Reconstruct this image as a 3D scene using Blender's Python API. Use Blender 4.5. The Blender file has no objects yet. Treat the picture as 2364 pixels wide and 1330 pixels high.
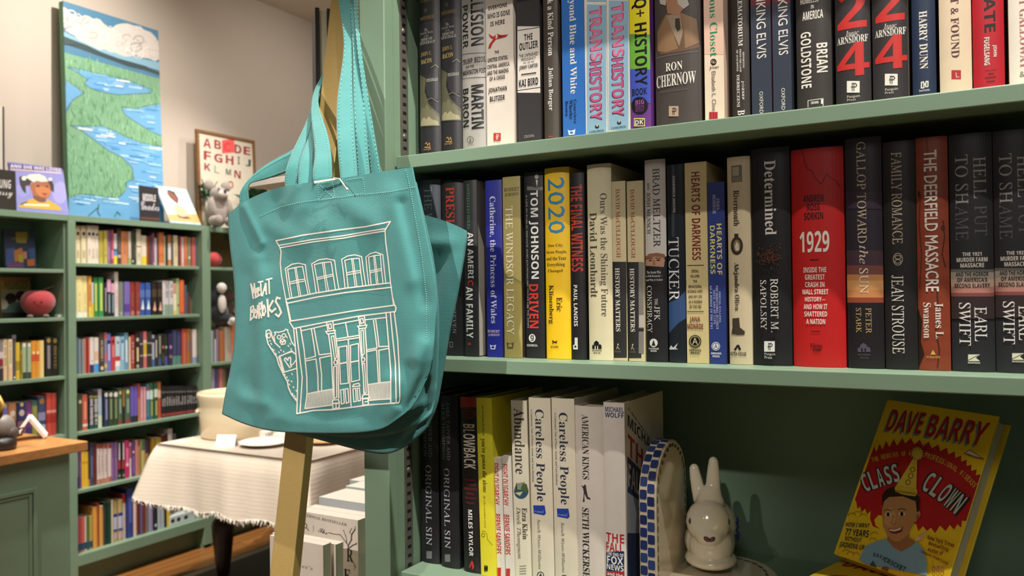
import bpy, bmesh, math, random
from math import sin, cos, tan, radians, pi, sqrt, exp, atan2, hypot
from mathutils import Vector, Matrix, Euler
from mathutils.geometry import tessellate_polygon

random.seed(7)
scene = bpy.context.scene
COL = scene.collection

# ---------------------------------------------------------------- camera
W_PX, H_PX, F_PX = 2364.0, 1330.0, 1890.0
EYE = Vector((0.0, 0.0, 1.48))
YAW, PITCH, ROLL = radians(29.6), radians(0.5), 0.0125
_f = Vector((-sin(YAW) * cos(PITCH), cos(YAW) * cos(PITCH), sin(PITCH)))
_r0 = Vector((cos(YAW), sin(YAW), 0.0))
_u0 = _r0.cross(_f)
CAM_R = (_r0 * cos(ROLL) - _u0 * sin(ROLL)).normalized()
CAM_U = (_u0 * cos(ROLL) + _r0 * sin(ROLL)).normalized()
CAM_F = _f
cam_data = bpy.data.cameras.new('camera')
cam_data.sensor_width = 36.0
cam_data.lens = F_PX / W_PX * 36.0
cam_data.clip_start = 0.02
cam_data.dof.use_dof = True
cam_data.dof.focus_distance = 1.02
cam_data.dof.aperture_fstop = 8.0
cam = bpy.data.objects.new('camera', cam_data)
COL.objects.link(cam)
_m = Matrix((CAM_R, CAM_U, -CAM_F)).transposed().to_4x4()
_m.translation = EYE
cam.matrix_world = _m
scene.camera = cam

# ---------------------------------------------------------------- world, lamps, exposure
world = bpy.data.worlds.new('room_air')
scene.world = world
world.use_nodes = True
world.node_tree.nodes['Background'].inputs[0].default_value = (1.0, 0.95, 0.89, 1)
world.node_tree.nodes['Background'].inputs[1].default_value = 0.115

def spot(name, loc, target, watts, size_deg=70, blend=0.5, radius=0.02, col=(1.0, 0.935, 0.855)):
    l = bpy.data.lights.new(name, 'SPOT')
    l.energy = watts; l.spot_size = radians(size_deg); l.spot_blend = blend
    l.shadow_soft_size = radius; l.color = col
    o = bpy.data.objects.new(name, l); COL.objects.link(o)
    o.location = loc
    o.rotation_euler = (Vector(target) - Vector(loc)).to_track_quat('-Z', 'Y').to_euler()
    return o

def area(name, loc, target, watts, sx, sy, col=(1.0, 0.935, 0.86)):
    l = bpy.data.lights.new(name, 'AREA')
    l.energy = watts; l.shape = 'RECTANGLE'; l.size = sx; l.size_y = sy; l.color = col
    o = bpy.data.objects.new(name, l); COL.objects.link(o)
    o.location = loc
    o.rotation_euler = (Vector(target) - Vector(loc)).to_track_quat('-Z', 'Y').to_euler()
    return o

CEIL = 3.55
# track heads over the near bookcase, and an added frontal fill
spot('track_spot_near', (0.12, 0.49, 3.4), (-0.10, 1.0, 1.2), 250, 64, 0.5, 0.016)
spot('track_spot_near', (0.22, 0.02, 3.4), (0.0, 1.0, 1.3), 110, 56, 0.5, 0.016)
spot('fill_spot_front', (0.25, -1.9, 3.1), (-0.15, 1.0, 1.3), 42, 50, 0.8, 0.30)  # added soft frontal fill that brightens the shelf interiors, not a real fitting
spot('track_spot_bag', (-0.75, -2.3, 3.1), (-0.85, 0.9, 1.40), 340, 19, 0.9, 0.03)
# track heads washing the far side of the room, with added fills among them
spot('track_spot_far', (-3.15, 2.75, 3.45), (-4.3, 1.9, 1.9), 120, 150, 1.0, 0.025)
spot('track_spot_far', (-3.30, 3.5, 3.45), (-4.1, 3.3, 0.8), 150, 80, 1.0, 0.02)
spot('fill_spot_floor', (-3.2, 1.9, 3.45), (-3.55, 2.6, 0.2), 90, 60, 0.9, 0.02)  # added fill to lift the floor and lower rows, no lamp known here
spot('track_spot_table', (-2.9, 1.2, 3.45), (-3.05, 2.85, 0.6), 520, 46, 0.8, 0.025)
spot('track_spot_books', (-1.1, 1.95, 3.45), (-1.0, 1.2, 1.05), 120, 30, 0.6, 0.02)
area('ceiling_fill', (-1.6, 1.9, 3.5), (-1.6, 1.9, 0), 62, 1.6, 1.6)  # added area fill standing in for general room light, no such panel
spot('fill_spot_wall', (-2.9, 4.3, 3.45), (-4.3, 4.1, 2.2), 36, 120, 1.0, 0.05)  # added fill to brighten the right part of the wall

scene.view_settings.view_transform = 'Standard'
scene.view_settings.look = 'None'
scene.view_settings.exposure = 0.0
scene.view_settings.gamma = 1.0
scene.view_settings.use_curve_mapping = False

# ---------------------------------------------------------------- finding places in the room from the photograph
def ray(px, py):
    return CAM_F + CAM_R * ((px - W_PX / 2) / F_PX) - CAM_U * ((py - H_PX / 2) / F_PX)
def at_z(px, py, z):                      # a point at distance z along the view axis
    return EYE + ray(px, py) * z
def on_axis(px, py, axis, val):           # a point on the plane x, y or z = val
    d = ray(px, py)
    return EYE + d * ((val - EYE[axis]) / d[axis])
def on_plane(px, py, o, n):
    d = ray(px, py)
    return EYE + d * ((o - EYE).dot(n) / d.dot(n))

# ---------------------------------------------------------------- materials
def lin(c):
    c = c / 255.0
    return c / 12.92 if c <= 0.04045 else ((c + 0.055) / 1.055) ** 2.4
def rgb(h):
    h = h.lstrip('#')
    return (lin(int(h[0:2], 16)), lin(int(h[2:4], 16)), lin(int(h[4:6], 16)), 1.0)

_mats = {}
def mat(h, rough=0.5, kind='paper', metal=0.0, coat=0.0):
    key = (h, rough, kind, metal, coat)
    if key in _mats:
        return _mats[key]
    m = bpy.data.materials.new('%s_%s' % (kind, h.lstrip('#')))
    m.use_nodes = True
    nt = m.node_tree; N = nt.nodes; L = nt.links
    b = N['Principled BSDF']
    b.inputs['Roughness'].default_value = rough
    b.inputs['Metallic'].default_value = metal
    if coat:
        b.inputs['Coat Weight'].default_value = coat
        b.inputs['Coat Roughness'].default_value = 0.08
    base = rgb(h)
    tc = N.new('ShaderNodeTexCoord')
    def noise(scale, detail=2.0, vec=None):
        n = N.new('ShaderNodeTexNoise')
        n.inputs['Scale'].default_value = scale; n.inputs['Detail'].default_value = detail
        L.new(vec or tc.outputs['Object'], n.inputs['Vector'])
        return n
    def tint(fac_socket, lo, hi):
        mx = N.new('ShaderNodeMix'); mx.data_type = 'RGBA'
        mx.inputs['A'].default_value = tuple(min(1, c * lo) for c in base[:3]) + (1,)
        mx.inputs['B'].default_value = tuple(min(1, c * hi) for c in base[:3]) + (1,)
        L.new(fac_socket, mx.inputs['Factor'])
        L.new(mx.outputs['Result'], b.inputs['Base Color'])
    def bump(sock, strength, dist):
        bp = N.new('ShaderNodeBump')
        bp.inputs['Strength'].default_value = strength; bp.inputs['Distance'].default_value = dist
        L.new(sock, bp.inputs['Height']); L.new(bp.outputs['Normal'], b.inputs['Normal'])
    def stretched(sx, sy, sz):
        mp = N.new('ShaderNodeMapping'); mp.inputs['Scale'].default_value = (sx, sy, sz)
        L.new(tc.outputs['Object'], mp.inputs['Vector'])
        return mp.outputs['Vector']
    if kind == 'paper':
        n = noise(60); tint(n.outputs['Fac'], 0.94, 1.06)
    elif kind == 'paint':
        n = noise(9, 3); tint(n.outputs['Fac'], 0.93, 1.07)
        n2 = noise(160, 2, stretched(1, 1, 0.35)); bump(n2.outputs['Fac'], 0.12, 0.0006)
    elif kind == 'plaster':
        n = noise(3, 3); tint(n.outputs['Fac'], 0.97, 1.03)
        n2 = noise(180, 3); bump(n2.outputs['Fac'], 0.15, 0.001)
    elif kind == 'pages':
        n = noise(900, 1, stretched(1, 0.02, 0.02)); tint(n.outputs['Fac'], 0.8, 1.08)
    elif kind == 'canvas':
        w = N.new('ShaderNodeTexWave'); w.inputs['Scale'].default_value = 330; w.bands_direction = 'Z'
        w.inputs['Distortion'].default_value = 3; L.new(tc.outputs['Object'], w.inputs['Vector'])
        w2 = N.new('ShaderNodeTexWave'); w2.inputs['Scale'].default_value = 330; w2.bands_direction = 'X'
        w2.inputs['Distortion'].default_value = 3; L.new(tc.outputs['Object'], w2.inputs['Vector'])
        ad = N.new('ShaderNodeMath'); ad.operation = 'ADD'
        L.new(w.outputs['Fac'], ad.inputs[0]); L.new(w2.outputs['Fac'], ad.inputs[1])
        n = noise(45, 4); tint(n.outputs['Fac'], 0.86, 1.14)
        bump(ad.outputs[0], 0.35, 0.0005)
        b.inputs['Sheen Weight'].default_value = 0.25
    elif kind == 'plush':
        n = noise(160, 3); tint(n.outputs['Fac'], 0.75, 1.2); bump(n.outputs['Fac'], 0.8, 0.004)
        b.inputs['Sheen Weight'].default_value = 0.4
    elif kind == 'wood':
        n = noise(14, 4, stretched(0.25, 2.0, 6.0)); tint(n.outputs['Fac'], 0.6, 1.35)
        bump(n.outputs['Fac'], 0.1, 0.001)
    elif kind == 'gilt':
        n = noise(700, 2); tint(n.outputs['Fac'], 0.8, 1.25); bump(n.outputs['Fac'], 0.25, 0.0006)
    elif kind == 'glaze':
        n = noise(12, 2); tint(n.outputs['Fac'], 0.96, 1.04)
    elif kind == 'cloth':
        w = N.new('ShaderNodeTexWave'); w.inputs['Scale'].default_value = 17; w.bands_direction = 'Z'
        w.inputs['Distortion'].default_value = 1.5; L.new(tc.outputs['Object'], w.inputs['Vector'])
        n = noise(25, 4); tint(n.outputs['Fac'], 0.93, 1.05); bump(w.outputs['Fac'], 0.3, 0.0007)
    elif kind == 'leaf':
        n = noise(30, 3); tint(n.outputs['Fac'], 0.6, 1.4)
    elif kind == 'floorboards':
        br = N.new('ShaderNodeTexBrick')
        br.inputs['Color1'].default_value = base
        br.inputs['Color2'].default_value = tuple(c * 0.75 for c in base[:3]) + (1,)
        br.inputs['Mortar'].default_value = tuple(c * 0.25 for c in base[:3]) + (1,)
        br.inputs['Scale'].default_value = 1.0; br.inputs['Mortar Size'].default_value = 0.003
        br.inputs['Brick Width'].default_value = 1.4; br.inputs['Row Height'].default_value = 0.07
        mp = N.new('ShaderNodeMapping'); mp.inputs['Rotation'].default_value = (0, 0, pi / 2)
        L.new(tc.outputs['Object'], mp.inputs['Vector']); L.new(mp.outputs['Vector'], br.inputs['Vector'])
        n = noise(10, 4, stretched(8, 0.8, 1))
        mx = N.new('ShaderNodeMix'); mx.data_type = 'RGBA'; mx.blend_type = 'MULTIPLY'
        mx.inputs['Factor'].default_value = 0.5
        L.new(br.outputs['Color'], mx.inputs['A']); L.new(n.outputs['Fac'], mx.inputs['B'])
        L.new(mx.outputs['Result'], b.inputs['Base Color'])
    else:
        b.inputs['Base Color'].default_value = base
    _mats[key] = m
    return m

GREEN = '#7c967e'
def green(): return mat(GREEN, 0.42, 'paint')

# ---------------------------------------------------------------- mesh gathering
class MB:
    """Collects polygons and links them as ONE mesh object."""
    def __init__(self):
        self.v = []; self.f = []; self.m = []; self.mats = []; self.smooth = []
    def mi(self, m):
        if m not in self.mats: self.mats.append(m)
        return self.mats.index(m)
    def face(self, pts, m, smooth=False):
        i = len(self.v)
        self.v.extend([tuple(p) for p in pts])
        self.f.append(tuple(range(i, i + len(pts)))); self.m.append(self.mi(m)); self.smooth.append(smooth)
    def mesh(self, verts, faces, m, smooth=False):
        i = len(self.v); k = self.mi(m)
        self.v.extend([tuple(p) for p in verts])
        for f in faces:
            self.f.append(tuple(i + a for a in f)); self.m.append(k); self.smooth.append(smooth)
    def box(self, lo, hi, m, bev=0.0, M=None):
        x0, y0, z0 = lo; x1, y1, z1 = hi
        if bev <= 0:
            vs = [(x0,y0,z0),(x1,y0,z0),(x1,y1,z0),(x0,y1,z0),(x0,y0,z1),(x1,y0,z1),(x1,y1,z1),(x0,y1,z1)]
            fs = [(0,3,2,1),(4,5,6,7),(0,1,5,4),(1,2,6,5),(2,3,7,6),(3,0,4,7)]
        else:
            bm = bmesh.new(); bmesh.ops.create_cube(bm, size=1.0)
            for v in bm.verts:
                v.co = Vector(((x0+x1)/2 + v.co.x*(x1-x0), (y0+y1)/2 + v.co.y*(y1-y0), (z0+z1)/2 + v.co.z*(z1-z0)))
            bmesh.ops.bevel(bm, geom=bm.edges[:], offset=bev, segments=2, affect='EDGES', profile=0.5)
            bm.verts.index_update()
            vs = [v.co.copy() for v in bm.verts]; fs = [[v.index for v in f.verts] for f in bm.faces]; bm.free()
        if M is not None: vs = [M @ Vector(p) for p in vs]
        self.mesh(vs, fs, m)
    def tube(self, pts, r, m, n=8, cap=True):
        pts = [Vector(p) for p in pts]
        rs = r if isinstance(r, (list, tuple)) else [r] * len(pts)
        vs = []; up = Vector((0, 0, 1))
        for i, p in enumerate(pts):
            t = (pts[min(i+1, len(pts)-1)] - pts[max(i-1, 0)]).normalized()
            a = t.cross(up)
            if a.length < 1e-4: a = t.cross(Vector((1, 0, 0)))
            a.normalize(); b = a.cross(t)
            for k in range(n):
                q = 2*pi*k/n
                vs.append(p + (a*cos(q) + b*sin(q)) * rs[i])
        fs = []
        for i in range(len(pts)-1):
            for k in range(n):
                fs.append((i*n+k, i*n+(k+1) % n, (i+1)*n+(k+1) % n, (i+1)*n+k))
        if cap:
            fs.append(tuple(range(n))[::-1]); fs.append(tuple((len(pts)-1)*n+k for k in range(n)))
        self.mesh(vs, fs, m, True)
    def lathe(self, prof, m, n=32, c=(0, 0, 0), sx=1.0, sy=1.0):
        vs = []
        for (r, z) in prof:
            for k in range(n):
                q = 2*pi*k/n
                vs.append((c[0] + r*cos(q)*sx, c[1] + r*sin(q)*sy, c[2] + z))
        fs = []
        for i in range(len(prof)-1):
            for k in range(n):
                fs.append((i*n+k, i*n+(k+1) % n, (i+1)*n+(k+1) % n, (i+1)*n+k))
        self.mesh(vs, fs, m, True)
    def ball(self, c, r, m, n=20, M=None):
        rx, ry, rz = r if isinstance(r, (list, tuple)) else (r, r, r)
        vs = []; fs = []; k2 = n // 2
        for i in range(k2+1):
            a = pi*i/k2
            for k in range(n):
                q = 2*pi*k/n
                p = Vector((rx*sin(a)*cos(q), ry*sin(a)*sin(q), rz*cos(a)))
                if M is not None: p = M @ p
                vs.append(p + Vector(c))
        for i in range(k2):
            for k in range(n):
                fs.append((i*n+k, (i+1)*n+k, (i+1)*n+(k+1) % n, i*n+(k+1) % n))
        self.mesh(vs, fs, m, True)
    def build(self, name, parent=None, merge=0.0):
        me = bpy.data.meshes.new(name)
        me.from_pydata(self.v, [], self.f)
        for m in self.mats: me.materials.append(m)
        me.polygons.foreach_set('material_index', self.m)
        me.polygons.foreach_set('use_smooth', self.smooth)
        me.validate(); me.update()
        if merge:
            bm = bmesh.new(); bm.from_mesh(me)
            bmesh.ops.remove_doubles(bm, verts=bm.verts, dist=merge)
            bm.to_mesh(me); bm.free()
        o = bpy.data.objects.new(name, me); COL.objects.link(o)
        if parent is not None: o.parent = parent
        return o

def tag(o, label=None, cat=None, group=None, kind=None):
    if label: o['label'] = label
    if cat: o['category'] = cat
    if group: o['group'] = group
    if kind: o['kind'] = kind
    return o
def thing(name, label, cat, loc=(0, 0, 0), rot=(0, 0, 0), group=None):
    o = bpy.data.objects.new(name, None); COL.objects.link(o)
    o.empty_display_size = 0.05
    o.location = loc; o.rotation_euler = rot
    return tag(o, label, cat, group)
def mesh_thing(mb, name, label, cat, group=None, origin=None):
    o = mb.build(name)
    if origin is not None:
        o.data.transform(Matrix.Translation(-Vector(origin))); o.location = origin
    return tag(o, label, cat, group)
def structure(mb, name):
    return tag(mb.build(name), kind='structure')

# ---------------------------------------------------------------- lettering: text turned into flat triangles
def _map(s, up, lo, dig=None):
    r = ''
    for c in s:
        if 'A' <= c <= 'Z': r += chr(up + ord(c) - 65)
        elif 'a' <= c <= 'z':
            r += '\u210e' if (lo == 0x1D44E and c == 'h') else chr(lo + ord(c) - 97)
        elif '0' <= c <= '9' and dig: r += chr(dig + ord(c) - 48)
        else: r += c
    return r
STYLES = {'sb': (0x1D400, 0x1D41A, 0x1D7CE), 'si': (0x1D434, 0x1D44E, None), 'su': (0x1D434, 0x1D44E, None),
          'nb': (0x1D5D4, 0x1D5EE, 0x1D7EC), 'ni': (0x1D608, 0x1D622, None), 'm': (0x1D670, 0x1D68A, 0x1D7F6),
          'sc': (0x1D4D0, 0x1D4EA, None)}
_texts = {}
def text_tris(s, style='n', space=1.0):
    key = (s, style, space)
    if key in _texts: return _texts[key]
    cu = bpy.data.curves.new('lettering', 'FONT')
    body = s
    if style in STYLES: body = _map(s, *STYLES[style])
    cu.body = body; cu.resolution_u = 2; cu.space_character = space
    if style == 'su': cu.shear = -0.26
    ob = bpy.data.objects.new('lettering', cu); COL.objects.link(ob)
    dg = bpy.context.evaluated_depsgraph_get()
    ev = ob.evaluated_get(dg); me = ev.to_mesh()
    vs = [(v.co.x, v.co.y) for v in me.vertices]
    fs = []
    for p in me.polygons:
        ids = list(p.vertices)
        for i in range(1, len(ids)-1): fs.append((ids[0], ids[i], ids[i+1]))
    ev.to_mesh_clear(); bpy.data.objects.remove(ob); bpy.data.curves.remove(cu)
    xs = [a for a, b in vs] or [0, 1]; ys = [b for a, b in vs] or [0, 1]
    x0, x1, y0, y1 = min(xs), max(xs), min(ys), max(ys)
    sx = (x1-x0) or 1; sy = (y1-y0) or 1
    vs = [((a-x0)/sx, (b-y0)/sy) for a, b in vs]
    _texts[key] = (vs, fs)
    return _texts[key]

def tri_list(s, style, orient, x0, z0, x1, z1, space=1.0):
    """Triangles of a text squeezed into a box; 'V' reads downwards, 'H' reads across."""
    vs, fs = text_tris(s, style, space)
    if orient == 'V': P = [(x0 + b*(x1-x0), z1 - a*(z1-z0)) for a, b in vs]
    else: P = [(x0 + a*(x1-x0), z0 + b*(z1-z0)) for a, b in vs]
    return [[P[i] for i in f] for f in fs]

def cut(polys, c):
    out = []
    for p in polys:
        if min(q[0] for q in p) >= c - 1e-9 or max(q[0] for q in p) <= c + 1e-9:
            out.append(p); continue
        a = []; b = []
        for i in range(len(p)):
            q, r = p[i], p[(i+1) % len(p)]
            if q[0] <= c: a.append(q)
            if q[0] >= c: b.append(q)
            if (q[0]-c)*(r[0]-c) < 0:
                t = (c-q[0])/(r[0]-q[0]); m = (c, q[1]+t*(r[1]-q[1])); a.append(m); b.append(m)
        if len(a) > 2: out.append(a)
        if len(b) > 2: out.append(b)
    return out

def poly_tris(pts):
    t = tessellate_polygon([[Vector((p[0], p[1], 0)) for p in pts]])
    return [[pts[i] for i in f] for f in t]

def stroke_polys(pts, w):
    """A drawn line: one quad per step plus round joints."""
    out = []
    for (a, b) in zip(pts, pts[1:]):
        dx, dy = b[0]-a[0], b[1]-a[1]; l = hypot(dx, dy) or 1e-9
        nx, ny = -dy/l*w/2, dx/l*w/2; ex, ey = dx/l*w*0.3, dy/l*w*0.3
        out.append([(a[0]+nx-ex, a[1]+ny-ey), (a[0]-nx-ex, a[1]-ny-ey), (b[0]-nx+ex, b[1]-ny+ey), (b[0]+nx+ex, b[1]+ny+ey)])
    return out

def ellipse(cx, cz, rx, rz, n=20, a0=0.0, a1=2*pi):
    return [(cx + rx*cos(a0+(a1-a0)*i/n), cz + rz*sin(a0+(a1-a0)*i/n)) for i in range(n)]

def item_polys(it, cv, wscale):
    """One printed mark -> (colour, list of polygons). cv maps the coordinates of the list to the surface."""
    k = it[0]
    if k == 't':                                   # ('t', text, style, colour, orient, box[, spacing])
        x0, y0, x1, y1 = it[5]
        cx, cy = (x0+x1)/2, (y0+y1)/2
        a0 = cv(x0, cy)[0]; a1 = cv(x1, cy)[0]; b1 = cv(cx, y0)[1]; b0 = cv(cx, y1)[1]
        return it[3], tri_list(it[1], it[2], it[4], a0, b0, a1, b1, it[6] if len(it) > 6 else 1.0)
    if k == 'q':                                   # text on a free quad: corners TL TR BR BL
        vs, fs = text_tris(it[1], it[2], it[5] if len(it) > 5 else 1.0)
        c = [cv(*p) for p in it[4]]
        P = []
        for a, b in vs:
            t = (c[0][0]+(c[1][0]-c[0][0])*a, c[0][1]+(c[1][1]-c[0][1])*a)
            d = (c[3][0]+(c[2][0]-c[3][0])*a, c[3][1]+(c[2][1]-c[3][1])*a)
            P.append((d[0]+(t[0]-d[0])*b, d[1]+(t[1]-d[1])*b))
        return it[3], [[P[i] for i in f] for f in fs]
    if k == 'r':
        x0, y0, x1, y1 = it[2]
        return it[1], [[cv(x0, y1), cv(x1, y1), cv(x1, y0), cv(x0, y0)]]
    if k == 'p':
        return it[1], poly_tris([cv(*p) for p in it[2]])
    if k == 'e':
        x0, y0, x1, y1 = it[2]
        return it[1], poly_tris([cv(*p) for p in ellipse((x0+x1)/2, (y0+y1)/2, (x1-x0)/2, (y1-y0)/2)])
    if k == 'o':                                   # ring
        x0, y0, x1, y1 = it[2]
        e = ellipse((x0+x1)/2, (y0+y1)/2, (x1-x0)/2, (y1-y0)/2); e.append(e[0])
        return it[1], stroke_polys([cv(*p) for p in e], it[3]*wscale)
    if k == 'l':
        return it[1], stroke_polys([cv(*p) for p in it[2]], it[3]*wscale)
    raise ValueError(k)
# ================================================================ the room
EYEZ = EYE.z
FARX = -4.0                                  # front plane of the far bookcases
WALLX = -4.32
mb = MB(); mb.box((-8.0, -4.5, -0.06), (4.0, 8.0, 0.0), mat('#b4783f', 0.35, 'floorboards')); structure(mb, 'floor')
mb = MB(); mb.box((-8.0, -4.5, CEIL), (4.0, 8.0, CEIL + 0.1), mat('#d8cdc0', 0.8, 'plaster')); structure(mb, 'ceiling')
WALLC = '#cfc2b4'
mb = MB(); mb.box((WALLX - 0.1, -4.5, 0), (WALLX, 8.0, CEIL), mat(WALLC, 0.8, 'plaster')); structure(mb, 'wall_left')
mb = MB(); mb.box((WALLX, 7.0, 0), (4.0, 7.1, CEIL), mat(WALLC, 0.8, 'plaster')); structure(mb, 'wall_back')

# ================================================================ near bookcase (runs along x, faces the camera side)
BKY = 0.951                                  # where the spines stand
SHELF = {'top': EYEZ + 0.1946, 'mid': EYEZ - 0.0837, 'low': EYEZ - 0.380}
CX0, CX1 = -0.703, 0.17
case = thing('bookcase', 'tall sage green bookcase of open shelves filling the right side', 'bookcase', (-0.27, 0.9, 0))
def part(mb, name, root, label=None):
    o = mb.build(name)
    o.parent = root
    o.matrix_parent_inverse = root.matrix_basis.inverted()
    if label: o['label'] = label
    return o
mb = MB(); mb.box((-0.747, 0.891, 0), (CX0, 0.911, 2.42), green(), 0.0015); part(mb, 'face_frame', case)
mb = MB(); mb.box((CX1, 0.891, 0), (CX1 + 0.044, 0.911, 2.42), green(), 0.0015); part(mb, 'face_frame', case)
mb = MB(); mb.box((CX0, 0.891, 2.33), (CX1, 0.911, 2.42), green(), 0.001); part(mb, 'top_rail', case)
mb = MB(); mb.box((-0.735, 0.911, 0), (-0.704, 1.235, 2.42), green()); part(mb, 'side_panel', case)
mb = MB(); mb.box((CX1 + 0.002, 0.911, 0), (CX1 + 0.03, 1.235, 2.42), green()); part(mb, 'side_panel', case)
mb = MB(); mb.box((-0.704, 1.215, 0), (CX1 + 0.002, 1.235, 2.42), green()); part(mb, 'back_panel', case)
mb = MB(); mb.box((-0.735, 0.911, 2.40), (CX1 + 0.03, 1.235, 2.42), green()); part(mb, 'top_panel', case)
for z in (SHELF['top'] + 0.281, SHELF['top'], SHELF['mid'], SHELF['low'], 0.78, 0.46, 0.1):
    mb = MB(); mb.box((-0.6985, 0.909, z - 0.018), (CX1, 1.21, z), green(), 0.0012); part(mb, 'shelf', case)
# slotted metal shelf standards screwed to the side panel
def standard(x, y, face):
    steel = mat('#77736a', 0.4, 'metal', 0.5); black = mat('#0c0c0c', 0.6, 'metal')
    m = MB(); x0, x1 = sorted((x, x + 0.0022*face))
    m.box((x0, y - 0.008, 0.12), (x1, y + 0.008, 2.3), steel)
    xs = x + 0.0024*face
    z = 0.15
    while z < 2.3:
        a, b = sorted((x, xs)); m.box((a, y - 0.0045, z), (b, y + 0.0035, z + 0.0045), black); z += 0.0125
    o = part(m, 'shelf_standard', case, 'slotted metal strip')
    for z in (EYEZ + 0.376, EYEZ + 0.226, EYEZ - 0.245):
        m = MB(); m.ball((xs, y - 0.001, z), (0.002, 0.0042, 0.0042), steel, 12)
        s = m.build('screw'); s.parent = o
standard(-0.7040, 0.934, 1)
mb = MB(); pc = on_axis(2356, 254, 1, 0.985); mb.tube([pc + Vector((0, 0, -0.004)), pc, pc + Vector((0.02, 0, 0.002))], 0.0022, mat('#9a938a', 0.3, 'metal', 0.9)); part(mb, 'shelf_clip', case)

# ================================================================ books
PAGE = '#d9cdb4'
REG = {'A': (920, 0, 3.5), 'B': (1480, 0, 4.4327), 'C': (1900, 0, 3.5), 'D': (940, 360, 2.6595), 'E': (1340, 360, 2.6595),
       'F': (1720, 300, 2.2944), 'G': (2040, 280, 2.0772), 'H': (940, 880, 2.9553), 'I': (1280, 880, 2.9567), 'P': (0, 0, 1.0)}

def book_mesh(w, h, d, cover, bulge, hard, marks, side_marks=(), page=PAGE, thick=None):
    """Spine at y = 0 facing -y, boards going back to y = d. marks: list of (colour material, polygons in x,z)."""
    mb = MB(); cm = cover
    t = 0.0024 if hard else 0.0007
    t = thick or min(t, w * 0.2)
    n = 14 if bulge else 1
    def sy(x): return bulge * min(1.0, abs(2*x/w)) ** 2.6
    xs = [-w/2 + w*i/n for i in range(n+1)]
    outer = [(-w/2, d)] + [(x, sy(x)) for x in xs] + [(w/2, d)]
    ti = t
    inner = [(-w/2+ti, d)] + [(x*(1-2*ti/w), sy(x)+ti) for x in xs] + [(w/2-ti, d)]
    K = len(outer)
    vs = [(x, y, 0) for x, y in outer] + [(x, y, h) for x, y in outer] + [(x, y, 0) for x, y in inner] + [(x, y, h) for x, y in inner]
    fs = []
    for i in range(K-1):
        fs.append((i, i+1, K+i+1, K+i)); fs.append((2*K+i+1, 2*K+i, 3*K+i, 3*K+i+1))
        fs.append((K+i, K+i+1, 3*K+i+1, 3*K+i)); fs.append((i+1, i, 2*K+i, 2*K+i+1))
    fs.append((0, K, 3*K, 2*K)); fs.append((K-1, 3*K-1, 4*K-1, 2*K-1))
    mb.mesh(vs, fs, cm)
    cuts = xs[1:-1] if bulge else []
    lift = 0.00012
    for (m, polys) in marks:
        pl = [[(max(-w/2+1e-5, min(w/2-1e-5, a)), max(0.0002, min(h-0.0002, b))) for a, b in p] for p in polys]
        for c in cuts: pl = cut(pl, c)
        for p in pl: mb.face([(a, sy(a) - lift, b) for a, b in p], m)
        lift += 0.00005
    lift = 0.00012
    for (m, polys) in side_marks:                    # printed on the right-hand board, (y, z) coordinates
        for p in polys: mb.face([(w/2 + lift, max(bulge+0.0005, min(d-0.0005, a)), max(0.0003, min(h-0.0003, b))) for a, b in p], m)
        lift += 0.00005
    pg = MB(); e = 0.003 if hard else 0.0004
    x0 = -w/2 + t + 0.0001
    pg.box((x0, bulge + t + 0.0003, e), (-x0, d - (0.004 if hard else 0.0005), h - e), mat(page, 0.8, 'pages'))
    return mb, pg

def near_book(label, reg, xl, xr, ytop, shelf, cover, items=(), dy=0.0, hard=True, bulge=None, tilt=0.0,
              depth=0.15, ym=None, h=None, group=None, right=None, rough=0.42, side=(), covermat=None, wpx=None, name=None):
    ox, oy, s = REG[reg]
    Y = BKY + dy; zs = SHELF[shelf]
    ymp = {'top': 200, 'mid': 620, 'low': 1130}[shelf] if ym is None else ym
    P = lambda x, y: on_axis(ox + x/s, oy + y/s, 1, Y)
    Pm = lambda x: on_axis(ox + x/s, ymp, 1, Y)
    X0, X1 = Pm(xl).x, Pm(xr).x
    w = X1 - X0
    zm = Pm((xl+xr)/2).z - zs
    ta = radians(tilt)
    xc = (X0+X1)/2 + zm*tan(ta)
    if h is None: h = (P((xl+xr)/2, ytop).z - zs) / cos(ta)
    if bulge is None: bulge = min(0.005, w*0.1) if hard else 0.0
    def cv(x, y):
        p = P(x, y); dx, dz = p.x - xc, p.z - zs
        return (dx*cos(ta) + dz*sin(ta), -dx*sin(ta) + dz*cos(ta))
    ws = (P(1, 0) - P(0, 0)).length
    marks = []
    for it in items:
        c, pl = item_polys(it, cv, ws); marks.append((mat(c, 0.4), pl))
    sm = []
    if side:
        def cs(x, y):
            p = on_axis(ox + x/s, oy + y/s, 0, xc + w/2); return (p.y - Y, p.z - zs)
        for it in side:
            c, pl = item_polys(it, cs, ws); sm.append((mat(c, 0.4), pl))
    cm = covermat or mat(cover, rough, 'paper')
    mb, pg = book_mesh(w, h, depth, cm, bulge, hard, marks, sm)
    if right:                                           # a differently printed right-hand board
        mb.face([(w/2+0.0001, bulge+0.001, 0.001), (w/2+0.0001, depth-0.001, 0.001), (w/2+0.0001, depth-0.001, h-0.001), (w/2+0.0001, bulge+0.001, h-0.001)], mat(right, 0.5))
    root = thing(name or ('hardback_book' if hard else 'paperback_book'), label, 'book', (xc, Y, zs + 0.0004), (0, -ta, 0), group)
    c = mb.build('cover', root); g = pg.build('page_block', root)
    return root
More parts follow.
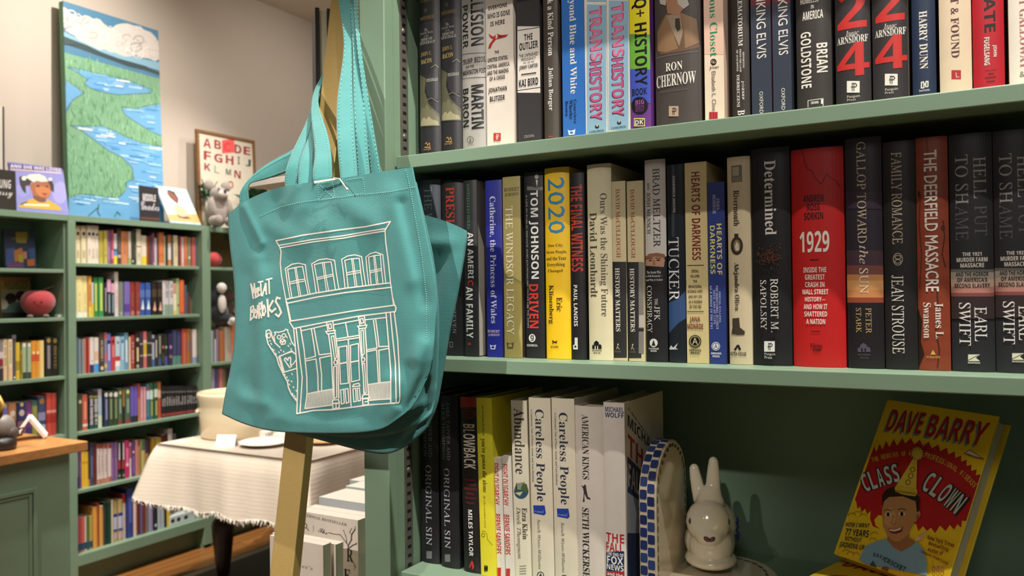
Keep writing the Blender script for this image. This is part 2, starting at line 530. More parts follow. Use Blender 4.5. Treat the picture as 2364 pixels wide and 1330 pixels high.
# ---------------------------------------------------------------- top shelf of the near bookcase
WH, BK, GD = '#ebe6dc', '#141315', '#b08a4a'
def T(s, st, c, o, x0, y0, x1, y1, sp=1.0): return ('t', s, st, c, o, (x0, y0, x1, y1), sp)
def Rr(c, x0, y0, x1, y1): return ('r', c, (x0, y0, x1, y1))
def El(c, x0, y0, x1, y1): return ('e', c, (x0, y0, x1, y1))
def Ln(c, w, *p): return ('l', c, list(p), w)
def Pg(c, *p): return ('p', c, list(p))
def shift(items, dx, dy):
    out = []
    for it in items:
        it = list(it)
        for k, v in enumerate(it):
            if isinstance(v, tuple) and len(v) == 4 and not isinstance(v[0], (str, tuple)): it[k] = (v[0]+dx, v[1]+dy, v[2]+dx, v[3]+dy)
            elif isinstance(v, list): it[k] = [(a+dx, b+dy) for a, b in v]
        out.append(tuple(it))
    return out
def peng(x0, y0, x1, y1, bg, fg):                      # little publisher square
    w, h = x1-x0, y1-y0
    return [Rr(bg, x0, y0, x1, y1), Ln(fg, w*0.06, (x0+w*0.42, y0+h*0.2), (x0+w*0.42, y0+h*0.85)), Ln(fg, w*0.06, (x0+w*0.56, y0+h*0.2), (x0+w*0.56, y0+h*0.85)),
            Ln(fg, w*0.06, (x0+w*0.42, y0+h*0.2), (x0+w*0.7, y0+h*0.22), (x0+w*0.78, y0+h*0.36), (x0+w*0.7, y0+h*0.5), (x0+w*0.34, y0+h*0.52))]
def house(c, x0, y0, x1, y1):
    w, h = x1-x0, y1-y0; f = lambda a, b: (x0+a*w, y0+b*h)
    return [Pg(c, f(0, 1), f(0, .62), f(.12, .45), f(.2, .62), f(.2, .25), f(.45, 0), f(.72, .22), f(.74, .5), f(.85, .42), f(1, .6), f(1, 1), f(.66, 1), f(.66, .6), f(.55, .6), f(.55, 1), f(.4, 1), f(.4, .6), f(.28, .6), f(.28, 1))]
G1 = 'books on the top shelf of the near bookcase'
ship = lambda: [T('GALES', 'sb', '#7d6a48', 'H', 345, -60, 445, -30), T('OF', 'sb', '#7d6a48', 'H', 378, 25, 402, 55), T('NOVEMBER', 'sb', '#9a7c48', 'H', 340, 85, 458, 115),
    T('The', 'si', '#a8a49c', 'H', 378, 185, 408, 208), T('Untold Story', 'si', '#a8a49c', 'H', 343, 212, 450, 236), T('of the', 'si', '#a8a49c', 'H', 375, 240, 415, 258), T('EDMUND', 'sb', '#a8a49c', 'H', 350, 262, 445, 285), T('FITZGERALD', 'sb', '#a8a49c', 'H', 340, 288, 464, 312),
    T('JOHN U.', 'sb', '#a88a58', 'H', 348, 375, 440, 412), T('BACON', 'sb', '#c8a868', 'H', 352, 432, 442, 470),
    Pg('#57543f', (338, 560), (395, 590), (385, 700), (420, 800), (497, 880), (500, 975), (338, 980)), Pg('#6c6850', (340, 880), (352, 835), (368, 822), (384, 835), (400, 800), (415, 815), (432, 845), (452, 838), (474, 888), (498, 905), (498, 972), (342, 978)),
    Pg('#9b9474', (345, 945), (362, 915), (380, 905), (398, 922), (420, 898), (436, 915), (458, 928), (484, 932), (495, 965), (350, 975)), Pg('#2a2a2e', (390, 640), (435, 520), (490, 500), (490, 760), (430, 760), (405, 720)),
    Ln('#8d8a82', 5, (438, 505), (470, 480), (490, 500)), T('FITZGERALD', 'sb', '#a8a49c', 'H', 400, 590, 485, 615), Ln('#6c6850', 5, (400, 770), (440, 750), (490, 780)),
    Ln(GD, 6, (385, 1148), (432, 1148)), Ln(GD, 5, (390, 1120), (402, 1110), (410, 1135), (425, 1112), (430, 1140)), T('liveright', 'n', GD, 'H', 375, 1155, 440, 1175)]
near_book('black jacketed hardback with gold lettering at the left end of the top shelf', 'A', 162, 330, 0, 'top', '#232226', shift(ship(), -172, 45), h=0.243, group=G1)
near_book('black jacketed hardback with gold lettering and pale waves beside the grey one', 'A', 334, 500, 0, 'top', '#242327', ship(), h=0.243, group=G1)
near_book('grey hardback with big black sideways capitals on the top shelf', 'A', 503, 708, 0, 'top', '#aaa59f', [
    T('COLLISION', 'nb', '#1b1a1b', 'V', 582, -190, 680, 370), T('OF POWER', 'nb', '#1b1a1b', 'V', 508, -120, 560, 392), Ln('#3a3836', 3, (508, 440), (700, 425)),
    T('TRUMP, BEZOS,', 'nb', '#1b1a1b', 'H', 510, 468, 698, 518), T('AND THE', 'sb', '#1b1a1b', 'H', 537, 530, 612, 552), T('WASHINGTON POST', 'nb', '#1b1a1b', 'H', 510, 560, 698, 600), Ln('#3a3836', 3, (508, 637), (700, 622)),
    T('MARTIN', 'nb', '#1b1a1b', 'V', 590, 685, 684, 1042), T('BARON', 'nb', '#1b1a1b', 'V', 512, 718, 568, 1030), ('o', '#6a6662', (553, 1105, 607, 1160), 4), Pg('#6a6662', (570, 1148), (580, 1112), (592, 1148)), T('FLATIRON', 'n', '#6a6662', 'H', 555, 1168, 608, 1178)], h=0.243, group=G1)
near_book('cream hardback with a red eagle on its spine on the top shelf', 'A', 712, 932, 0, 'top', '#e2d6ca', [
    T('EVERYONE', 'nb', BK, 'H', 727, 38, 877, 72), T('WHO IS GONE', 'nb', BK, 'H', 718, 98, 900, 140), T('IS HERE', 'nb', BK, 'H', 742, 168, 858, 206),
    Pg('#b8352c', (728, 275), (765, 300), (800, 275), (830, 288), (885, 280), (870, 300), (820, 315), (790, 320), (760, 355), (745, 392), (724, 398), (735, 360), (765, 320), (740, 305)), Pg('#e2d6ca', (788, 282), (802, 280), (798, 312), (784, 316)), Pg('#8c2620', (800, 290), (830, 285), (870, 292), (825, 305)),
    T('THE', 'nb', BK, 'H', 777, 412, 812, 434), T('UNITED STATES,', 'nb', BK, 'H', 722, 462, 885, 497), T('CENTRAL AMERICA,', 'nb', BK, 'H', 718, 515, 900, 552), T('AND THE MAKING', 'nb', BK, 'H', 718, 565, 890, 600), T('OF A CRISIS', 'nb', BK, 'H', 737, 616, 862, 647),
    T('JONATHAN', 'nb', BK, 'H', 728, 706, 877, 752), T('BLITZER', 'nb', BK, 'H', 740, 776, 862, 816)] + peng(770, 1078, 828, 1140, '#c23a2c', '#f0d8cc'), h=0.24, hard=False, group=G1)
near_book('black paperback with a white title panel on the top shelf', 'A', 962, 1147, 0, 'top', '#353234', [
    Rr('#e6ded4', 961, 215, 1146, 752), Ln('#1b1a1b', 4, (961, 250), (1146, 222)), Ln('#1b1a1b', 4, (961, 735), (1146, 708)),
    T('THE', 'nb', BK, 'H', 1015, 275, 1084, 326), T('OUTLIER', 'nb', BK, 'H', 977, 340, 1127, 400), T('THE UNFINISHED', 'n', BK, 'H', 975, 432, 1128, 460), T('PRESIDENCY', 'n', BK, 'H', 992, 466, 1110, 490), T('OF', 'n', BK, 'H', 1042, 498, 1065, 515), Ln(BK, 3, (1010, 512), (1032, 509)), Ln(BK, 3, (1074, 502), (1096, 499)),
    T('JIMMY CARTER', 'nb', BK, 'H', 977, 525, 1127, 562), Ln(BK, 6, (995, 606), (1112, 591)), T('KAI BIRD', 'nb', BK, 'H', 975, 638, 1130, 696), T('CROWN', 'n', '#a8a098', 'H', 1018, 1092, 1097, 1116)], h=0.24, hard=False, group=G1)
near_book('slim dark brown hardback with white sideways lettering on the top shelf', 'A', 1170, 1287, 0, 'top', '#4a423c', [
    T('I Seek a Kind Person', 'sb', WH, 'V', 1205, -140, 1250, 452), T('Julian Borger', 'sb', WH, 'V', 1205, 545, 1250, 897), Ln('#a8503a', 6, (1216, 1108), (1248, 1104))], h=0.24, dy=-0.002, depth=0.148, group=G1)
near_book('bright blue paperback with white sideways lettering on the top shelf', 'A', 1325, 1505, 0, 'top', '#2f6fc0', [
    T('Beyond Blue and White', 'sb', WH, 'V', 1370, -90, 1437, 762), T('Genevieve', 'sb', '#16264a', 'V', 1415, 805, 1440, 1000), T('Wheeler', 'sb', '#16264a', 'V', 1380, 808, 1408, 968), T('Brown', 'sb', '#16264a', 'V', 1348, 818, 1372, 942), Pg('#dfe6ee', (1368, 1050), (1385, 1060), (1415, 1055), (1430, 1044), (1424, 1090), (1378, 1095)), El('#2f6fc0', 1385, 1066, 1412, 1084)], h=0.235, hard=False, group=G1)
trans = lambda: [Rr('#8fb4cc', 1522, 40, 1680, 1085), Rr('#8fb4cc', 1522, -200, 1680, 15), T('TRANS', 'nb', '#8e2f50', 'V', 1544, 60, 1644, 494), T('TRANS', 'nb', '#e07a9c', 'V', 1552, 66, 1638, 488), T('HISTORY', 'nb', '#6a2446', 'V', 1544, 500, 1644, 980), T('HISTORY', 'nb', '#c45a84', 'V', 1552, 508, 1638, 972),
    El('#1b2a30', 1588, 1012, 1622, 1040), Pg('#e8c890', (1598, 1025), (1605, 1000), (1614, 1025)), T('CANDLEWICK', 'sb', '#1b2a30', 'H', 1543, 1055, 1662, 1073)]
near_book('pale blue paperback with pink block lettering beside the bright blue one', 'A', 1509, 1686, 0, 'top', '#ddd6ca', trans(), h=0.238, hard=False, group=G1)
near_book('pale blue paperback with pink block lettering beside the rainbow one', 'A', 1690, 1868, 0, 'top', '#ddd6ca', shift(trans(), 178, -32), h=0.238, hard=False, group=G1)
near_book('rainbow striped hardback with black sideways capitals on the top shelf', 'A', 1872, 2034, 0, 'top', '#6b3a86', [
    Rr('#d8622a', 1860, -300, 2040, -5), Rr('#efdf2c', 1860, -5, 2040, 278), Rr('#6aa83a', 1860, 278, 2040, 562), Rr('#4055b8', 1860, 562, 2040, 838),
    T('BTQ+ HISTORY', 'nb', BK, 'V', 1886, -155, 2006, 697), T('BOOK', 'nb', BK, 'H', 1888, 716, 2006, 772), El('#1c141e', 1882, 785, 2016, 925), T('BIG', 'nb', '#a05aa0', 'H', 1915, 810, 1985, 846), T('IDEAS', 'n', '#8a4a8c', 'H', 1915, 850, 1985, 872), T('SIMPLY', 'n', '#8a4a8c', 'H', 1915, 876, 1985, 892), T('EXPLAINED', 'n', '#8a4a8c', 'H', 1915, 895, 1985, 905),
    Rr('#e8dc6a', 1903, 958, 1992, 1024), Rr('#3a2248', 1909, 966, 1986, 1016), T('DK', 'nb', '#e8e4c0', 'H', 1914, 972, 1980, 1010)], h=0.24, group=G1, bulge=0.001)
near_book('very thick brown hardback with a suited man pictured on the top shelf', 'B', 137, 604, 0, 'top', '#4c4542', [
    Pg('#6a5240', (150, 300), (255, 140), (400, 130), (560, 190), (588, 480), (420, 530), (200, 560), (150, 500)), Pg('#8f7052', (160, 330), (255, 150), (300, 260), (380, 500), (250, 540), (160, 520)), Pg('#8f7052', (400, 130), (560, 195), (585, 430), (450, 500), (440, 330)),
    Pg('#9a8874', (255, 160), (400, 140), (430, 330), (390, 480), (300, 270)), Pg('#3f342e', (350, 195), (395, 190), (405, 300), (375, 330), (350, 280)), Pg('#a5785c', (245, -60), (420, -80), (460, 60), (380, 160), (270, 140)), Pg('#b9b2a8', (170, -60), (260, -60), (250, 60), (190, 40)), Pg('#b9b2a8', (370, 0), (470, -10), (490, 50), (440, 95), (380, 50)),
    Ln('#8d837c', 3, (145, 592), (575, 522)), T('RON', 'sb', WH, 'H', 250, 638, 425, 724), T('CHERNOW', 'sb', WH, 'H', 148, 752, 556, 878), Ln('#7d736c', 3, (190, 945), (485, 910)), T('Penguin', 'n', '#6a615b', 'H', 285, 1206, 385, 1226)] + peng(285, 1090, 385, 1196, '#bda08c', '#3a302c'), h=0.243, group=G1)
near_book('cream and pink paperback with green sideways lettering on the top shelf', 'B', 652, 850, 0, 'top', '#f0dcc4', [
    Rr('#e9c3ae', 640, -300, 860, 560), T('ious Closet', 'sb', '#2c8a64', 'V', 702, -40, 780, 582), ('o', BK, (715, 610, 768, 665), 8), ('o', BK, (730, 625, 755, 652), 6), T('plume', 'sc', BK, 'H', 698, 670, 795, 722), T('Elizabeth L. Cline', 'n', '#4a4440', 'V', 724, 733, 766, 1140), Rr('#c23a44', 697, 1150, 785, 1222), Ln('#7a1c28', 5, (715, 1155), (712, 1220)), Ln('#7a1c28', 5, (742, 1150), (742, 1220)), Ln('#7a1c28', 5, (765, 1155), (768, 1215))], h=0.225, hard=False, right='#e2c3ae', group=G1)
near_book('slim dark brown hardback with white serif capitals beside the two navy ones', 'B', 930, 1108, 0, 'top', '#38322f', [
    T('CREMATORIUM', 'sb', WH, 'V', 990, -90, 1036, 475), T('REPORTING', 'sb', WH, 'V', 1040, 535, 1056, 700), T('FROM THE LAND', 'sb', WH, 'V', 1008, 505, 1026, 740), T('OF AUSCHWITZ', 'sb', WH, 'V', 976, 515, 994, 735), T('JÓZSEF', 'nb', WH, 'V', 1028, 830, 1058, 1025), T('DEBRECZENI', 'sb', WH, 'V', 980, 768, 1010, 1100), T('B', 'sb', WH, 'V', 990, 1130, 1060, 1182)], h=0.236, group=G1)
elvis = lambda: [Rr('#6a2c34', 1120, -300, 1340, 65), T('NKING ELVIS', 'n', WH, 'V', 1180, -60, 1277, 602), T('OXFORD', 'n', WH, 'V', 1212, 940, 1250, 1165)]
near_book('navy paperback with white sideways capitals, left one of the pair', 'B', 1132, 1335, 0, 'top', '#343b4b', elvis(), h=0.232, hard=False, right='#7a3a48', group=G1)
near_book('navy paperback with white sideways capitals, right one of the pair', 'B', 1352, 1540, 0, 'top', '#343b4b', shift(elvis(), 224, -36), h=0.232, hard=False, group=G1)
near_book('charcoal hardback with white sideways capitals and a boxed mark below', 'B', 1590, 1950, 0, 'top', '#393533', [
    T('HOMELESS', 'nb', WH, 'H', 1628, -20, 1815, 36), T('IN', 'nb', WH, 'H', 1736, 52, 1768, 90), T('AMERICA', 'nb', WH, 'H', 1650, 112, 1862, 200), T('BRIAN', 'nb', WH, 'V', 1797, 440, 1906, 742), T('GOLDSTONE', 'nb', WH, 'V', 1634, 332, 1742, 906),
    Ln(WH, 5, (1708, 1100), (1708, 1034), (1862, 1012), (1862, 1085)), Rr(WH, 1842, 1020, 1862, 1066), T('CROWN', 'nb', WH, 'H', 1738, 1040, 1815, 1068)], h=0.24, group=G1)
t24 = lambda: [T('2', 'nb', '#c8322e', 'H', 112, -75, 350, 232), T('Isaac', 'si', WH, 'H', 184, 248, 288, 290), T('ARNSDORF', 'sb', WH, 'H', 112, 290, 362, 350), T('4', 'nb', '#c8322e', 'H', 112, 346, 372, 618), T('Penguin', 'n', '#cfc8be', 'H', 195, 770, 297, 798), T('Press', 'n', '#cfc8be', 'H', 195, 800, 265, 818)] + peng(193, 658, 296, 752, WH, '#2a2624')
near_book('black hardback with large red numerals, beside the charcoal one', 'C', 102, 386, 0, 'top', '#322e30', t24(), h=0.243, group=G1)
near_book('black hardback with large red numerals, beside the slim navy one', 'C', 402, 690, 0, 'top', '#322e30', shift(t24(), 307, -58), h=0.243, group=G1, right='#d8c8a8')
near_book('slim navy hardback with white serif capitals near the right of the top shelf', 'C', 724, 915, 0, 'top', '#22304a', [
    T('HARRY DUNN', 'sb', WH, 'V', 778, 92, 844, 560), Ln(WH, 8, (795, 670), (795, 715), (815, 712), (815, 690), (830, 688), (830, 705), (846, 703)), Ln(WH, 8, (795, 668), (812, 665), (812, 680), (832, 678), (832, 662), (848, 660), (848, 700)), T('hachette', 'n', WH, 'H', 778, 722, 862, 740)], h=0.238, group=G1)
near_book('cream hardback with dark sideways letters and a red square', 'C', 945, 1206, 0, 'top', '#e4cfb2', [
    T('T & FOUND', 'sb', '#5a3436', 'V', 1032, -20, 1100, 470), Rr('#b82c38', 1038, 570, 1115, 642), Ln('#e4cfb2', 5, (1075, 590), (1078, 628), (1100, 625))], h=0.238, group=G1)
near_book('bright red hardback with black and white sideways letters on the top shelf', 'C', 1216, 1472, 0, 'top', '#b81f2c', [
    T('ATE', 'nb', '#231a1c', 'V', 1302, -20, 1392, 262), T('JOHN', 'nb', WH, 'V', 1370, 365, 1405, 460), T('FUGELSANG', 'nb', WH, 'V', 1302, 305, 1346, 530), Ln('#5a141c', 3, (1312, 575), (1400, 565)), Ln('#5a141c', 6, (1335, 600), (1380, 595)), Ln('#5a141c', 6, (1312, 632), (1395, 622)), Ln('#5a141c', 6, (1322, 662), (1388, 655))], h=0.238, group=G1)
near_book('off-white hardback with faint red letters cut by the right edge, top shelf', 'C', 1508, 1775, 0, 'top', '#efe6d8', [T('TT GALLOWAY', 'sb', '#b06a6c', 'V', 1588, -60, 1650, 560), T('&', 'sb', '#8a8078', 'H', 1588, 580, 1630, 625)], h=0.24, group=G1)

# ---------------------------------------------------------------- middle shelf of the near bookcase
G2 = 'books on the middle shelf of the near bookcase'
near_book('slate blue hardback half hidden by the tote bags on the middle shelf', 'D', 55, 200, 150, 'mid', '#49525e', [T('THE W', 'su', '#9aa2ac', 'V', 105, 195, 150, 415)], group=G2)
near_book('black hardback with large red sideways capitals behind the tote bag corner', 'D', 206, 342, 150, 'mid', '#1f1d20', [T('PRESI', 'sb', '#b3392f', 'V', 236, 192, 290, 415), T('DENT', 'sb', '#b3392f', 'V', 236, 430, 290, 620), T('STEVEN', 'su', '#8f8c8c', 'V', 280, 930, 300, 1092), Ln('#8f8c8c', 2, (262, 1145), (280, 1145), (280, 1175), (262, 1175), (262, 1145))], group=G2)
near_book('black hardback with bold white sideways capitals and a pale back cover', 'D', 346, 430, 150, 'mid', '#26262a', [
    T('SANTUELLEAN HOLES', 'sb', '#4c7a5c', 'V', 366, 175, 385, 450), T('AN AMERI', 'nb', '#dcdad6', 'V', 372, 470, 406, 755), T('C', 'nb', '#a8352c', 'V', 372, 765, 406, 800), T('AN FAMILY', 'nb', '#dcdad6', 'V', 362, 805, 404, 1120), Rr('#8c3626', 372, 1148, 392, 1165)],
    right='#b9b1a4', dy=-0.004, bulge=0.002, group=G2)
near_book('royal blue hardback with white serif title reading down its spine', 'D', 484, 585, 150, 'mid', '#262b92', [
    T('Catherine, the Princess of Wales', 'sb', '#cfd0ea', 'V', 505, 250, 546, 1030), T('ROBERT', 'sb', '#cfb8c8', 'H', 493, 1070, 568, 1087), T('JOBSON', 'sb', '#cfb8c8', 'H', 496, 1093, 568, 1110), Pg('#cfd0ea', (508, 1160), (520, 1166), (535, 1166), (546, 1160), (541, 1190), (513, 1190)), El('#262b92', 517, 1170, 537, 1184)], group=G2, bulge=0.001)
near_book('olive gold hardback with white serif capitals reading down its spine', 'D', 590, 698, 128, 'mid', '#a39559', [
    T('ROBERT', 'sb', '#4a4128', 'H', 594, 195, 686, 219), T('JOBSON', 'sb', '#4a4128', 'H', 597, 227, 684, 250), T('THE WINDSOR LEGACY', 'su', '#f2ead4', 'V', 608, 310, 652, 1100), Pg('#5a5032', (610, 1145), (622, 1152), (642, 1152), (656, 1145), (650, 1184), (616, 1184)), El('#a39559', 620, 1156, 646, 1176)], dy=-0.004, right='#3a322c', group=G2, bulge=0.001)
near_book('black hardback with bold white and red capitals left of the yellow one', 'D', 722, 838, 100, 'mid', '#1b1a1c', [
    Rr('#6f6c6a', 735, 190, 838, 212), Pg('#2c2c30', (772, 195), (780, 148), (808, 148), (818, 195)), El('#a9a5a0', 783, 112, 806, 145), Pg('#d8d5d0', (790, 150), (802, 150), (797, 192)), T('TOM JOHNSON', 'nb', '#e8e6e2', 'V', 748, 215, 806, 757), T('DRIVEN', 'nb', '#c8362e', 'V', 750, 790, 806, 1060), T('A LIFE IN PUBLIC SERVICE AND JOURNALISM FROM LBJ TO CNN', 'n', '#b5b2ae', 'V', 731, 240, 742, 1056),
    El('#d8d5d0', 747, 1095, 789, 1145), T('g', 'nb', '#1b1a1c', 'H', 758, 1102, 778, 1138), T('GEORGIA', 'sb', '#d8d5d0', 'H', 735, 1158, 802, 1172)], dy=0.002, group=G2, bulge=0.001)
near_book('thick yellow hardback with blue numerals on the middle shelf', 'D', 843, 995, 72, 'mid', '#f0c21c', [
    T('2020', 'n', '#2f86b0', 'V', 862, 135, 962, 477), T('2020', 'n', '#2f86b0', 'V', 864, 137, 965, 479), T('One City,', 'sb', '#4a3c18', 'H', 862, 542, 958, 565), T('Seven People,', 'sb', '#4a3c18', 'H', 850, 582, 978, 605), T('and the Year', 'sb', '#4a3c18', 'H', 851, 620, 974, 642), T('Everything', 'sb', '#4a3c18', 'H', 855, 658, 966, 684), T('Changed', 'sb', '#4a3c18', 'H', 862, 698, 955, 720),
    T('Klinenberg', 'sb', '#3a3018', 'V', 862, 795, 900, 1032), T('Eric', 'sb', '#3a3018', 'V', 918, 870, 952, 956), Pg('#2a2212', (888, 1138), (897, 1134), (903, 1142), (915, 1140), (925, 1133), (918, 1146), (922, 1155), (912, 1150), (900, 1150), (890, 1156), (895, 1146)), T('KNOPF', 'sb', '#2a2212', 'H', 880, 1168, 930, 1182)], group=G2, depth=0.16)
near_book('black hardback with tall red sideways capitals right of the yellow one', 'D', 1000, 1090, 105, 'mid', '#1a191b', [
    T('THE FINAL WITNESS', 'nb', '#c43c34', 'V', 1005, 180, 1076, 712), T('PAUL LANDIS', 'nb', '#e4e2de', 'V', 1022, 795, 1046, 1048), Rr('#dcdad6', 1028, 1118, 1047, 1165), Rr('#dcdad6', 1018, 1162, 1048, 1190), El('#1a191b', 1026, 1166, 1040, 1180)], group=G2)
near_book('thick cream hardback with two lines of grey serif title, middle shelf', 'E', 42, 190, 50, 'mid', '#dcd2ae', [
    T('Ours Was the Shining Future', 'sb', '#5f5a4c', 'V', 113, 230, 165, 988), T('David Leonhardt', 'sb', '#4d483c', 'V', 56, 350, 103, 872), T('RANDOM', 'sb', BK, 'H', 72, 1191, 130, 1203), T('HOUSE', 'sb', BK, 'H', 78, 1206, 124, 1218)] + house(BK, 70, 1135, 130, 1188), group=G2, dy=-0.002, depth=0.16)
hist = lambda: [Rr('#2a292a', 190, 652, 284, 1242), T('DAVID McCULLOUGH', 'sb', '#a05f44', 'V', 218, 205, 244, 627), T('HISTORY MATTERS', 'sb', '#e4ddd0', 'V', 215, 690, 243, 1080), Ln('#c8b898', 3, (222, 1188), (232, 1160), (228, 1175), (240, 1190)), El('#c8b898', 226, 1154, 236, 1164), T('SCHUSTER', 'n', '#8d8474', 'H', 210, 1200, 250, 1208)]
near_book('slim cream and black hardback with brown capitals beside the thick cream one', 'E', 196, 281, 157, 'mid', '#d0c198', hist(), group=G2, bulge=0.001, right='#4a4846')
near_book('slim cream and black hardback with brown capitals beside the white topped one', 'E', 289, 388, 155, 'mid', '#d0c198', shift(hist(), 90, 2) + [Rr('#7d7a74', 358, 655, 389, 1215), Rr('#2a292a', 358, 1060, 389, 1080), Rr('#b9b3a8', 360, 980, 389, 1055)], group=G2, bulge=0.001)
near_book('hardback with white top, black base and a man\'s face across its spine', 'E', 397, 526, 22, 'mid', '#1b1a1d', [
    Rr('#cfc9c4', 390, 15, 530, 618), Pg('#b98d74', (397, 640), (410, 615), (450, 606), (500, 612), (516, 640), (510, 684), (397, 676)), Pg('#8d5f44', (397, 620), (420, 603), (470, 597), (515, 605), (518, 630), (490, 622), (450, 620), (400, 640)), El('#3a2a24', 418, 640, 440, 648), El('#3a2a24', 466, 638, 490, 646), Pg('#9a6f58', (446, 640), (456, 640), (462, 672), (442, 672)), Ln('#6a4634', 4, (412, 633), (444, 630)), Ln('#6a4634', 4, (462, 629), (494, 630)),
    T('BRAD MELTZER', 'su', '#2a282a', 'V', 447, 78, 489, 560), T('JOSH MENSCH', 'su', '#2a282a', 'V', 405, 228, 430, 480), T('AND', 'su', '#2a282a', 'V', 408, 165, 424, 210), T('The Secret Plot', 'sb', '#d8d5d0', 'H', 405, 708, 494, 725), T('to Kill Kennedy—', 'sb', '#d8d5d0', 'H', 400, 733, 505, 749), T('and Why It Failed', 'sb', '#d8d5d0', 'H', 400, 757, 504, 773),
    T('CONSPIRACY', 'su', '#d8d5d0', 'V', 408, 800, 440, 1086), T('JFK', 'su', '#d8d5d0', 'V', 455, 925, 488, 1012), T('THE', 'su', '#d8d5d0', 'V', 458, 878, 475, 918), El('#dcdad6', 425, 1124, 476, 1176), Pg('#1b1a1d', (438, 1168), (450, 1130), (463, 1168)), T('PLATINUM', 'nb', '#d8d5d0', 'H', 420, 1180, 482, 1191), T('BOOKS', 'nb', '#d8d5d0', 'H', 432, 1194, 470, 1205)], group=G2)
near_book('dark hardback with a blue base and white vertical serif capitals', 'E', 536, 640, 52, 'mid', '#20252c', [
    Pg('#35517e', (530, 905), (600, 880), (645, 830), (645, 1000), (600, 1030), (530, 1090)), Rr('#3a4048', 560, 60, 578, 500), T('CHADWICK MOORE', 'nb', '#d0d2d4', 'V', 567, 125, 582, 350), T('TUCKER', 'su', '#eceaf0', 'V', 540, 503, 606, 892), Pg('#c8ccd0', (540, 1185), (555, 1165), (570, 1180), (600, 1150), (585, 1182), (600, 1190), (545, 1192))], group=G2, rough=0.25)
near_book('cream paperback with dark red sideways capitals and a round mark', 'E', 648, 782, 40, 'mid', '#dac892', [
    T('HEARTS OF DARKNESS', 'nb', '#7a2a24', 'V', 683, 100, 736, 642), Ln('#4a3c2a', 4, (658, 675), (756, 673)), T('SERIAL', 'nb', '#3a2c20', 'H', 682, 700, 727, 718), T('KILLERS,', 'nb', '#3a2c20', 'H', 677, 732, 733, 750), T('THE', 'nb', '#3a2c20', 'H', 692, 764, 716, 780), T('BEHAVIORAL', 'nb', '#3a2c20', 'H', 665, 795, 746, 812), T('SCIENCE UNIT,', 'nb', '#3a2c20', 'H', 659, 825, 753, 843), T('AND MY LIFE', 'nb', '#3a2c20', 'H', 664, 857, 747, 873), T('AS A WOMAN', 'nb', '#3a2c20', 'H', 666, 888, 747, 905), T('IN THE FBI', 'nb', '#3a2c20', 'H', 670, 918, 743, 936), Ln('#4a3c2a', 4, (658, 958), (756, 957)),
    T('JANA', 'nb', '#7a2a24', 'H', 672, 990, 736, 1025), T('MONROE', 'nb', '#7a2a24', 'H', 658, 1032, 754, 1065), El(BK, 667, 1102, 743, 1178), ('o', '#dac892', (675, 1110, 735, 1170), 4), T('A', 'n', '#dac892', 'H', 688, 1118, 722, 1160), T('ABRAMS', 'nb', BK, 'H', 668, 1188, 742, 1204), T('PRESS', 'nb', BK, 'H', 678, 1206, 732, 1220)], group=G2, hard=False)
near_book('short navy paperback with yellow sideways capitals on the middle shelf', 'E', 788, 890, 162, 'mid', '#2b3c82', [
    T('JANA', 'm', '#c8cbe0', 'V', 836, 260, 853, 336), T('MONROE', 'm', '#c8cbe0', 'V', 812, 240, 830, 356), T('HEARTS OF', 'nb', '#e4dc8c', 'V', 838, 418, 869, 732), T('DARKNESS', 'nb', '#e4dc8c', 'V', 797, 430, 827, 727), T('SERIAL KILLERS,', 'm', '#c8cbe0', 'V', 850, 835, 862, 1028), T('THE BEHAVIORAL SCIENCE', 'm', '#c8cbe0', 'V', 833, 798, 846, 1066), T('UNIT, AND MY LIFE', 'm', '#c8cbe0', 'V', 816, 825, 828, 1036), T('AS A WOMAN IN THE FBI', 'm', '#c8cbe0', 'V', 798, 798, 810, 1066),
    El('#e4e4ea', 806, 1144, 858, 1198), ('o', '#2b3c82', (812, 1150, 852, 1192), 3), T('A', 'n', '#2b3c82', 'H', 822, 1156, 842, 1184), T('ABRAMS', 'nb', '#e4e4ea', 'H', 802, 1208, 866, 1221), T('PRESS', 'nb', '#e4e4ea', 'H', 812, 1226, 856, 1239)], group=G2, hard=False, right='#2a2420')
near_book('cream hardback with a small brown boot and cameo on its spine', 'E', 906, 1046, 5, 'mid', '#d8c8a6', [
    Pg('#75705f', (925, 64), (990, 57), (993, 160), (927, 166)), Pg('#b4ac98', (931, 72), (972, 68), (974, 122), (933, 126)), Rr('#8d8772', 933, 130, 988, 160), T('Rivermouth', 'sb', '#3a332a', 'V', 939, 213, 976, 432), Rr('#3a2f26', 945, 480, 970, 505), El('#3d3026', 922, 498, 998, 610), El('#8a7c5c', 940, 516, 982, 592), Pg('#d8d0b8', (948, 560), (958, 530), (972, 545), (976, 580), (955, 585)), T('Alejandra Oliva', 'sb', '#3a332a', 'V', 939, 658, 976, 950),
    Pg('#463a30', (932, 1000), (975, 996), (980, 1055), (1010, 1080), (1008, 1098), (965, 1100), (926, 1092), (934, 1050)), Pg(BK, (940, 1195), (962, 1162), (974, 1162), (988, 1192), (976, 1194), (966, 1174), (954, 1195)), T('ASTRA HOUSE', 'nb', BK, 'H', 917, 1206, 1018, 1228)], group=G2)
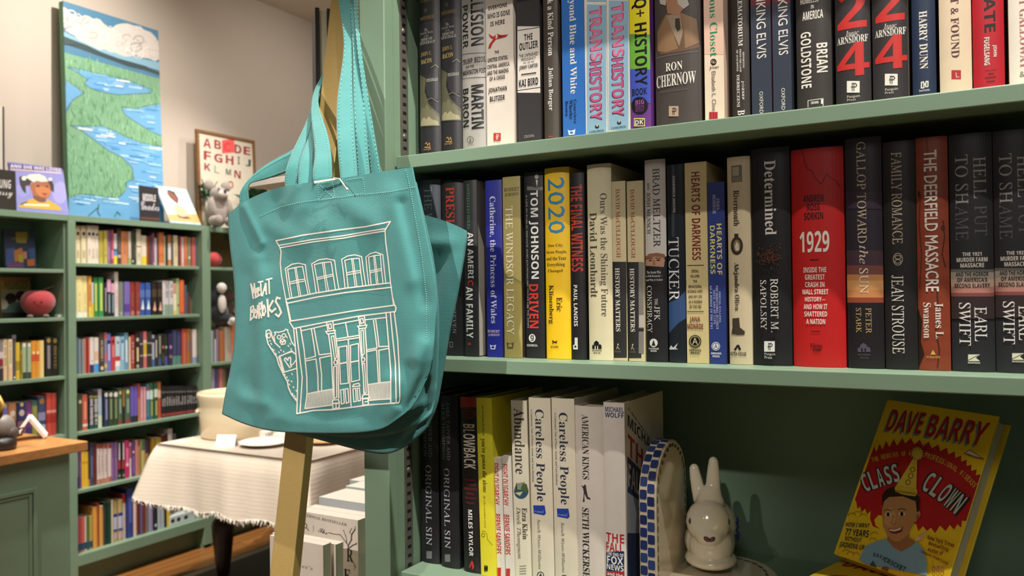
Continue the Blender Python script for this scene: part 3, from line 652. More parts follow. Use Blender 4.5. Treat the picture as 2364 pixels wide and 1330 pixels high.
near_book('thick black hardback with a reddish dotted head on its spine', 'F', 37, 240, 95, 'mid', '#1f1e20', [
    T('Determined', 'sb', '#e4e0da', 'V', 103, 162, 164, 558)] + [El(random.choice(['#6a3a2a', '#7d4a34', '#542c20']), x-3, y-3, x+3, y+3) for x, y in [(random.gauss(130, 32), random.gauss(672, 26)) for _ in range(170)] if 62 < x < 205 and 600 < y < 740] + [
    T('ROBERT M.', 'su', '#dcd8d2', 'V', 144, 790, 184, 1072), T('SAPOLSKY', 'su', '#dcd8d2', 'V', 90, 798, 122, 1058), T('Penguin', 'n', '#dcd8d2', 'H', 112, 1180, 168, 1196), T('Press', 'n', '#dcd8d2', 'H', 112, 1197, 152, 1211)] + peng(110, 1119, 166, 1174, '#f0ede8', BK), group=G2, depth=0.16)
near_book('thick bright red hardback with white numerals, the widest red spine', 'F', 246, 526, 95, 'mid', '#c51f1e', [
    Ln('#5a0f10', 4, (298, 100), (312, 150), (322, 195), (335, 212), (352, 218), (370, 255), (403, 290), (418, 265), (430, 232), (452, 255), (480, 270), (502, 305)), T('ANDREW', 'nb', '#201012', 'H', 307, 345, 419, 383), T('ROSS', 'nb', '#201012', 'H', 328, 392, 396, 428), T('SORKIN', 'nb', '#201012', 'H', 313, 439, 414, 476), T('1929', 'nb', '#f0e8dc', 'H', 288, 538, 446, 650), Ln('#4a0c0e', 4, (345, 690), (389, 688)),
    T('INSIDE THE', 'nb', '#f4e6dc', 'H', 308, 729, 430, 757), T('GREATEST', 'nb', '#f4e6dc', 'H', 317, 768, 422, 796), T('CRASH IN', 'nb', '#f4e6dc', 'H', 318, 807, 421, 835), T('WALL STREET', 'nb', '#f4e6dc', 'H', 301, 846, 441, 873), T('HISTORY—', 'nb', '#f4e6dc', 'H', 317, 886, 427, 911), T('AND HOW IT', 'nb', '#f4e6dc', 'H', 310, 924, 436, 952), T('SHATTERED', 'nb', '#f4e6dc', 'H', 313, 963, 435, 991), T('A NATION', 'nb', '#f4e6dc', 'H', 324, 1003, 425, 1031), Ln('#4a0c0e', 4, (352, 1070), (397, 1069)), T('Viking', 'sb', '#3a0c10', 'H', 345, 1133, 409, 1161), T('100', 'sb', '#3a0c10', 'H', 358, 1160, 400, 1176)], group=G2, depth=0.16, bulge=0.006)
near_book('dark purple hardback with an orange sunset band across its spine', 'F', 537, 730, 40, 'mid', '#2e2733', [
    Rr('#4a3540', 520, 640, 740, 720), Rr('#7d4a44', 520, 720, 740, 770), Rr('#c98a58', 520, 768, 740, 800), Rr('#dda468', 520, 800, 740, 850), Rr('#d88f5a', 520, 850, 740, 890), Rr('#9a4a34', 520, 890, 740, 917), Rr('#201c20', 520, 917, 740, 1300), Rr('#3a2d3e', 520, 330, 740, 420),
    T('GALLOP TOWARD', 'su', '#d8c8ac', 'V', 593, 65, 641, 602), T('the', 'si', '#e4d8c0', 'V', 605, 615, 651, 712), T('SUN', 'su', '#f4ead8', 'V', 606, 735, 653, 868), T('PETER', 'su', '#c8ac70', 'V', 640, 945, 670, 1080), T('STARK', 'su', '#c8ac70', 'V', 588, 945, 616, 1076), T('RANDOM', 'sb', '#5a5060', 'H', 598, 1186, 664, 1198), T('HOUSE', 'sb', '#5a5060', 'H', 610, 1204, 656, 1214)] + house('#5a5060', 597, 1130, 664, 1178), group=G2)
near_book('black hardback with pale serif capitals beside the wood grained one', 'G', 2, 158, 95, 'mid', '#211f1f', [
    T('FAMILY ROMANCE', 'su', '#cbbba2', 'V', 38, 150, 88, 590), ('o', '#cbbba2', (46, 635, 90, 692), 3), ('o', '#cbbba2', (54, 645, 82, 663), 3), ('o', '#cbbba2', (54, 665, 82, 683), 3), T('JEAN STROUSE', 'su', '#e4ddd2', 'V', 39, 740, 98, 1116)], group=G2)
near_book('reddish wood grained hardback with white sideways capitals', 'G', 161, 315, 75, 'mid', '#8e3f28', [
    Ln('#3a1a12', 4, (205, 80), (212, 160), (200, 240), (215, 330), (208, 420)), Ln('#3a1a12', 5, (285, 480), (292, 560), (280, 640), (296, 700)), Ln('#5a2a1a', 5, (175, 350), (170, 500), (182, 640), (172, 800)), El('#3a1a12', 163, 335, 174, 365), El('#4a2418', 275, 500, 295, 525), Pg('#2c1812', (163, 900), (185, 960), (178, 1060), (195, 1120), (163, 1180)), Ln('#4a2418', 6, (255, 800), (262, 900), (250, 1000), (268, 1100), (258, 1180)),
    T('THE DEERFIELD MASSACRE', 'n', '#f0e4d8', 'V', 196, 140, 258, 817), T('THE DEERFIELD MASSACRE', 'n', '#f0e4d8', 'V', 198, 142, 260, 819), T('James L.', 'sb', '#f0e4d8', 'V', 244, 870, 286, 1046), T('Swanson', 'sb', '#f0e4d8', 'V', 190, 872, 228, 1042), Pg('#d8b45a', (225, 1121), (236, 1098), (244, 1110), (250, 1121)), T('SCRIBNER', 'sb', '#c8a450', 'H', 205, 1127, 270, 1138)], group=G2, covermat=mat('#8e3f28', 0.4, 'wood'))
hell = lambda: [T('HELL', 'su', '#a8a6a2', 'V', 431, 172, 490, 370), T('PUT', 'su', '#5f5e60', 'V', 436, 405, 495, 550), T('TO SH', 'su', '#a8a6a2', 'V', 343, 163, 405, 400), T('AME', 'su', '#5f5e60', 'V', 345, 405, 406, 573), T('THE 1921', 'nb', '#ece6dc', 'H', 378, 630, 470, 648), T('MURDER FARM', 'nb', '#ece6dc', 'H', 350, 655, 498, 676), T('MASSACRE', 'nb', '#ece6dc', 'H', 368, 682, 482, 703),
    Rr('#6f6862', 310, 712, 532, 726), Rr('#a89e92', 310, 726, 532, 760), Rr('#c8aa98', 310, 760, 532, 795), Rr('#b98478', 310, 795, 532, 825), Rr('#8c4c48', 310, 825, 532, 842), Rr('#362a2a', 310, 842, 532, 950), T('AND THE HORROR', 'nb', '#2a2628', 'H', 345, 725, 503, 745), T('OF AMERICA\'S', 'nb', '#2a2628', 'H', 352, 752, 497, 772), T('SECOND SLAVERY', 'nb', '#2a2628', 'H', 340, 780, 510, 800),
    T('EARL', 'su', '#f0ece6', 'V', 437, 893, 496, 1057), T('SWIFT', 'su', '#f0ece6', 'V', 362, 872, 418, 1077), Pg('#e4e0c8', (405, 1120), (462, 1120), (442, 1136), (462, 1152), (405, 1152)), Ln('#26262a', 3, (405, 1148), (452, 1125)), T('MARINER', 'nb', '#e4e0c8', 'H', 405, 1156, 463, 1164)]
near_book('thick black hardback with a pinkish band, beside the wood grained one', 'G', 321, 529, 58, 'mid', '#29292d', hell(), group=G2, depth=0.16)
near_book('thick black hardback with a pinkish band, cut by the right edge', 'G', 533, 745, 40, 'mid', '#29292d', shift(hell(), 211, -6), group=G2, depth=0.16)

# ---------------------------------------------------------------- bottom shelf of the near bookcase
G3 = 'books on the lower shelf of the near bookcase'
sin_ = lambda: [T('JAKE TAPPER AND', 'su', '#8d9096', 'V', 268, 150, 291, 540), T('ALEX THOMPSON', 'su', '#8d9096', 'V', 234, 147, 257, 538), T('ORIGINAL SIN', 'su', '#b0b2b6', 'V', 252, 598, 291, 1142), Rr('#6a6a6c', 256, 1184, 294, 1235)]
near_book('black hardback with silver capitals nearest the left post, lower shelf', 'H', 88, 208, 60, 'low', '#1a191c', shift(sin_(), -125, -22), group=G3, h=0.24, tilt=-0.1, dy=0.004)
near_book('black hardback with silver capitals beside the red topped one', 'H', 220, 345, 60, 'low', '#1a191c', sin_(), group=G3, h=0.24, tilt=0.2)
near_book('black hardback with a red top band and bold cream capitals', 'H', 368, 490, 110, 'low', '#191819', [
    Rr('#a32a20', 340, 100, 495, 181), El('#5a1c18', 372, 182, 466, 262), Ln('#191819', 4, (372, 200), (470, 200)), Ln('#191819', 4, (372, 220), (470, 220)), Ln('#191819', 4, (372, 240), (470, 240)), T('BLOWBACK', 'nb', '#d8d0c0', 'V', 383, 295, 462, 600), T('BEYOND', 'nb', '#7a2a24', 'H', 392, 670, 468, 685), T('TO SAVE', 'nb', '#7a2a24', 'H', 395, 700, 465, 715), T('DEMOCRACY', 'nb', '#7a2a24', 'H', 390, 731, 478, 747), T('FROM', 'nb', '#7a2a24', 'H', 404, 762, 454, 778), T('THE NEXT', 'nb', '#7a2a24', 'H', 394, 793, 470, 808), T('TRUMP', 'nb', '#7a2a24', 'H', 404, 825, 460, 841),
    T('MILES TAYLOR', 'nb', '#e0dcd4', 'V', 421, 880, 449, 1195), Pg('#b0302a', (424, 1270), (440, 1228), (450, 1228), (460, 1270), (446, 1290), (442, 1250), (432, 1275))], group=G3, tilt=1.0, dy=-0.002)
near_book('yellow hardback with black sideways lettering on the lower shelf', 'H', 486, 590, 118, 'low', '#dcd233', [
    T('devrie brynn davidson', 'sb', '#4a4618', 'V', 508, 170, 526, 372), T('you\'re gonna die alone', 'sb', '#1e1c0c', 'V', 505, 395, 542, 762), T('(& other excellent news)', 'si', '#4a4618', 'V', 520, 785, 538, 1002), Ln('#8a8420', 3, (510, 1030), (525, 1022), (545, 1045), (548, 1080), (580, 1120)), ('o', '#6a6418', (508, 1040, 530, 1065), 3), El(BK, 525, 1256, 538, 1304), El(BK, 538, 1258, 551, 1302)], group=G3, tilt=1.1, dy=-0.004, bulge=0.001)
fight = lambda: [T('FIGHT OLIGARCHY', 'nb', '#b82f2c', 'V', 586, 562, 626, 845), T('BERNIE SANDERS', 'nb', '#b82f2c', 'V', 598, 908, 639, 1178), Rr('#b82f2c', 613, 1275, 641, 1400)]
near_book('short slim white paperback with red capitals beside the yellow one', 'H', 593, 650, 525, 'low', '#d9d2c6', fight(), group=G3, tilt=1.4, hard=False, depth=0.11)
near_book('short slim white paperback with red capitals beside the cream one', 'H', 654, 716, 515, 'low', '#d9d2c6', shift(fight(), 62, 6), group=G3, tilt=1.4, hard=False, depth=0.11)
near_book('cream hardback with a small round landscape on its spine', 'H', 721, 830, 135, 'low', '#dad3bc', [
    T('Abundance', 'sb', '#4a463e', 'V', 731, 188, 802, 637), El('#33506a', 728, 700, 826, 806), Pg('#8a8f7c', (728, 740), (745, 700), (800, 690), (826, 745)), Pg('#49603a', (775, 735), (790, 700), (815, 705), (825, 750), (800, 760)), Pg('#c8c890', (735, 765), (790, 755), (770, 785)), Pg('#2c3a24', (738, 740), (745, 690), (752, 740)), T('Ezra Klein', 'sb', '#3a362e', 'V', 786, 868, 820, 1081), T('Derek Thompson', 'si', '#3a362e', 'V', 743, 862, 779, 1212)] + [Ln('#5a564c', 3, (768, y), (812, y-3)) for y in (1265, 1283, 1300, 1318)], group=G3, tilt=1.0, bulge=0.001)
care = lambda: [T('Careless People', 'sb', '#2f3446', 'V', 863, 195, 938, 822), T('A Cautionary Tale of Power, Greed, and Lost Idealism', 'sb', '#4a4e5a', 'V', 842, 195, 860, 690), Pg('#2240a0', (858, 850), (938, 850), (946, 905), (935, 918), (862, 905)), T('a novel', 'sc', '#8fa4d8', 'H', 868, 878, 932, 900), T('Sarah Wynn-Williams', 'si', '#3a3e4a', 'V', 886, 945, 913, 1285), ('o', '#2a2c34', (888, 1304, 932, 1350), 4), Pg('#2a2c34', (900, 1335), (910, 1312), (922, 1335))]
near_book('cream hardback with a blue speech patch, left one of the pair', 'H', 838, 987, 118, 'low', '#d8cfb9', care(), group=G3, tilt=0.7, bulge=0.002)
near_book('cream hardback with a blue speech patch, right one of the pair', 'H', 993, 1148, 122, 'low', '#d8cfb9', shift(care(), 162, 22), group=G3, tilt=0.6, bulge=0.002)
near_book('thick white hardback with black slab capitals on the lower shelf', 'I', 137, 334, 175, 'low', '#d3c9be', [
    T('AMERICAN KINGS', 'sb', '#221f20', 'V', 188, 232, 234, 674), Pg('#3a3432', (178, 712), (195, 722), (205, 708), (215, 712), (218, 740), (228, 790), (245, 802), (246, 812), (222, 806), (205, 770), (204, 800), (206, 828), (192, 826), (198, 790), (200, 760), (195, 735)), T('SETH WICKERSHAM', 'sb', '#221f20', 'V', 191, 868, 239, 1440)], group=G3)
near_book('white hardback with navy and red capitals left of the checked bookend', 'I', 338, 480, 150, 'low', '#d8d0c8', [
    T('MICHAEL', 'nb', '#23345c', 'H', 343, 180, 470, 214), T('WOLFF', 'nb', '#23345c', 'H', 343, 218, 470, 252), T('THE', 'nb', '#b02a30', 'H', 351, 1043, 474, 1104), T('FALL', 'nb', '#b02a30', 'H', 351, 1108, 470, 1166), Rr('#1f2c50', 351, 1166, 474, 1300), T('THE END OF', 'nb', '#e8e4e0', 'H', 358, 1174, 470, 1198), T('FOX', 'nb', '#e8e4e0', 'H', 358, 1200, 468, 1252), T('NEWS', 'nb', '#e8e4e0', 'H', 356, 1255, 470, 1294), Rr('#b02a30', 350, 1302, 476, 1370), T('and the', 'nb', '#e8e4e0', 'H', 360, 1310, 466, 1334)],
    side=[('q', '#1 NEW YORK TIMES', 'nb', '#2a2c34', [(500, 170), (660, 402), (660, 418), (500, 196)]), ('q', 'MICHAEL', 'nb', '#1f2436', [(500, 228), (700, 455), (700, 520), (500, 310)]), ('q', 'THE', 'nb', '#a8242c', [(500, 360), (650, 520), (650, 640), (500, 510)]), ('p', '#2a3558', [(497, 515), (640, 660), (640, 1500), (497, 1500)]), ('q', 'FALL', 'nb', '#c8c4c0', [(503, 560), (600, 660), (600, 800), (503, 720)]), ('p', '#9aa0ac', [(497, 760), (640, 860), (640, 1040), (497, 1040)])], group=G3, depth=0.145, bulge=0.002)
# ================================================================ gold easel, tote bags
TEAL = '#478e8c'
def teal(): return mat(TEAL, 0.85, 'canvas')
def lerp_list(t, pts):
    """Smooth value along a list of (key, value...) rows."""
    if t <= pts[0][0]: return pts[0][1:]
    for a, b in zip(pts, pts[1:]):
        if t <= b[0]:
            k = (t-a[0])/(b[0]-a[0]) if b[0] > a[0] else 0
            return tuple(x + (y-x)*k for x, y in zip(a[1:], b[1:]))
    return pts[-1][1:]
def resample(poly, n):
    L = [0.0]
    for a, b in zip(poly, poly[1:]): L.append(L[-1] + hypot(b[0]-a[0], b[1]-a[1]))
    rows = [(l/L[-1],) + tuple(p) for l, p in zip(L, poly)]
    return [lerp_list(i/(n-1), rows) for i in range(n)]
def smooth(poly, it=2):
    for _ in range(it):
        q = [poly[0]]
        for a, b in zip(poly, poly[1:]):
            q.append((a[0]*.75+b[0]*.25, a[1]*.75+b[1]*.25)); q.append((a[0]*.25+b[0]*.75, a[1]*.25+b[1]*.75))
        q.append(poly[-1]); poly = q
    return poly

EZ = lambda y: 1.27 - 0.13*y/1330.0                   # how far the leaning leg is, from top to bottom
easel_top = at_z(794, -66, EZ(-66)); easel_low = at_z(648.5, 1330, EZ(1330))
d = (easel_low - easel_top).normalized()
foot = easel_top + d * ((easel_top.z - 0.004)/-d.z)
easel = thing('display_easel', 'gold painted wooden easel leg leaning in front of the bookcase end', 'easel', foot)
def epart(mb, name, label=None, root=easel):
    o = mb.build(name); o.parent = root
    o.matrix_parent_inverse = Matrix.Translation(-Vector(root.location))
    if label: o['label'] = label
    return o
ax = Vector((cos(radians(4.5)), sin(radians(4.5)), 0)); ax = (ax - d*ax.dot(d)).normalized(); ay = d.cross(ax).normalized()
if ay.y < 0: ay = -ay
M = Matrix((ax, ay, -d)).transposed().to_4x4(); M.translation = easel_top
Lg = (foot - easel_top).length
mb = MB(); mb.box((-0.0199, 0.0, -Lg + 0.004), (0.0199, 0.017, 0.0), mat('#c6a868', 0.38, 'gilt', 0.12), 0.0012, M); epart(mb, 'leg')
# white ledge behind the leg
t0 = at_z(569, 394, 1.40); t1 = at_z(752, 391, 1.275)
u = (t1 - t0); u.z = 0; Lt = u.length; u.normalize(); bk = Vector((-u.y, u.x, 0))
if bk.y < 0: bk = -bk
M2 = Matrix((u, bk, Vector((0, 0, 1)))).transposed().to_4x4(); M2.translation = Vector((t0.x, t0.y, t1.z))
mb = MB(); mb.box((0, 0, -0.010), (Lt, 0.1, 0), mat('#e6ddd2', 0.6, 'paint'), 0.0008, M2); epart(mb, 'ledge', 'white ledge')
# tall black hardback standing on the ledge, pages towards us
pb = at_z(741, 391, 1.31); hB = 1.31*383/F_PX
bm_, pg_ = book_mesh(0.025, hB, 0.085, mat('#221f22', 0.5), 0.002, True, [], thick=0.0065)
dirc = Vector((EYE.x - pb.x, EYE.y - pb.y, 0)).normalized()
rt = thing('hardback_book', 'tall black book seen from its page edges beside the gold leg', 'book',
           (pb.x - dirc.x*0.088, pb.y - dirc.y*0.088, t1.z + 0.0005), (0, 0, atan2(dirc.y, dirc.x) - pi/2 + radians(4)))
bm_.build('cover', rt); pg_.build('page_block', rt)

def ridges(defs):
    def f(x, y):
        s = 0.0
        for (x1, y1, x2, y2, w, a) in defs:
            dx, dy = x2-x1, y2-y1; k = ((x-x1)*dx + (y-y1)*dy)/(dx*dx+dy*dy); kk = max(0.0, min(1.0, k))
            q = hypot(x-x1-kk*dx, y-y1-kk*dy)/w
            if q < 3: s += a*exp(-q*q)*(1.0 if 0 <= k <= 1 else 1.0)
        return s
    return f
BAGZ = lambda px: 1.0/(0.893 + 3.711e-4*(px-525))
front_f = ridges([(596, 600, 606, 930, 16, .004), (560, 640, 556, 900, 26, -.0035), (640, 470, 618, 600, 30, -.006), (560, 480, 600, 560, 12, .006), (553, 480, 590, 560, 10, -.004),
                  (700, 480, 735, 520, 30, .004), (800, 470, 860, 520, 26, .004), (905, 450, 960, 640, 30, .006), (930, 470, 985, 700, 16, -.006), (870, 500, 960, 800, 40, .004),
                  (985, 800, 905, 960, 22, .012), (1000, 850, 945, 945, 12, -.012), (950, 850, 925, 930, 14, -.009), (900, 880, 860, 960, 24, .006), (700, 800, 850, 830, 60, .003),
                  (530, 900, 640, 960, 20, .005), (560, 870, 600, 950, 26, -.0025), (620, 975, 860, 990, 16, .006), (650, 985, 860, 965, 20, -.003), (760, 440, 720, 500, 20, -.004), (680, 430, 660, 470, 14, .004),
                  (620, 520, 700, 560, 22, .003), (780, 560, 760, 900, 50, .004), (690, 600, 690, 930, 30, -.003), (840, 560, 850, 900, 35, -.0025)])
mid_f = ridges([(1012, 700, 1005, 900, 8, .004), (985, 880, 988, 950, 7, -.008), (1000, 900, 995, 950, 6, .006), (985, 960, 880, 1000, 10, .005), (900, 975, 980, 935, 12, .006), (990, 940, 920, 985, 8, -.006)])
back_f = ridges([(1000, 560, 1060, 560, 16, .004), (1050, 600, 1000, 800, 20, .004), (1020, 600, 985, 700, 20, -.005), (950, 985, 905, 1035, 12, .012), (975, 975, 935, 1020, 9, -.012), (880, 1015, 900, 1045, 12, .006), (840, 1020, 760, 1010, 10, -.003)])

def bag_body(top, right, bottom, left, zoff, fold, nu=72, nv=84, deep=0.011):
    T_ = resample(smooth(top, 1), nu); B_ = resample(smooth(bottom, 2), nu); L_ = resample(smooth(left, 1), nv); R_ = resample(smooth(right, 1), nv)
    fr = []; bk_ = []
    for j in range(nv):
        t = j/(nv-1)
        for i in range(nu):
            s = i/(nu-1)
            p = []
            for k in (0, 1):
                c = (1-t)*T_[i][k] + t*B_[i][k] + (1-s)*L_[j][k] + s*R_[j][k]
                c -= (1-s)*(1-t)*T_[0][k] + s*(1-t)*T_[-1][k] + (1-s)*t*B_[0][k] + s*t*B_[-1][k]
                p.append(c)
            env = min(1, 9*s, 9*(1-s), 8*(1-t) + 0.02)
            env = max(0, env)
            bulge = deep*0.45*(sin(pi*s)**0.6)*(sin(pi*min(1, 0.12 + t*0.86))**0.7) if 0 < s < 1 else 0
            z = BAGZ(p[0]) + zoff
            zf = z - bulge - fold(*p)*max(0.25, env)
            th = (0.0015 + deep*max(0.0, (sin(pi*s))**0.6*(1 - t**5)))
            fr.append(at_z(p[0], p[1], zf)); bk_.append(at_z(p[0], p[1], z + th) if (0 < i < nu-1 and j < nv-1) else at_z(p[0], p[1], zf))
    n = nu*nv; fs = []
    for j in range(nv-1):
        for i in range(nu-1):
            a = j*nu+i; fs.append((a, a+nu, a+nu+1, a+1)); fs.append((n+a, n+a+1, n+a+nu+1, n+a+nu))
    m = MB(); m.mesh(fr+bk_, fs, teal(), True)
    def surf_z(px, py):                                # front surface distance near a pixel, by nearest grid vertex cell
        z = BAGZ(px) + zoff
        best = None
        for q in fr[::1]:
            pass
        return z
    return m, fr

def bag(label, top, right, bottom, left, zoff, fold, origin, **kw):
    r = thing('tote_bag', label, 'tote bag', origin, group='teal tote bags hanging on the easel')
    m, fr = bag_body(top, right, bottom, left, zoff, fold, **kw)
    o = m.build('body', r, 0.00005); o.matrix_parent_inverse = Matrix.Translation(-Vector(origin))
    return r, fr

def ribbon(rows, thick=0.0016, n=26):
    """rows: (xl, yl, xr, yr, z) from the bag rim upwards -> a stitched webbing strap."""
    rows2 = rows
    ks = [(i/(len(rows)-1),) + tuple(r) for i, r in enumerate(rows)]
    P = [lerp_list(i/(n-1), ks) for i in range(n)]
    for _ in range(2):
        P = [P[0]] + [tuple((a*0.25+b*0.5+c*0.25) for a, b, c in zip(P[i-1], P[i], P[i+1])) for i in range(1, n-1)] + [P[-1]]
    vs = []; K = 7
    for (xl, yl, xr, yr, z) in P:
        for k in range(K):
            f = k/(K-1); zz = z - 0.0012*sin(pi*f)
            vs.append(at_z(xl+(xr-xl)*f, yl+(yr-yl)*f, zz))
    n0 = len(vs)
    cen = [sum((vs[i*K+k] for k in range(K)), Vector())/K for i in range(n)]
    back = []
    for i in range(n):
        tn = cen[min(i+1, n-1)]-cen[max(i-1, 0)]; wd = vs[i*K+K-1]-vs[i*K]
        nr = tn.cross(wd).normalized()
        if nr.dot(cen[i]-EYE) < 0: nr = -nr
        for k in range(K): back.append(vs[i*K+k] + nr*thick)
    fs = []
    for i in range(n-1):
        for k in range(K-1):
            a = i*K+k; fs.append((a, a+1, a+K+1, a+K)); fs.append((n0+a, n0+a+K, n0+a+K+1, n0+a+1))
        a = i*K; fs.append((a, a+K, n0+a+K, n0+a)); a = i*K+K-1; fs.append((a, n0+a, n0+a+K, a+K))
    for k in range(K-1): fs.append((k, n0+k, n0+k+1, k+1)); a = (n-1)*K+k; fs.append((a, a+1, n0+a+1, n0+a))
    m = MB(); m.mesh(vs+back, fs, teal(), True)
    return m, P
def seam(m, P, side, col, step=2):
    pass
def handle(root, legs):
    m = MB(); Ps = []
    for rows in legs:
        q, P = ribbon(rows); m.mesh(q.v, q.f, teal(), True); Ps.append(P)
    o = m.build('handle', root); o.matrix_parent_inverse = Matrix.Translation(-Vector(root.location))
    thread = mat('#8fcfc6', 0.8, 'paper')
    for P in Ps:
        st = MB()
        for f in (0.13, 0.87):
            pts = [at_z(p[0]+(p[2]-p[0])*f, p[1]+(p[3]-p[1])*f, p[4]-0.0019) for p in P]
            dense = []
            for a, b in zip(pts, pts[1:]):
                for k in range(6): dense.append(a.lerp(b, k/6))
            for i in range(0, len(dense)-1, 2): st.tube([dense[i], dense[i+1]], 0.00032, thread, 4)
        st.build('stitching', o)
    return o

# the three bags, rear one first
b3, _ = bag('rearmost teal tote bag, its corner sticking out over the black books',
            [(575, 520), (700, 470), (860, 470), (985, 497), (1040, 514), (1078, 533)], [(1078, 533), (1079, 548), (1072, 600), (1054, 700), (1040, 760), (1031, 818), (1020, 882), (1010, 940), (990, 985)],
            [(560, 960), (640, 990), (760, 1022), (840, 1043), (896, 1051), (939, 1031), (975, 1002), (990, 985)], [(575, 520), (570, 700), (560, 960)], 0.064, back_f, tuple(at_z(840, 1040, 1.05)), nu=60, nv=60)
b2, _ = bag('middle teal tote bag sandwiched between the two others',
            [(566, 505), (720, 440), (870, 425), (962, 420)], [(962, 420), (985, 520), (1003, 600), (1013, 700), (1014, 760), (1013, 820), (1010, 880), (1006, 930), (998, 956)],
            [(545, 945), (640, 992), (780, 1011), (860, 1011), (920, 1002), (975, 978), (998, 956)], [(566, 505), (560, 700), (545, 945)], 0.032, mid_f, tuple(at_z(800, 1010, 1.03)), nu=60, nv=60)
b1, fr1 = bag('front teal tote bag printed with a white line drawing of a shopfront',
              [(526, 496), (540, 484), (553, 472), (581, 456), (620, 440), (658, 429), (723, 420), (784, 412), (857, 400), (922, 390), (953, 385)],
              [(953, 385), (962, 430), (973, 480), (985, 540), (998, 600), (1005, 640), (1010, 700), (1004, 770), (999, 846), (986, 875), (968, 918), (948, 945)],
              [(512, 956), (565, 981), (631, 997), (709, 1001), (805, 1001), (845, 998), (885, 991), (915, 970), (948, 945)],
              [(526, 496), (529, 560), (540, 640), (543, 720), (540, 800), (530, 860), (521, 900), (512, 956)], 0.0, front_f, tuple(at_z(760, 1000, 1.0)), nu=110, nv=130)
handle(b1, [[(722, 426, 768, 420, 1.030), (721, 384, 766, 380, 1.040), (727, 376, 765, 360, 1.048), (726, 327, 759, 315, 1.085), (720, 293, 747, 281, 1.12), (717, 259, 736, 250, 1.17), (720, 225, 733, 225, 1.22), (727, 200, 738, 197, 1.28), (751, 165, 764, 165, 1.288), (770, 90, 785, 90, 1.296), (780, -40, 800, -40, 1.306), (784, -84, 806, -84, 1.310)],
            [(786, 420, 826, 415, 1.006), (784, 396, 825, 392, 1.012), (778, 330, 820, 330, 1.03), (776, 260, 816, 260, 1.07), (780, 203, 815, 203, 1.10), (798, 110, 816, 110, 1.16), (789, 50, 813, 50, 1.20), (780, 0, 809, 0, 1.225), (778, -50, 808, -50, 1.240), (782, -84, 806, -84, 1.256), (784, -96, 806, -96, 1.276)]])
handle(b2, [[(689, 440, 722, 436, 1.076), (688, 400, 723, 398, 1.088), (692, 368, 724, 366, 1.10), (705, 335, 726, 330, 1.13), (718, 300, 724, 295, 1.17), (724, 250, 732, 245, 1.215), (728, 215, 737, 212, 1.275), (744, 190, 755, 190, 1.293), (768, 100, 783, 100, 1.301), (782, -84, 806, -84, 1.316)],
            [(825, 425, 854, 420, 1.025), (824, 395, 853, 390, 1.030), (818, 300, 846, 300, 1.05), (815, 200, 839, 200, 1.095), (815, 100, 829, 100, 1.15), (807, 0, 821, 0, 1.232), (800, -50, 818, -50, 1.248), (796, -80, 815, -80, 1.258), (790, -90, 810, -90, 1.278)]])
handle(b3, [[(657, 470, 688, 466, 1.122), (657, 401, 688, 396, 1.128), (662, 383, 689, 376, 1.13), (675, 347, 702, 338, 1.155), (698, 302, 718, 297, 1.19), (716, 261, 721, 268, 1.24), (727, 205, 737, 203, 1.298), (748, 180, 760, 180, 1.300), (769, 90, 784, 90, 1.308), (782, -84, 806, -84, 1.322)],
            [(856, 440, 880, 436, 1.047), (856, 400, 880, 396, 1.05), (843, 300, 863, 300, 1.06), (836, 200, 847, 200, 1.086), (822, 100, 831, 100, 1.126), (817, 0, 826, 0, 1.21), (812, -50, 822, -50, 1.243), (804, -76, 818, -76, 1.262), (796, -84, 812, -84, 1.282)]])
handle(b3, [[(553, 535, 576, 532, 1.169), (553, 462, 575, 459, 1.169), (553, 444, 572, 434, 1.168), (563, 427, 576, 422, 1.17), (577, 409, 590, 419, 1.172), (608, 383, 620, 412, 1.175), (648, 360, 653, 402, 1.19), (672, 350, 676, 392, 1.205), (700, 325, 706, 360, 1.24)]])

# ---- printed drawing on the front bag: every stroke lies on the cloth
from mathutils.bvhtree import BVHTree
_nu, _nv = 110, 130
_fs = [(j*_nu+i, (j+1)*_nu+i, (j+1)*_nu+i+1, j*_nu+i+1) for j in range(_nv-1) for i in range(_nu-1)]
_bvh = BVHTree.FromPolygons([tuple(v) for v in fr1], _fs)
def on_bag(px, py, lift=0.0007):
    dr = ray(px, py); dn = dr.normalized()
    h = _bvh.ray_cast(EYE, dn)
    if h[0] is None: return None
    return h[0] - dn*lift
pr = MB(); INK = mat('#f3ece0', 0.6, 'paper')
def ink(pts, w=3.0, closed=False, reg=(0, 0, 1.0), lift=0.0007):
    ox, oy, s = reg
    P = [(ox+a/s, oy+b/s) for a, b in pts]
    if closed: P.append(P[0])
    Q = [P[0]]
    for a, b in zip(P, P[1:]):
        k = max(1, int(hypot(b[0]-a[0], b[1]-a[1])/5))
        for i in range(1, k+1): Q.append((a[0]+(b[0]-a[0])*i/k, a[1]+(b[1]-a[1])*i/k))
    for i, q in enumerate(Q[:-1]):
        for poly in stroke_polys([q, Q[i+1]], w):
            v = [on_bag(x, y, lift) for x, y in poly]
            if all(v): pr.face(v, INK)
R1 = (620, 500, 5.5406); R2 = (560, 640, 4.156); R3 = (660, 690, 4.75)
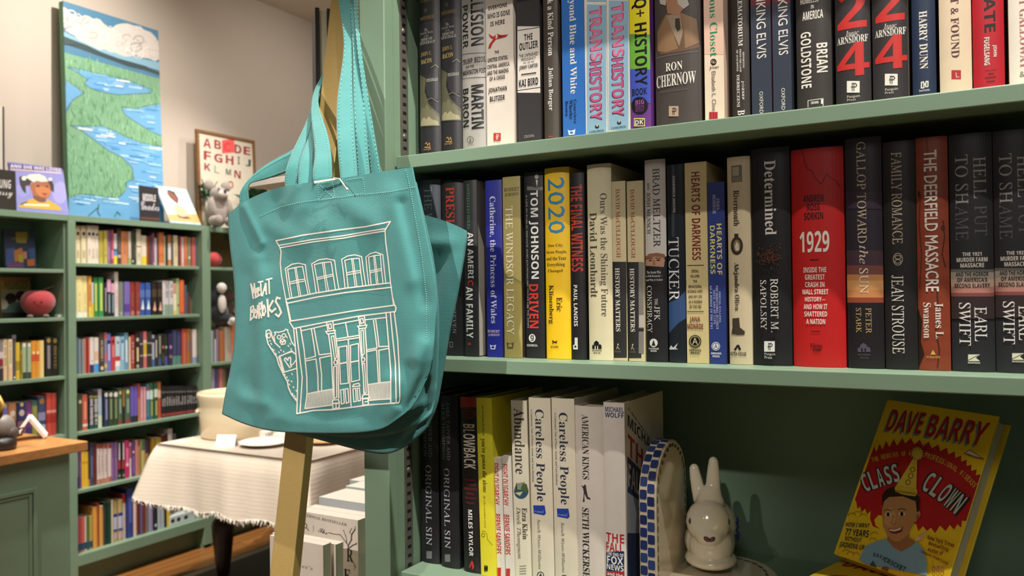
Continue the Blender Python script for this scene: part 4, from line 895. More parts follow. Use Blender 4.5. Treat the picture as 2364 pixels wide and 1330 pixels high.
# cornice
ink([(95, 310), (430, 240), (880, 175), (1240, 130), (1558, 65), (1500, 160), (1490, 185)], 3, reg=R1)
ink([(95, 310), (145, 395), (160, 450), (150, 600), (165, 760), (220, 1060), (240, 1110), (285, 1330)], 2.4, reg=R1)
ink([(130, 370), (560, 295), (960, 245), (1240, 195), (1495, 155)], 2.8, reg=R1); ink([(145, 400), (560, 325), (960, 275), (1240, 225), (1485, 185)], 2.8, reg=R1)
ink([(1490, 185), (1500, 340), (1530, 560), (1560, 850), (1600, 1135)], 2.6, reg=R1)
ink([(220, 1060), (600, 980), (1000, 915), (1560, 848)], 3, reg=R1); ink([(235, 1110), (620, 1030), (1000, 970), (1575, 905)], 3, reg=R1)
def window(o, inn, mx, my):
    ink(o, 2.4, reg=R1); ink(inn, 2.4, reg=R1)
    for l in mx: ink(l, 2.2, reg=R1)
    for l in my: ink(l, 2.2, reg=R1)
window([(275, 1045), (240, 850), (215, 665), (300, 610), (380, 597), (470, 615), (490, 780), (530, 990)], [(300, 1040), (270, 860), (245, 675), (350, 650), (435, 640), (465, 800), (505, 995)],
       [[(335, 655), (360, 830), (390, 1020)], [(352, 650), (378, 825), (412, 1015)]], [[(270, 840), (370, 815), (465, 800)], [(280, 862), (375, 842), (468, 825)]])
window([(608, 975), (580, 780), (552, 605), (640, 555), (740, 540), (845, 560), (865, 720), (900, 930)], [(645, 970), (615, 780), (585, 615), (690, 590), (800, 580), (825, 740), (855, 935)],
       [[(690, 595), (715, 770), (740, 955)], [(712, 590), (735, 765), (768, 950)]], [[(620, 785), (720, 760), (825, 738)], [(630, 805), (725, 783), (828, 760)]])
window([(978, 915), (960, 740), (935, 548), (1010, 505), (1100, 490), (1190, 512), (1215, 700), (1245, 890)], [(1018, 912), (1000, 740), (975, 560), (1060, 540), (1160, 535), (1180, 720), (1205, 895)],
       [[(1062, 545), (1085, 720), (1108, 905)], [(1080, 540), (1105, 718), (1132, 902)]], [[(1003, 722), (1090, 700), (1178, 692)], [(1005, 748), (1092, 728), (1180, 716)]])
window([(1283, 880), (1260, 690), (1245, 520), (1300, 475), (1370, 455), (1462, 490), (1480, 680), (1500, 850)], [(1312, 878), (1295, 700), (1280, 520), (1350, 500), (1430, 492), (1445, 680), (1465, 858)],
       [[(1345, 505), (1362, 690), (1382, 868)], [(1360, 500), (1382, 688), (1400, 866)]], [[(1293, 700), (1370, 680), (1443, 665)], [(1300, 722), (1372, 702), (1446, 690)]])
# shopfront
ink([(45, 245), (300, 205), (780, 125), (1195, 70), (1208, 100), (1200, 140), (800, 190), (440, 255), (85, 325), (40, 255)], 3, True, R3)
ink([(0, 20), (45, 245)], 2.6, reg=R3); ink([(1175, 0), (1190, 70)], 2.6, reg=R3)
ink([(85, 325), (110, 600), (130, 900), (120, 1260)], 3, reg=R3); ink([(112, 325), (140, 560), (180, 860), (155, 1245)], 3, reg=R3)
ink([(160, 318), (200, 560), (230, 860), (232, 1040), (210, 1205)], 3, reg=R3); ink([(120, 1260), (300, 1225), (520, 1215), (720, 1190), (900, 1165), (1240, 1140)], 3.2, reg=R3)
ink([(1145, 148), (1170, 420), (1200, 700), (1210, 1140)], 3, reg=R3); ink([(1188, 145), (1225, 440), (1245, 800), (1250, 1100), (1240, 1140)], 3, reg=R3)
ink([(1098, 155), (1125, 480), (1150, 800), (1150, 1145)], 3, reg=R3); ink([(170, 350), (440, 290)], 2.6, reg=R3); ink([(520, 285), (790, 235)], 2.6, reg=R3); ink([(870, 230), (1098, 205)], 2.6, reg=R3)
for l in ([(280, 335), (310, 520), (325, 630), (220, 660)], [(310, 328), (345, 520), (365, 615), (490, 600)], [(220, 682), (330, 660), (350, 830), (355, 1030)], [(490, 625), (370, 650), (392, 830), (392, 1010)], [(655, 265), (680, 410)],
          [(555, 440), (805, 400)], [(555, 462), (805, 425)], [(960, 235), (985, 420), (1000, 540), (890, 560)], [(985, 228), (1010, 420), (1020, 525), (1120, 520)], [(890, 580), (995, 560), (1005, 740), (1015, 920)], [(1120, 545), (1020, 565), (1025, 740), (1032, 915)]):
    ink(l, 2.8, reg=R3)
for (x0, x1, y) in ((445, 515, 258), (795, 860, 200)):        # column capitals
    ink([(x0, y), (x1, y-15), (x1+12, y+88), (x0+18, y+98)], 2.8, True, R3)
    ink([(x0+18, y+22), (x0+48, y+15), (x0+58, y+62), (x0+30, y+72)], 2.6, True, R3)
    ink([(x0-8, y+100), (x1+28, y+88), (x1+18, y+118), (x0+12, y+128)], 2.8, True, R3)
ink([(468, 385), (500, 620), (510, 860), (525, 1100)], 3, reg=R3); ink([(540, 375), (570, 600), (575, 860), (580, 1090)], 3, reg=R3)
ink([(498, 412), (525, 405), (555, 640), (535, 665)], 2.6, True, R3); ink([(525, 745), (555, 738), (558, 1080), (530, 1092)], 2.6, True, R3); ink(ellipse(545, 698, 18, 26, 12), 2.6, True, R3)
ink([(800, 330), (820, 560), (850, 860), (855, 1040)], 3, reg=R3); ink([(868, 318), (885, 560), (890, 860), (905, 1040)], 3, reg=R3)
ink([(822, 350), (848, 342), (860, 600), (838, 632)], 2.6, True, R3); ink([(840, 715), (862, 708), (882, 1030), (862, 1042)], 2.6, True, R3); ink(ellipse(848, 668, 18, 24, 12), 2.6, True, R3)
ink([(520, 1110), (575, 1105), (590, 1140), (505, 1148)], 2.8, True, R3); ink([(515, 1150), (585, 1145), (585, 1195), (515, 1205)], 2.8, True, R3); ink([(550, 1150), (550, 1200)], 2.6, reg=R3)
ink([(845, 1055), (905, 1048), (915, 1085), (835, 1095)], 2.8, True, R3); ink([(840, 1100), (900, 1092), (905, 1160), (845, 1165)], 2.8, True, R3); ink([(865, 1130), (895, 1126)], 2.4, reg=R3)
ink([(685, 450), (695, 800), (715, 1185)], 2.8, reg=R3); ink([(580, 530), (668, 515), (672, 700), (685, 925), (600, 935), (590, 720)], 2.6, True, R3); ink([(708, 510), (795, 490), (800, 700), (808, 890), (720, 910), (710, 700)], 2.6, True, R3)
ink([(590, 712), (665, 698)], 3.4, reg=R3); ink([(712, 695), (790, 680)], 3.4, reg=R3); ink([(730, 965), (745, 940), (800, 925), (812, 955)], 2.8, True, R3)
for q in ([(600, 1000), (632, 992), (640, 1145), (610, 1155)], [(648, 990), (680, 985), (692, 1135), (662, 1145)], [(735, 990), (765, 982), (772, 1125), (745, 1130)], [(782, 982), (805, 976), (818, 1115), (792, 1122)]): ink(q, 2.6, True, R3)
ink([(232, 1042), (360, 1015), (515, 990)], 2.6, reg=R3); ink([(210, 1205), (360, 1185), (510, 1165)], 2.6, reg=R3)
for i in range(19):
    k = i/18; ink([(236+k*270, 1040-k*50), (214+k*292, 1200-k*38)], 2.0, reg=R3)
ink([(900, 940), (1020, 922), (1148, 908)], 2.6, reg=R3); ink([(905, 1115), (1020, 1105), (1150, 1098)], 2.6, reg=R3)
for i in range(17):
    k = i/16; ink([(905+k*240, 938-k*30), (912+k*236, 1113-k*16)], 2.0, reg=R3)
# waving bear at the corner
ink([(520, 1190), (470, 1125), (440, 1060), (430, 1000), (390, 930), (345, 830), (330, 770), (290, 710), (245, 640), (225, 560), (228, 515), (255, 505), (275, 530), (285, 580), (310, 630), (360, 675)], 3, reg=R2)
ink([(310, 620), (300, 570), (318, 545), (305, 530), (325, 525), (345, 530), (400, 515), (415, 500), (432, 505), (435, 525), (450, 560), (470, 620), (500, 660)], 2.8, reg=R2)
ink(ellipse(252, 560, 16, 24, 10), 2.6, True, R2); ink(ellipse(350, 575, 18, 18, 10), 2.4, True, R2); ink(ellipse(396, 560, 18, 18, 10), 2.4, True, R2); ink([(362, 605), (385, 590), (412, 610), (408, 640), (375, 648), (360, 625)], 2.6, True, R2); ink([(370, 615), (385, 622), (400, 610)], 4, reg=R2); ink([(385, 622), (385, 640)], 2.4, reg=R2)
ink([(348, 765), (470, 708), (510, 740)], 3, reg=R2); ink([(348, 765), (390, 915), (520, 875)], 3, reg=R2); ink([(362, 770), (400, 908)], 2.4, reg=R2); ink([(355, 755), (470, 718)], 2.2, reg=R2)
ink([(455, 870), (405, 800), (402, 785), (415, 775), (435, 800), (440, 775), (455, 768), (462, 780), (460, 830), (470, 860)], 3, reg=R2); ink([(460, 850), (490, 830), (512, 795)], 2.6, reg=R2)
for x, y in ((262, 610), (275, 640), (300, 700), (320, 735), (285, 690), (350, 720), (368, 700), (395, 715), (440, 660), (458, 640), (465, 690), (425, 575), (405, 935), (425, 960), (440, 990), (470, 1000), (475, 930), (450, 1030), (488, 1055), (515, 1090), (480, 1120), (500, 1140), (510, 1165)):
    ink([(x-3, y-5), (x+4, y+6)], 2.4, reg=R2)
# hand lettered words
def word(strokes, w=3.6):
    for st in strokes: ink(st, w, reg=R2)
word([[(80, 65), (103, 205)], [(80, 65), (110, 150)], [(110, 150), (112, 60)], [(112, 60), (125, 200)],
      [(125, 150), (142, 135), (140, 110), (126, 110), (126, 170), (138, 190), (150, 178)], [(146, 140), (160, 125), (157, 100), (145, 105), (147, 160), (157, 178), (168, 165)], [(150, 48), (195, 40)], [(172, 45), (182, 180)],
      [(190, 180), (222, 60)], [(222, 60), (228, 165)], [(202, 128), (226, 122)], [(228, 25), (282, 12)], [(252, 18), (258, 158)]])
word([[(80, 290), (75, 415)], [(80, 290), (102, 275), (108, 300), (82, 335)], [(82, 335), (108, 335), (106, 380), (76, 412)], [(112, 350), (128, 335), (126, 310), (112, 315), (112, 370), (122, 390), (134, 375)], [(135, 395), (146, 270)], [(146, 270), (158, 380)], [(138, 345), (154, 340)],
      [(160, 250), (158, 395)], [(160, 250), (178, 250), (180, 290), (162, 320)], [(162, 320), (182, 390)], [(186, 235), (192, 370)], [(205, 268), (192, 330), (205, 370), (220, 330), (214, 285), (205, 268)]], 3.4)
word([[(238, 215), (248, 380)], [(292, 225), (250, 300)], [(250, 300), (280, 335), (318, 300)], [(360, 205), (330, 195), (318, 235), (352, 290), (370, 340), (345, 378), (318, 355)]], 4.6)
o = pr.build('printed_drawing', b1); o.matrix_parent_inverse = Matrix.Translation(-Vector(b1.location)); o['label'] = 'white printed line drawing and lettering'
# hem stitching and string tag
hs = MB(); thread = mat('#9ad6cd', 0.8, 'paper')
def stitch(pts, w=0.0004):
    P = resample(pts, int(sum(hypot(b[0]-a[0], b[1]-a[1]) for a, b in zip(pts, pts[1:]))/2.6))
    for i in range(0, len(P)-1, 2):
        a, b = on_bag(*P[i], 0.0004), on_bag(*P[i+1], 0.0004)
        if a and b: hs.tube([a, b], w, thread, 4)
stitch([(600, 500), (648, 478), (690, 468), (732, 462), (833, 450), (901, 443), (968, 430)])
stitch([(735, 424), (768, 420), (772, 458), (734, 464), (735, 424)]); stitch([(735, 424), (772, 458)]); stitch([(768, 420), (734, 464)])
stitch([(800, 416), (838, 410), (842, 446), (802, 452), (800, 416)])
stitch([(937, 392), (946, 432), (958, 500), (972, 580), (984, 680), (984, 780)])
o = hs.build('stitching', b1); o.matrix_parent_inverse = Matrix.Translation(-Vector(b1.location))
tg = MB(); wh = mat('#efe4d4', 0.6, 'paper')
A = [at_z(724, 419, 1.012), at_z(772, 412, 0.998), at_z(775, 415, 0.997), at_z(726, 423, 1.011)]
tg.face(A, wh); tg.face([p + Vector((0, 0.0012, 0.0005)) for p in A][::-1], wh)
tg.tube([at_z(770, 411, 0.996), at_z(784, 413, 0.99), at_z(792, 424, 0.985), at_z(801, 437, 0.982)], 0.0008, wh, 6); tg.ball(at_z(802, 437, 0.982), 0.0016, wh, 8)
o = tg.build('tag', b1); o.matrix_parent_inverse = Matrix.Translation(-Vector(b1.location)); o['label'] = 'white string tag'
# ================================================================ far bookcases along the left wall
FX = FARX; SX = FX - 0.012; SPX = FX - 0.045
fy = lambda px, py=700, X=FX: on_axis(px, py, 0, X).y
fz = lambda px, py, X=SX: on_axis(px, py, 0, X).z
yA0, yA1, yB0, yB1 = fy(158), fy(176), fy(468), fy(487)
ZTOP = fz(170, 496.5, FX); ZRB = fz(176, 511, FX)
UN = {'left': (yA0 - 0.98, yA0), 'middle': (yA1, yB0), 'right': (yB1, yB1 + 0.98)}
MIDZ = [fz(176, y) for y in (607, 733.7, 866, 999, 1133.6)]; BASEZ = fz(176, 1285, FX)
LEFTZ = [fz(147, y) for y in (622, 732.6, 868)] + [MIDZ[3], MIDZ[4]]
RIGHTZ = [fz(490, 616.5), fz(490, 838), fz(490, 838) - 0.27, MIDZ[4]]
def unit(label, key, zs, frames):
    y0, y1 = UN[key]; gap = 0.0 if key == 'middle' else 0.0008
    if key == 'left': y1 -= gap
    if key == 'right': y0 += gap
    r = thing('bookcase', label, 'bookcase', (FX - 0.15, (y0+y1)/2, 0), group=None)
    def pt(lo, hi, name, bev=0.001):
        m = MB(); m.box(lo, hi, green(), bev); o = m.build(name); o.parent = r; o.matrix_parent_inverse = Matrix.Translation(-Vector(r.location))
    for a, b in frames: pt((FX - 0.02, a, 0.02), (FX, b, ZRB), 'stile', 0.002)
    ya, yb = min(f[0] for f in frames + [(y0, y1)]), max(f[1] for f in frames + [(y0, y1)])
    pt((FX - 0.02, ya, ZRB), (FX, yb, ZTOP - 0.001), 'top_rail', 0.001)
    pt((WALLX + 0.002, ya, ZTOP - 0.02), (FX - 0.02, yb, ZTOP), 'top_panel')
    pt((FX - 0.02, y0, BASEZ - 0.055), (FX, y1, BASEZ), 'bottom_rail')
    pt((WALLX + 0.002, y0, BASEZ - 0.02), (FX - 0.02, y1, BASEZ), 'bottom_panel')
    pt((FX - 0.10, ya, 0.0), (FX - 0.08, yb, BASEZ - 0.055), 'toe_kick')
    pt((WALLX + 0.002, y0, 0.02), (WALLX + 0.012, y1, ZRB), 'back_panel', 0)
    pt((WALLX + 0.012, y0 - (0.018 if key != 'right' else 0), 0.0), (FX - 0.02, y0 + (0.01 if key == 'right' else 0), ZTOP - 0.02), 'side_panel', 0); pt((WALLX + 0.012, y1 - (0.01 if key == 'left' else 0), 0.0), (FX - 0.02, y1 + (0.018 if key != 'left' else 0), ZTOP - 0.02), 'side_panel', 0)
    for z in zs: pt((WALLX + 0.014, y0 + 0.004, z - 0.018), (SX, y1 - 0.012, z), 'shelf', 0.002)
    return r
unit('green bookcase unit at the left edge, behind the wooden counter', 'left', LEFTZ, [(UN['left'][0] - 0.05, UN['left'][0])])
unit('green bookcase unit in the middle of the far wall, full of small books', 'middle', MIDZ, [(yA0, yA1), (yB0, yB1)])
unit('green bookcase unit mostly hidden behind the teal tote bags', 'right', RIGHTZ, [(UN['right'][1], UN['right'][1] + 0.05)])

ORD = ['first', 'second', 'third', 'fourth', 'fifth', 'sixth', 'seventh', 'eighth', 'ninth', 'tenth', 'eleventh', 'twelfth', '13th', '14th', '15th', '16th', '17th', '18th', '19th', '20th', '21st', '22nd', '23rd', '24th', '25th', '26th', '27th', '28th', '29th', '30th', '31st', '32nd', '33rd', '34th', '35th', '36th', '37th', '38th', '39th', '40th']
def far_book(w, h, d, col, bands, seed):
    rnd = random.Random(seed); m = MB(); c = mat(col, 0.45, 'paper'); pg = mat('#cfc4ae', 0.8, 'paper')
    n = 5; b = min(0.003, w*0.12)
    sy = lambda x: b*min(1.0, abs(2*x/w))**2.4
    xs = [-w/2 + w*i/n for i in range(n+1)]
    ring = [(-w/2, d)] + [(x, sy(x)) for x in xs] + [(w/2, d)]
    K = len(ring); vs = [(x, y, 0) for x, y in ring] + [(x, y, h) for x, y in ring]
    m.mesh(vs, [(i, (i+1) % K, K+(i+1) % K, K+i) for i in range(K-1)], c)
    t = 0.0022 if w > 0.012 else w*0.15
    m.face([(-w/2+t, d*0.999, 0), (w/2-t, d*0.999, 0), (w/2-t, d*0.999, h-0.002), (-w/2+t, d*0.999, h-0.002)][::-1], pg)
    m.face([(-w/2+t, b+t, h-0.002), (w/2-t, b+t, h-0.002), (w/2-t, d, h-0.002), (-w/2+t, d, h-0.002)], pg)
    m.face([(-w/2, d, 0), (w/2, d, 0)] + [(x, sy(x), 0) for x in xs[::-1]], c)
    for (xa, xb) in ((-w/2, -w/2+t), (w/2-t, w/2)): m.face([(xa, b, h), (xb, b, h), (xb, d, h), (xa, d, h)], c)
    m.face([(x, sy(x), h) for x in xs] + [(w/2-t, b+t, h), (-w/2+t, b+t, h)], c)
    lift = [0.00025]
    def put(color, x0, x1, z0, z1):
        P = [[(x0, z0), (x1, z0), (x1, z1), (x0, z1)]]
        for q in xs[1:-1]: P = cut(P, q)
        for p in P: m.face([(a, sy(a)-lift[0], zz) for a, zz in p], mat(color, 0.5, 'paper'))
    for bd in bands:
        k = bd[0]
        if k == 'b': put(bd[1], -w*0.499, w*0.499, bd[2]*h, bd[3]*h)
        elif k == 's': put(bd[1], -w*0.22, w*0.22, bd[2]*h, bd[3]*h)
        elif k == 'd':
            z = bd[2]*h; step = (bd[3]-bd[2])*h/max(6, int((bd[3]-bd[2])*h/0.006))
            while z < bd[3]*h - step*0.5:
                if rnd.random() > 0.14:
                    ww = w*(bd[4] if len(bd) > 4 else 0.28)*rnd.uniform(0.6, 1.0); put(bd[1], -ww, ww, z, z+step*0.62)
                z += step
        elif k == 'c':
            r = w*(bd[3] if len(bd) > 3 else 0.33)
            P = [ellipse(0, bd[2]*h, r, r*1.25, 10)]
            for q in xs[1:-1]: P = cut(P, q)
            for p in P: m.face([(a, sy(a)-lift[0], zz) for a, zz in p], mat(bd[1], 0.5, 'paper'))
        elif k == 'tri':
            P = [[(-w*0.36, bd[2]*h), (0, (bd[2]-0.03)*h), (w*0.36, bd[2]*h), (w*0.2, (bd[2]+0.1)*h), (0, bd[3]*h), (-w*0.2, (bd[2]+0.1)*h)]]
            for q in xs[1:-1]: P = cut(P, q)
            for p in P: m.face([(a, sy(a)-lift[0], zz) for a, zz in p], mat(bd[1], 0.5, 'paper'))
        lift[0] += 0.00012
    return m
def far_row(reg, zs, rows, phrase, group, start=0):
    ox, oy, s = reg
    n = start
    for row in rows:
        desc, x0, x1, yt, col = row[:5]; bands = row[5:]
        n += 1
        xm = (x0+x1)/2; pym = oy + (yt+900)/2/s
        jit = (hash_(n, phrase) - 0.5)*0.008
        X = SPX + jit
        ya = on_axis(ox+x0/s, pym, 0, SPX).y; yb = on_axis(ox+x1/s, pym, 0, SPX).y
        lo_, hi_ = UN['left' if 'left bookcase' in phrase else 'right' if 'tote' in phrase else 'middle']
        if 'tote' in phrase: lo_ += 0.012
        if 'left bookcase' in phrase: hi_ -= 0.012
        ya, yb = max(ya, lo_ + 0.0012), min(yb, hi_ - 0.0012)
        h = on_axis(ox+xm/s, oy+yt/s, 0, X).z - zs
        w = max(0.005, (yb-ya) - 0.0006); h = max(0.06, h)
        if zs + h > ZRB - 0.004 and zs > 1.5: h = ZRB - 0.004 - zs
        m = far_book(w, h, 0.13 + 0.02*hash_(n*3, phrase), col, bands, n*31 + len(phrase))
        o = m.build('book'); o.location = (X, (ya+yb)/2, zs + 0.0004); o.rotation_euler = (0, 0, pi/2)
        tag(o, '%s, %s from left, %s' % (desc, ORD[n-1], phrase), 'book', group)
    return n
def hash_(n, s):
    return random.Random(n*7919 + sum(map(ord, s))).random()
def dup_rows(desc, x0, x1, k, yt, col, *bands):
    w = (x1-x0)/k
    return [(desc, x0+i*w+w*0.03, x0+(i+1)*w-w*0.03, yt, col) + bands for i in range(k)]
Z11 = 11.085
GM = 'small books on the far middle bookcase'
b, d_, c_, s_ = (lambda c, a, z: ('b', c, a, z)), (lambda c, a, z, *r: ('d', c, a, z) + r), (lambda c, f, *r: ('c', c, f) + r), (lambda c, a, z: ('s', c, a, z))
DK = '#2a2422'
n = far_row((165, 505, Z11), MIDZ[0], [
    ('cream book with brown dot', 118, 242, 180, '#e6d9b4', c_('#6a4430', .79), d_('#b8a684', .15, .35)), ('cream book with brown dot', 252, 382, 185, '#e6d9b4', c_('#6a4430', .79), d_('#b8a684', .15, .35)),
    ('pale book with black dot', 395, 502, 178, '#e8dccb', c_(DK, .78), d_('#c2b4a2', .15, .4)), ('pale book with black dot', 504, 612, 180, '#e8dccb', c_(DK, .78), d_('#c2b4a2', .15, .4)), ('pale book with black dot', 614, 700, 186, '#e8dccb', c_(DK, .77), d_('#c2b4a2', .15, .4)),
    ('mustard yellow book', 724, 826, 305, '#c8b95a', d_('#a89a48', .2, .7)), ('mustard yellow book', 830, 918, 305, '#c8b95a', d_('#a89a48', .2, .7)), ('mauve book', 922, 1015, 290, '#8a6590', s_('#a585ab', .1, .5)), ('pink and red book', 1018, 1085, 288, '#b0505e', b('#d884a4', .15, .4)),
    ('white, blue and yellow book', 1088, 1172, 385, '#c9c9cc', b('#f0d832', 0, .28), b('#5a9ad0', .28, .42), b('#3a6a90', .42, .5)), ('dark brown book with pale middle', 1180, 1276, 250, '#5a4c44', b('#b4aaa0', .18, .27), d_('#8a7a70', .35, .75)), ('wide salmon orange book', 1285, 1450, 322, '#d08a5e', d_('#b87450', .3, .8)), ('slim white and pink book', 1454, 1524, 330, '#d8c4b4', b('#a8b07a', 0, .2)),
    ('dark green book', 1532, 1598, 280, '#3f4a38', c_('#d8d0b0', .1)), ('dark green book', 1604, 1656, 330, '#3a4436', d_('#7a8468', .2, .6)), ('tall cream white book', 1664, 1782, 268, '#dfd5be', b('#8a5a44', .5, .53), d_('#b0a48c', .15, .35))], 'top row of far middle bookcase', GM)
far_row((315, 515, Z11), MIDZ[0], [
    ('cream book with yellow base', 122, 176, 322, '#dcd2bc', b('#e4c83a', 0, .28)), ('cream book with yellow base', 182, 268, 325, '#e4dac4', b('#e8d040', 0, .3)), ('rust brown book', 272, 326, 345, '#964a2a'), ('slim grey brown book', 330, 358, 335, '#5c504a'), ('plum book', 362, 408, 300, '#5a3a4a', s_('#7a5066', .1, .5)), ('mauve pink book', 412, 462, 258, '#8e5a78', c_('#e0b8b0', .06)),
    ('pale lilac book', 466, 526, 388, '#c4bcc4'), ('slim brown book', 532, 578, 258, '#6a4a42'), ('wide orange salmon book', 584, 714, 238, '#d07a48', b('#dda080', 0, .08), b('#c46a3c', .3, .34)), ('slim pale sage book', 716, 754, 330, '#b0ae90'), ('dark green grey book', 756, 820, 320, '#35423c'), ('white book with orange ends', 824, 906, 308, '#dcd4cc', b('#c87a4a', .74, 1), b('#cf8452', 0, .2)), ('grey book', 910, 944, 320, '#6c6a68'),
    ('cream book', 946, 1056, 318, '#d8cba4', d_('#b0a27a', .3, .7)), ('dark maroon book', 1062, 1108, 388, '#5a2c28'), ('pinkish red book', 1112, 1160, 342, '#a85a58'), ('white book with pink base', 1166, 1222, 360, '#d8cccc', b('#e0b0a0', 0, .1)), ('salmon orange book', 1226, 1300, 350, '#cf7d55', b('#c8683a', 0, .25)), ('olive grey book', 1304, 1384, 370, '#84846a', c_('#d8d4b0', .3)), ('slim red book', 1388, 1414, 385, '#98403a'), ('coral red book', 1418, 1500, 368, '#c8645a'), ('lavender blue book', 1506, 1578, 380, '#7a86a6')], 'top row of far middle bookcase', GM, n)
n = far_row((165, 620, Z11), MIDZ[1], [
    ('thick pale yellow book', 115, 284, 192, '#eee0a0', d_('#c8b878', .15, .6, .12), b('#f0eee0', 0, .12)), ('thick pale yellow book', 290, 424, 190, '#eee0a0', d_('#c8b878', .15, .6, .12), b('#f0eee0', 0, .12)), ('orange and yellow book', 430, 514, 200, '#e0a050', b('#e8d060', 0, .25), d_('#b86a30', .4, .8)), ('white and blue book', 518, 570, 360, '#c4ccd4', b('#e0c040', 0, .4)), ('bright green book', 576, 684, 230, '#3f8f48', s_('#c8d870', .15, .85)), ('bright green book', 694, 824, 228, '#3f9450', s_('#c8d870', .15, .85)),
    ('black book with white stripe', 842, 914, 368, '#2e2a2c', s_('#a89ca6', .15, .85)), ('black book with pink top', 918, 1020, 280, '#26282a', b('#dca8c8', .66, 1), s_('#8aa0aa', .1, .6)), ('black book with pink top', 1026, 1106, 288, '#26282a', b('#dca8b8', .64, .9), s_('#8aa0aa', .1, .6)), ('tall pale pink book', 1112, 1212, 88, '#dccfd0', d_('#d0a8b0', .2, .6)), ('grey green book', 1216, 1330, 340, '#7d8478', c_('#a0a89a', .08)), ('purple book', 1346, 1492, 340, '#7a6cb4', b('#5a4498', .12, .35)), ('dark red book', 1502, 1640, 342, '#8e3a38', c_('#b87a72', .08), d_('#9a5a48', .3, .7)), ('dark red book', 1646, 1762, 344, '#8e3a38', c_('#b87a72', .08), d_('#9a5a48', .3, .7))], 'second row of far middle bookcase', GM)
far_row((315, 625, Z11), MIDZ[1], [
    ('blue book with white swirl', 112, 232, 310, '#3a5aa4', ('tri', '#e0ecf0', .2, .5), b('#5a74b8', .55, .78)), ('blue book with white swirl', 238, 366, 310, '#3a5aa4', ('tri', '#e0ecf0', .2, .5), b('#5a74b8', .55, .78)), ('black book with peach flame', 412, 536, 292, '#2e2622', ('tri', '#e4b498', .15, .42), b('#4a4030', .55, .78)), ('black book with peach flame', 546, 666, 290, '#2e2622', ('tri', '#e4b0a0', .15, .42), b('#4a4030', .55, .78)),
    ('white book with grey marks', 672, 742, 252, '#d4d0d4', b('#a8b8ac', 0, .3)), ('white book with grey marks', 746, 846, 254, '#ccc8cc', d_('#8a8890', .5, .92, .4), b('#8aa094', 0, .3)), ('white book with grey marks', 850, 946, 262, '#d0cccc', d_('#8a8890', .5, .92, .4), b('#8aa094', 0, .3)), ('cream and orange book', 952, 1030, 320, '#e8dcc0', b('#d09078', .66, 1), b('#e8c460', 0, .12)), ('pale green book', 1034, 1108, 200, '#a4bc8c', c_('#8a5a30', .25)), ('bright orange book', 1112, 1216, 242, '#e06c38', b('#c84048', 0, .06)), ('slate blue book', 1242, 1298, 368, '#56606e'), ('plum brown book', 1302, 1356, 560, '#5a4048'), ('brown book', 1360, 1398, 680, '#6a4c38'), ('small olive book', 1402, 1440, 780, '#6a5c36')], 'second row of far middle bookcase', GM, n)
n = far_row((165, 750, Z11), MIDZ[2], [
    ('slate blue book', 125, 200, 325, '#56707c'), ('slim pale blue book', 204, 260, 362, '#8c98a8'), ('slim grey book', 264, 322, 368, '#8a9296'), ('coral book', 330, 388, 350, '#c87058'), ('dark red book', 392, 428, 335, '#8e2622'), ('red book', 432, 478, 335, '#b85a52'), ('white book with navy base', 482, 590, 320, '#e2dad6', b('#28386a', 0, .23), c_('#6a6460', .33, .12)), ('white book with blue base', 594, 706, 325, '#e0d8d0', b('#4a98dc', 0, .25), b('#dcb89a', .35, .6)), ('dark brown book with cream marks', 716, 836, 250, '#4c4034', d_('#b8ac94', .3, .85), c_('#d0c4b0', .1)), ('red and lilac book', 842, 910, 205, '#8a8294', b('#c05a44', .84, 1), b('#c06a6a', .28, .48), b('#d8b060', .1, .2)), ('periwinkle blue book', 914, 1012, 220, '#6a74c0', s_('#c0c4e4', .28, .8), b('#2c3470', .72, .82)), ('red book with dark dot', 1016, 1118, 308, '#c04048', c_('#5a1418', .86), s_('#e08a90', .4, .75)),
    ('pale blue book with red band', 1124, 1246, 300, '#b8ccd8', b('#c83238', .28, .42), b('#efe8e0', .12, .28), c_('#3a4a58', .82, .2)), ('light blue book', 1250, 1352, 300, '#88b4cc', s_('#bcd4e0', .3, .8), c_('#4a7890', .85)), ('tall sky blue book', 1362, 1468, 205, '#6a94b0', s_('#d4e0ea', .2, .8)), ('slim pink cream book', 1472, 1518, 308, '#d8b8a0'), ('red book with pink letters', 1522, 1622, 268, '#9c4038', d_('#e0a8a0', .15, .8)), ('black book with cream face', 1632, 1742, 220, '#2c2420', s_('#d8c898', .2, .6), c_('#c8bca8', .82), c_('#b0a494', .07))], 'third row of far middle bookcase', GM)
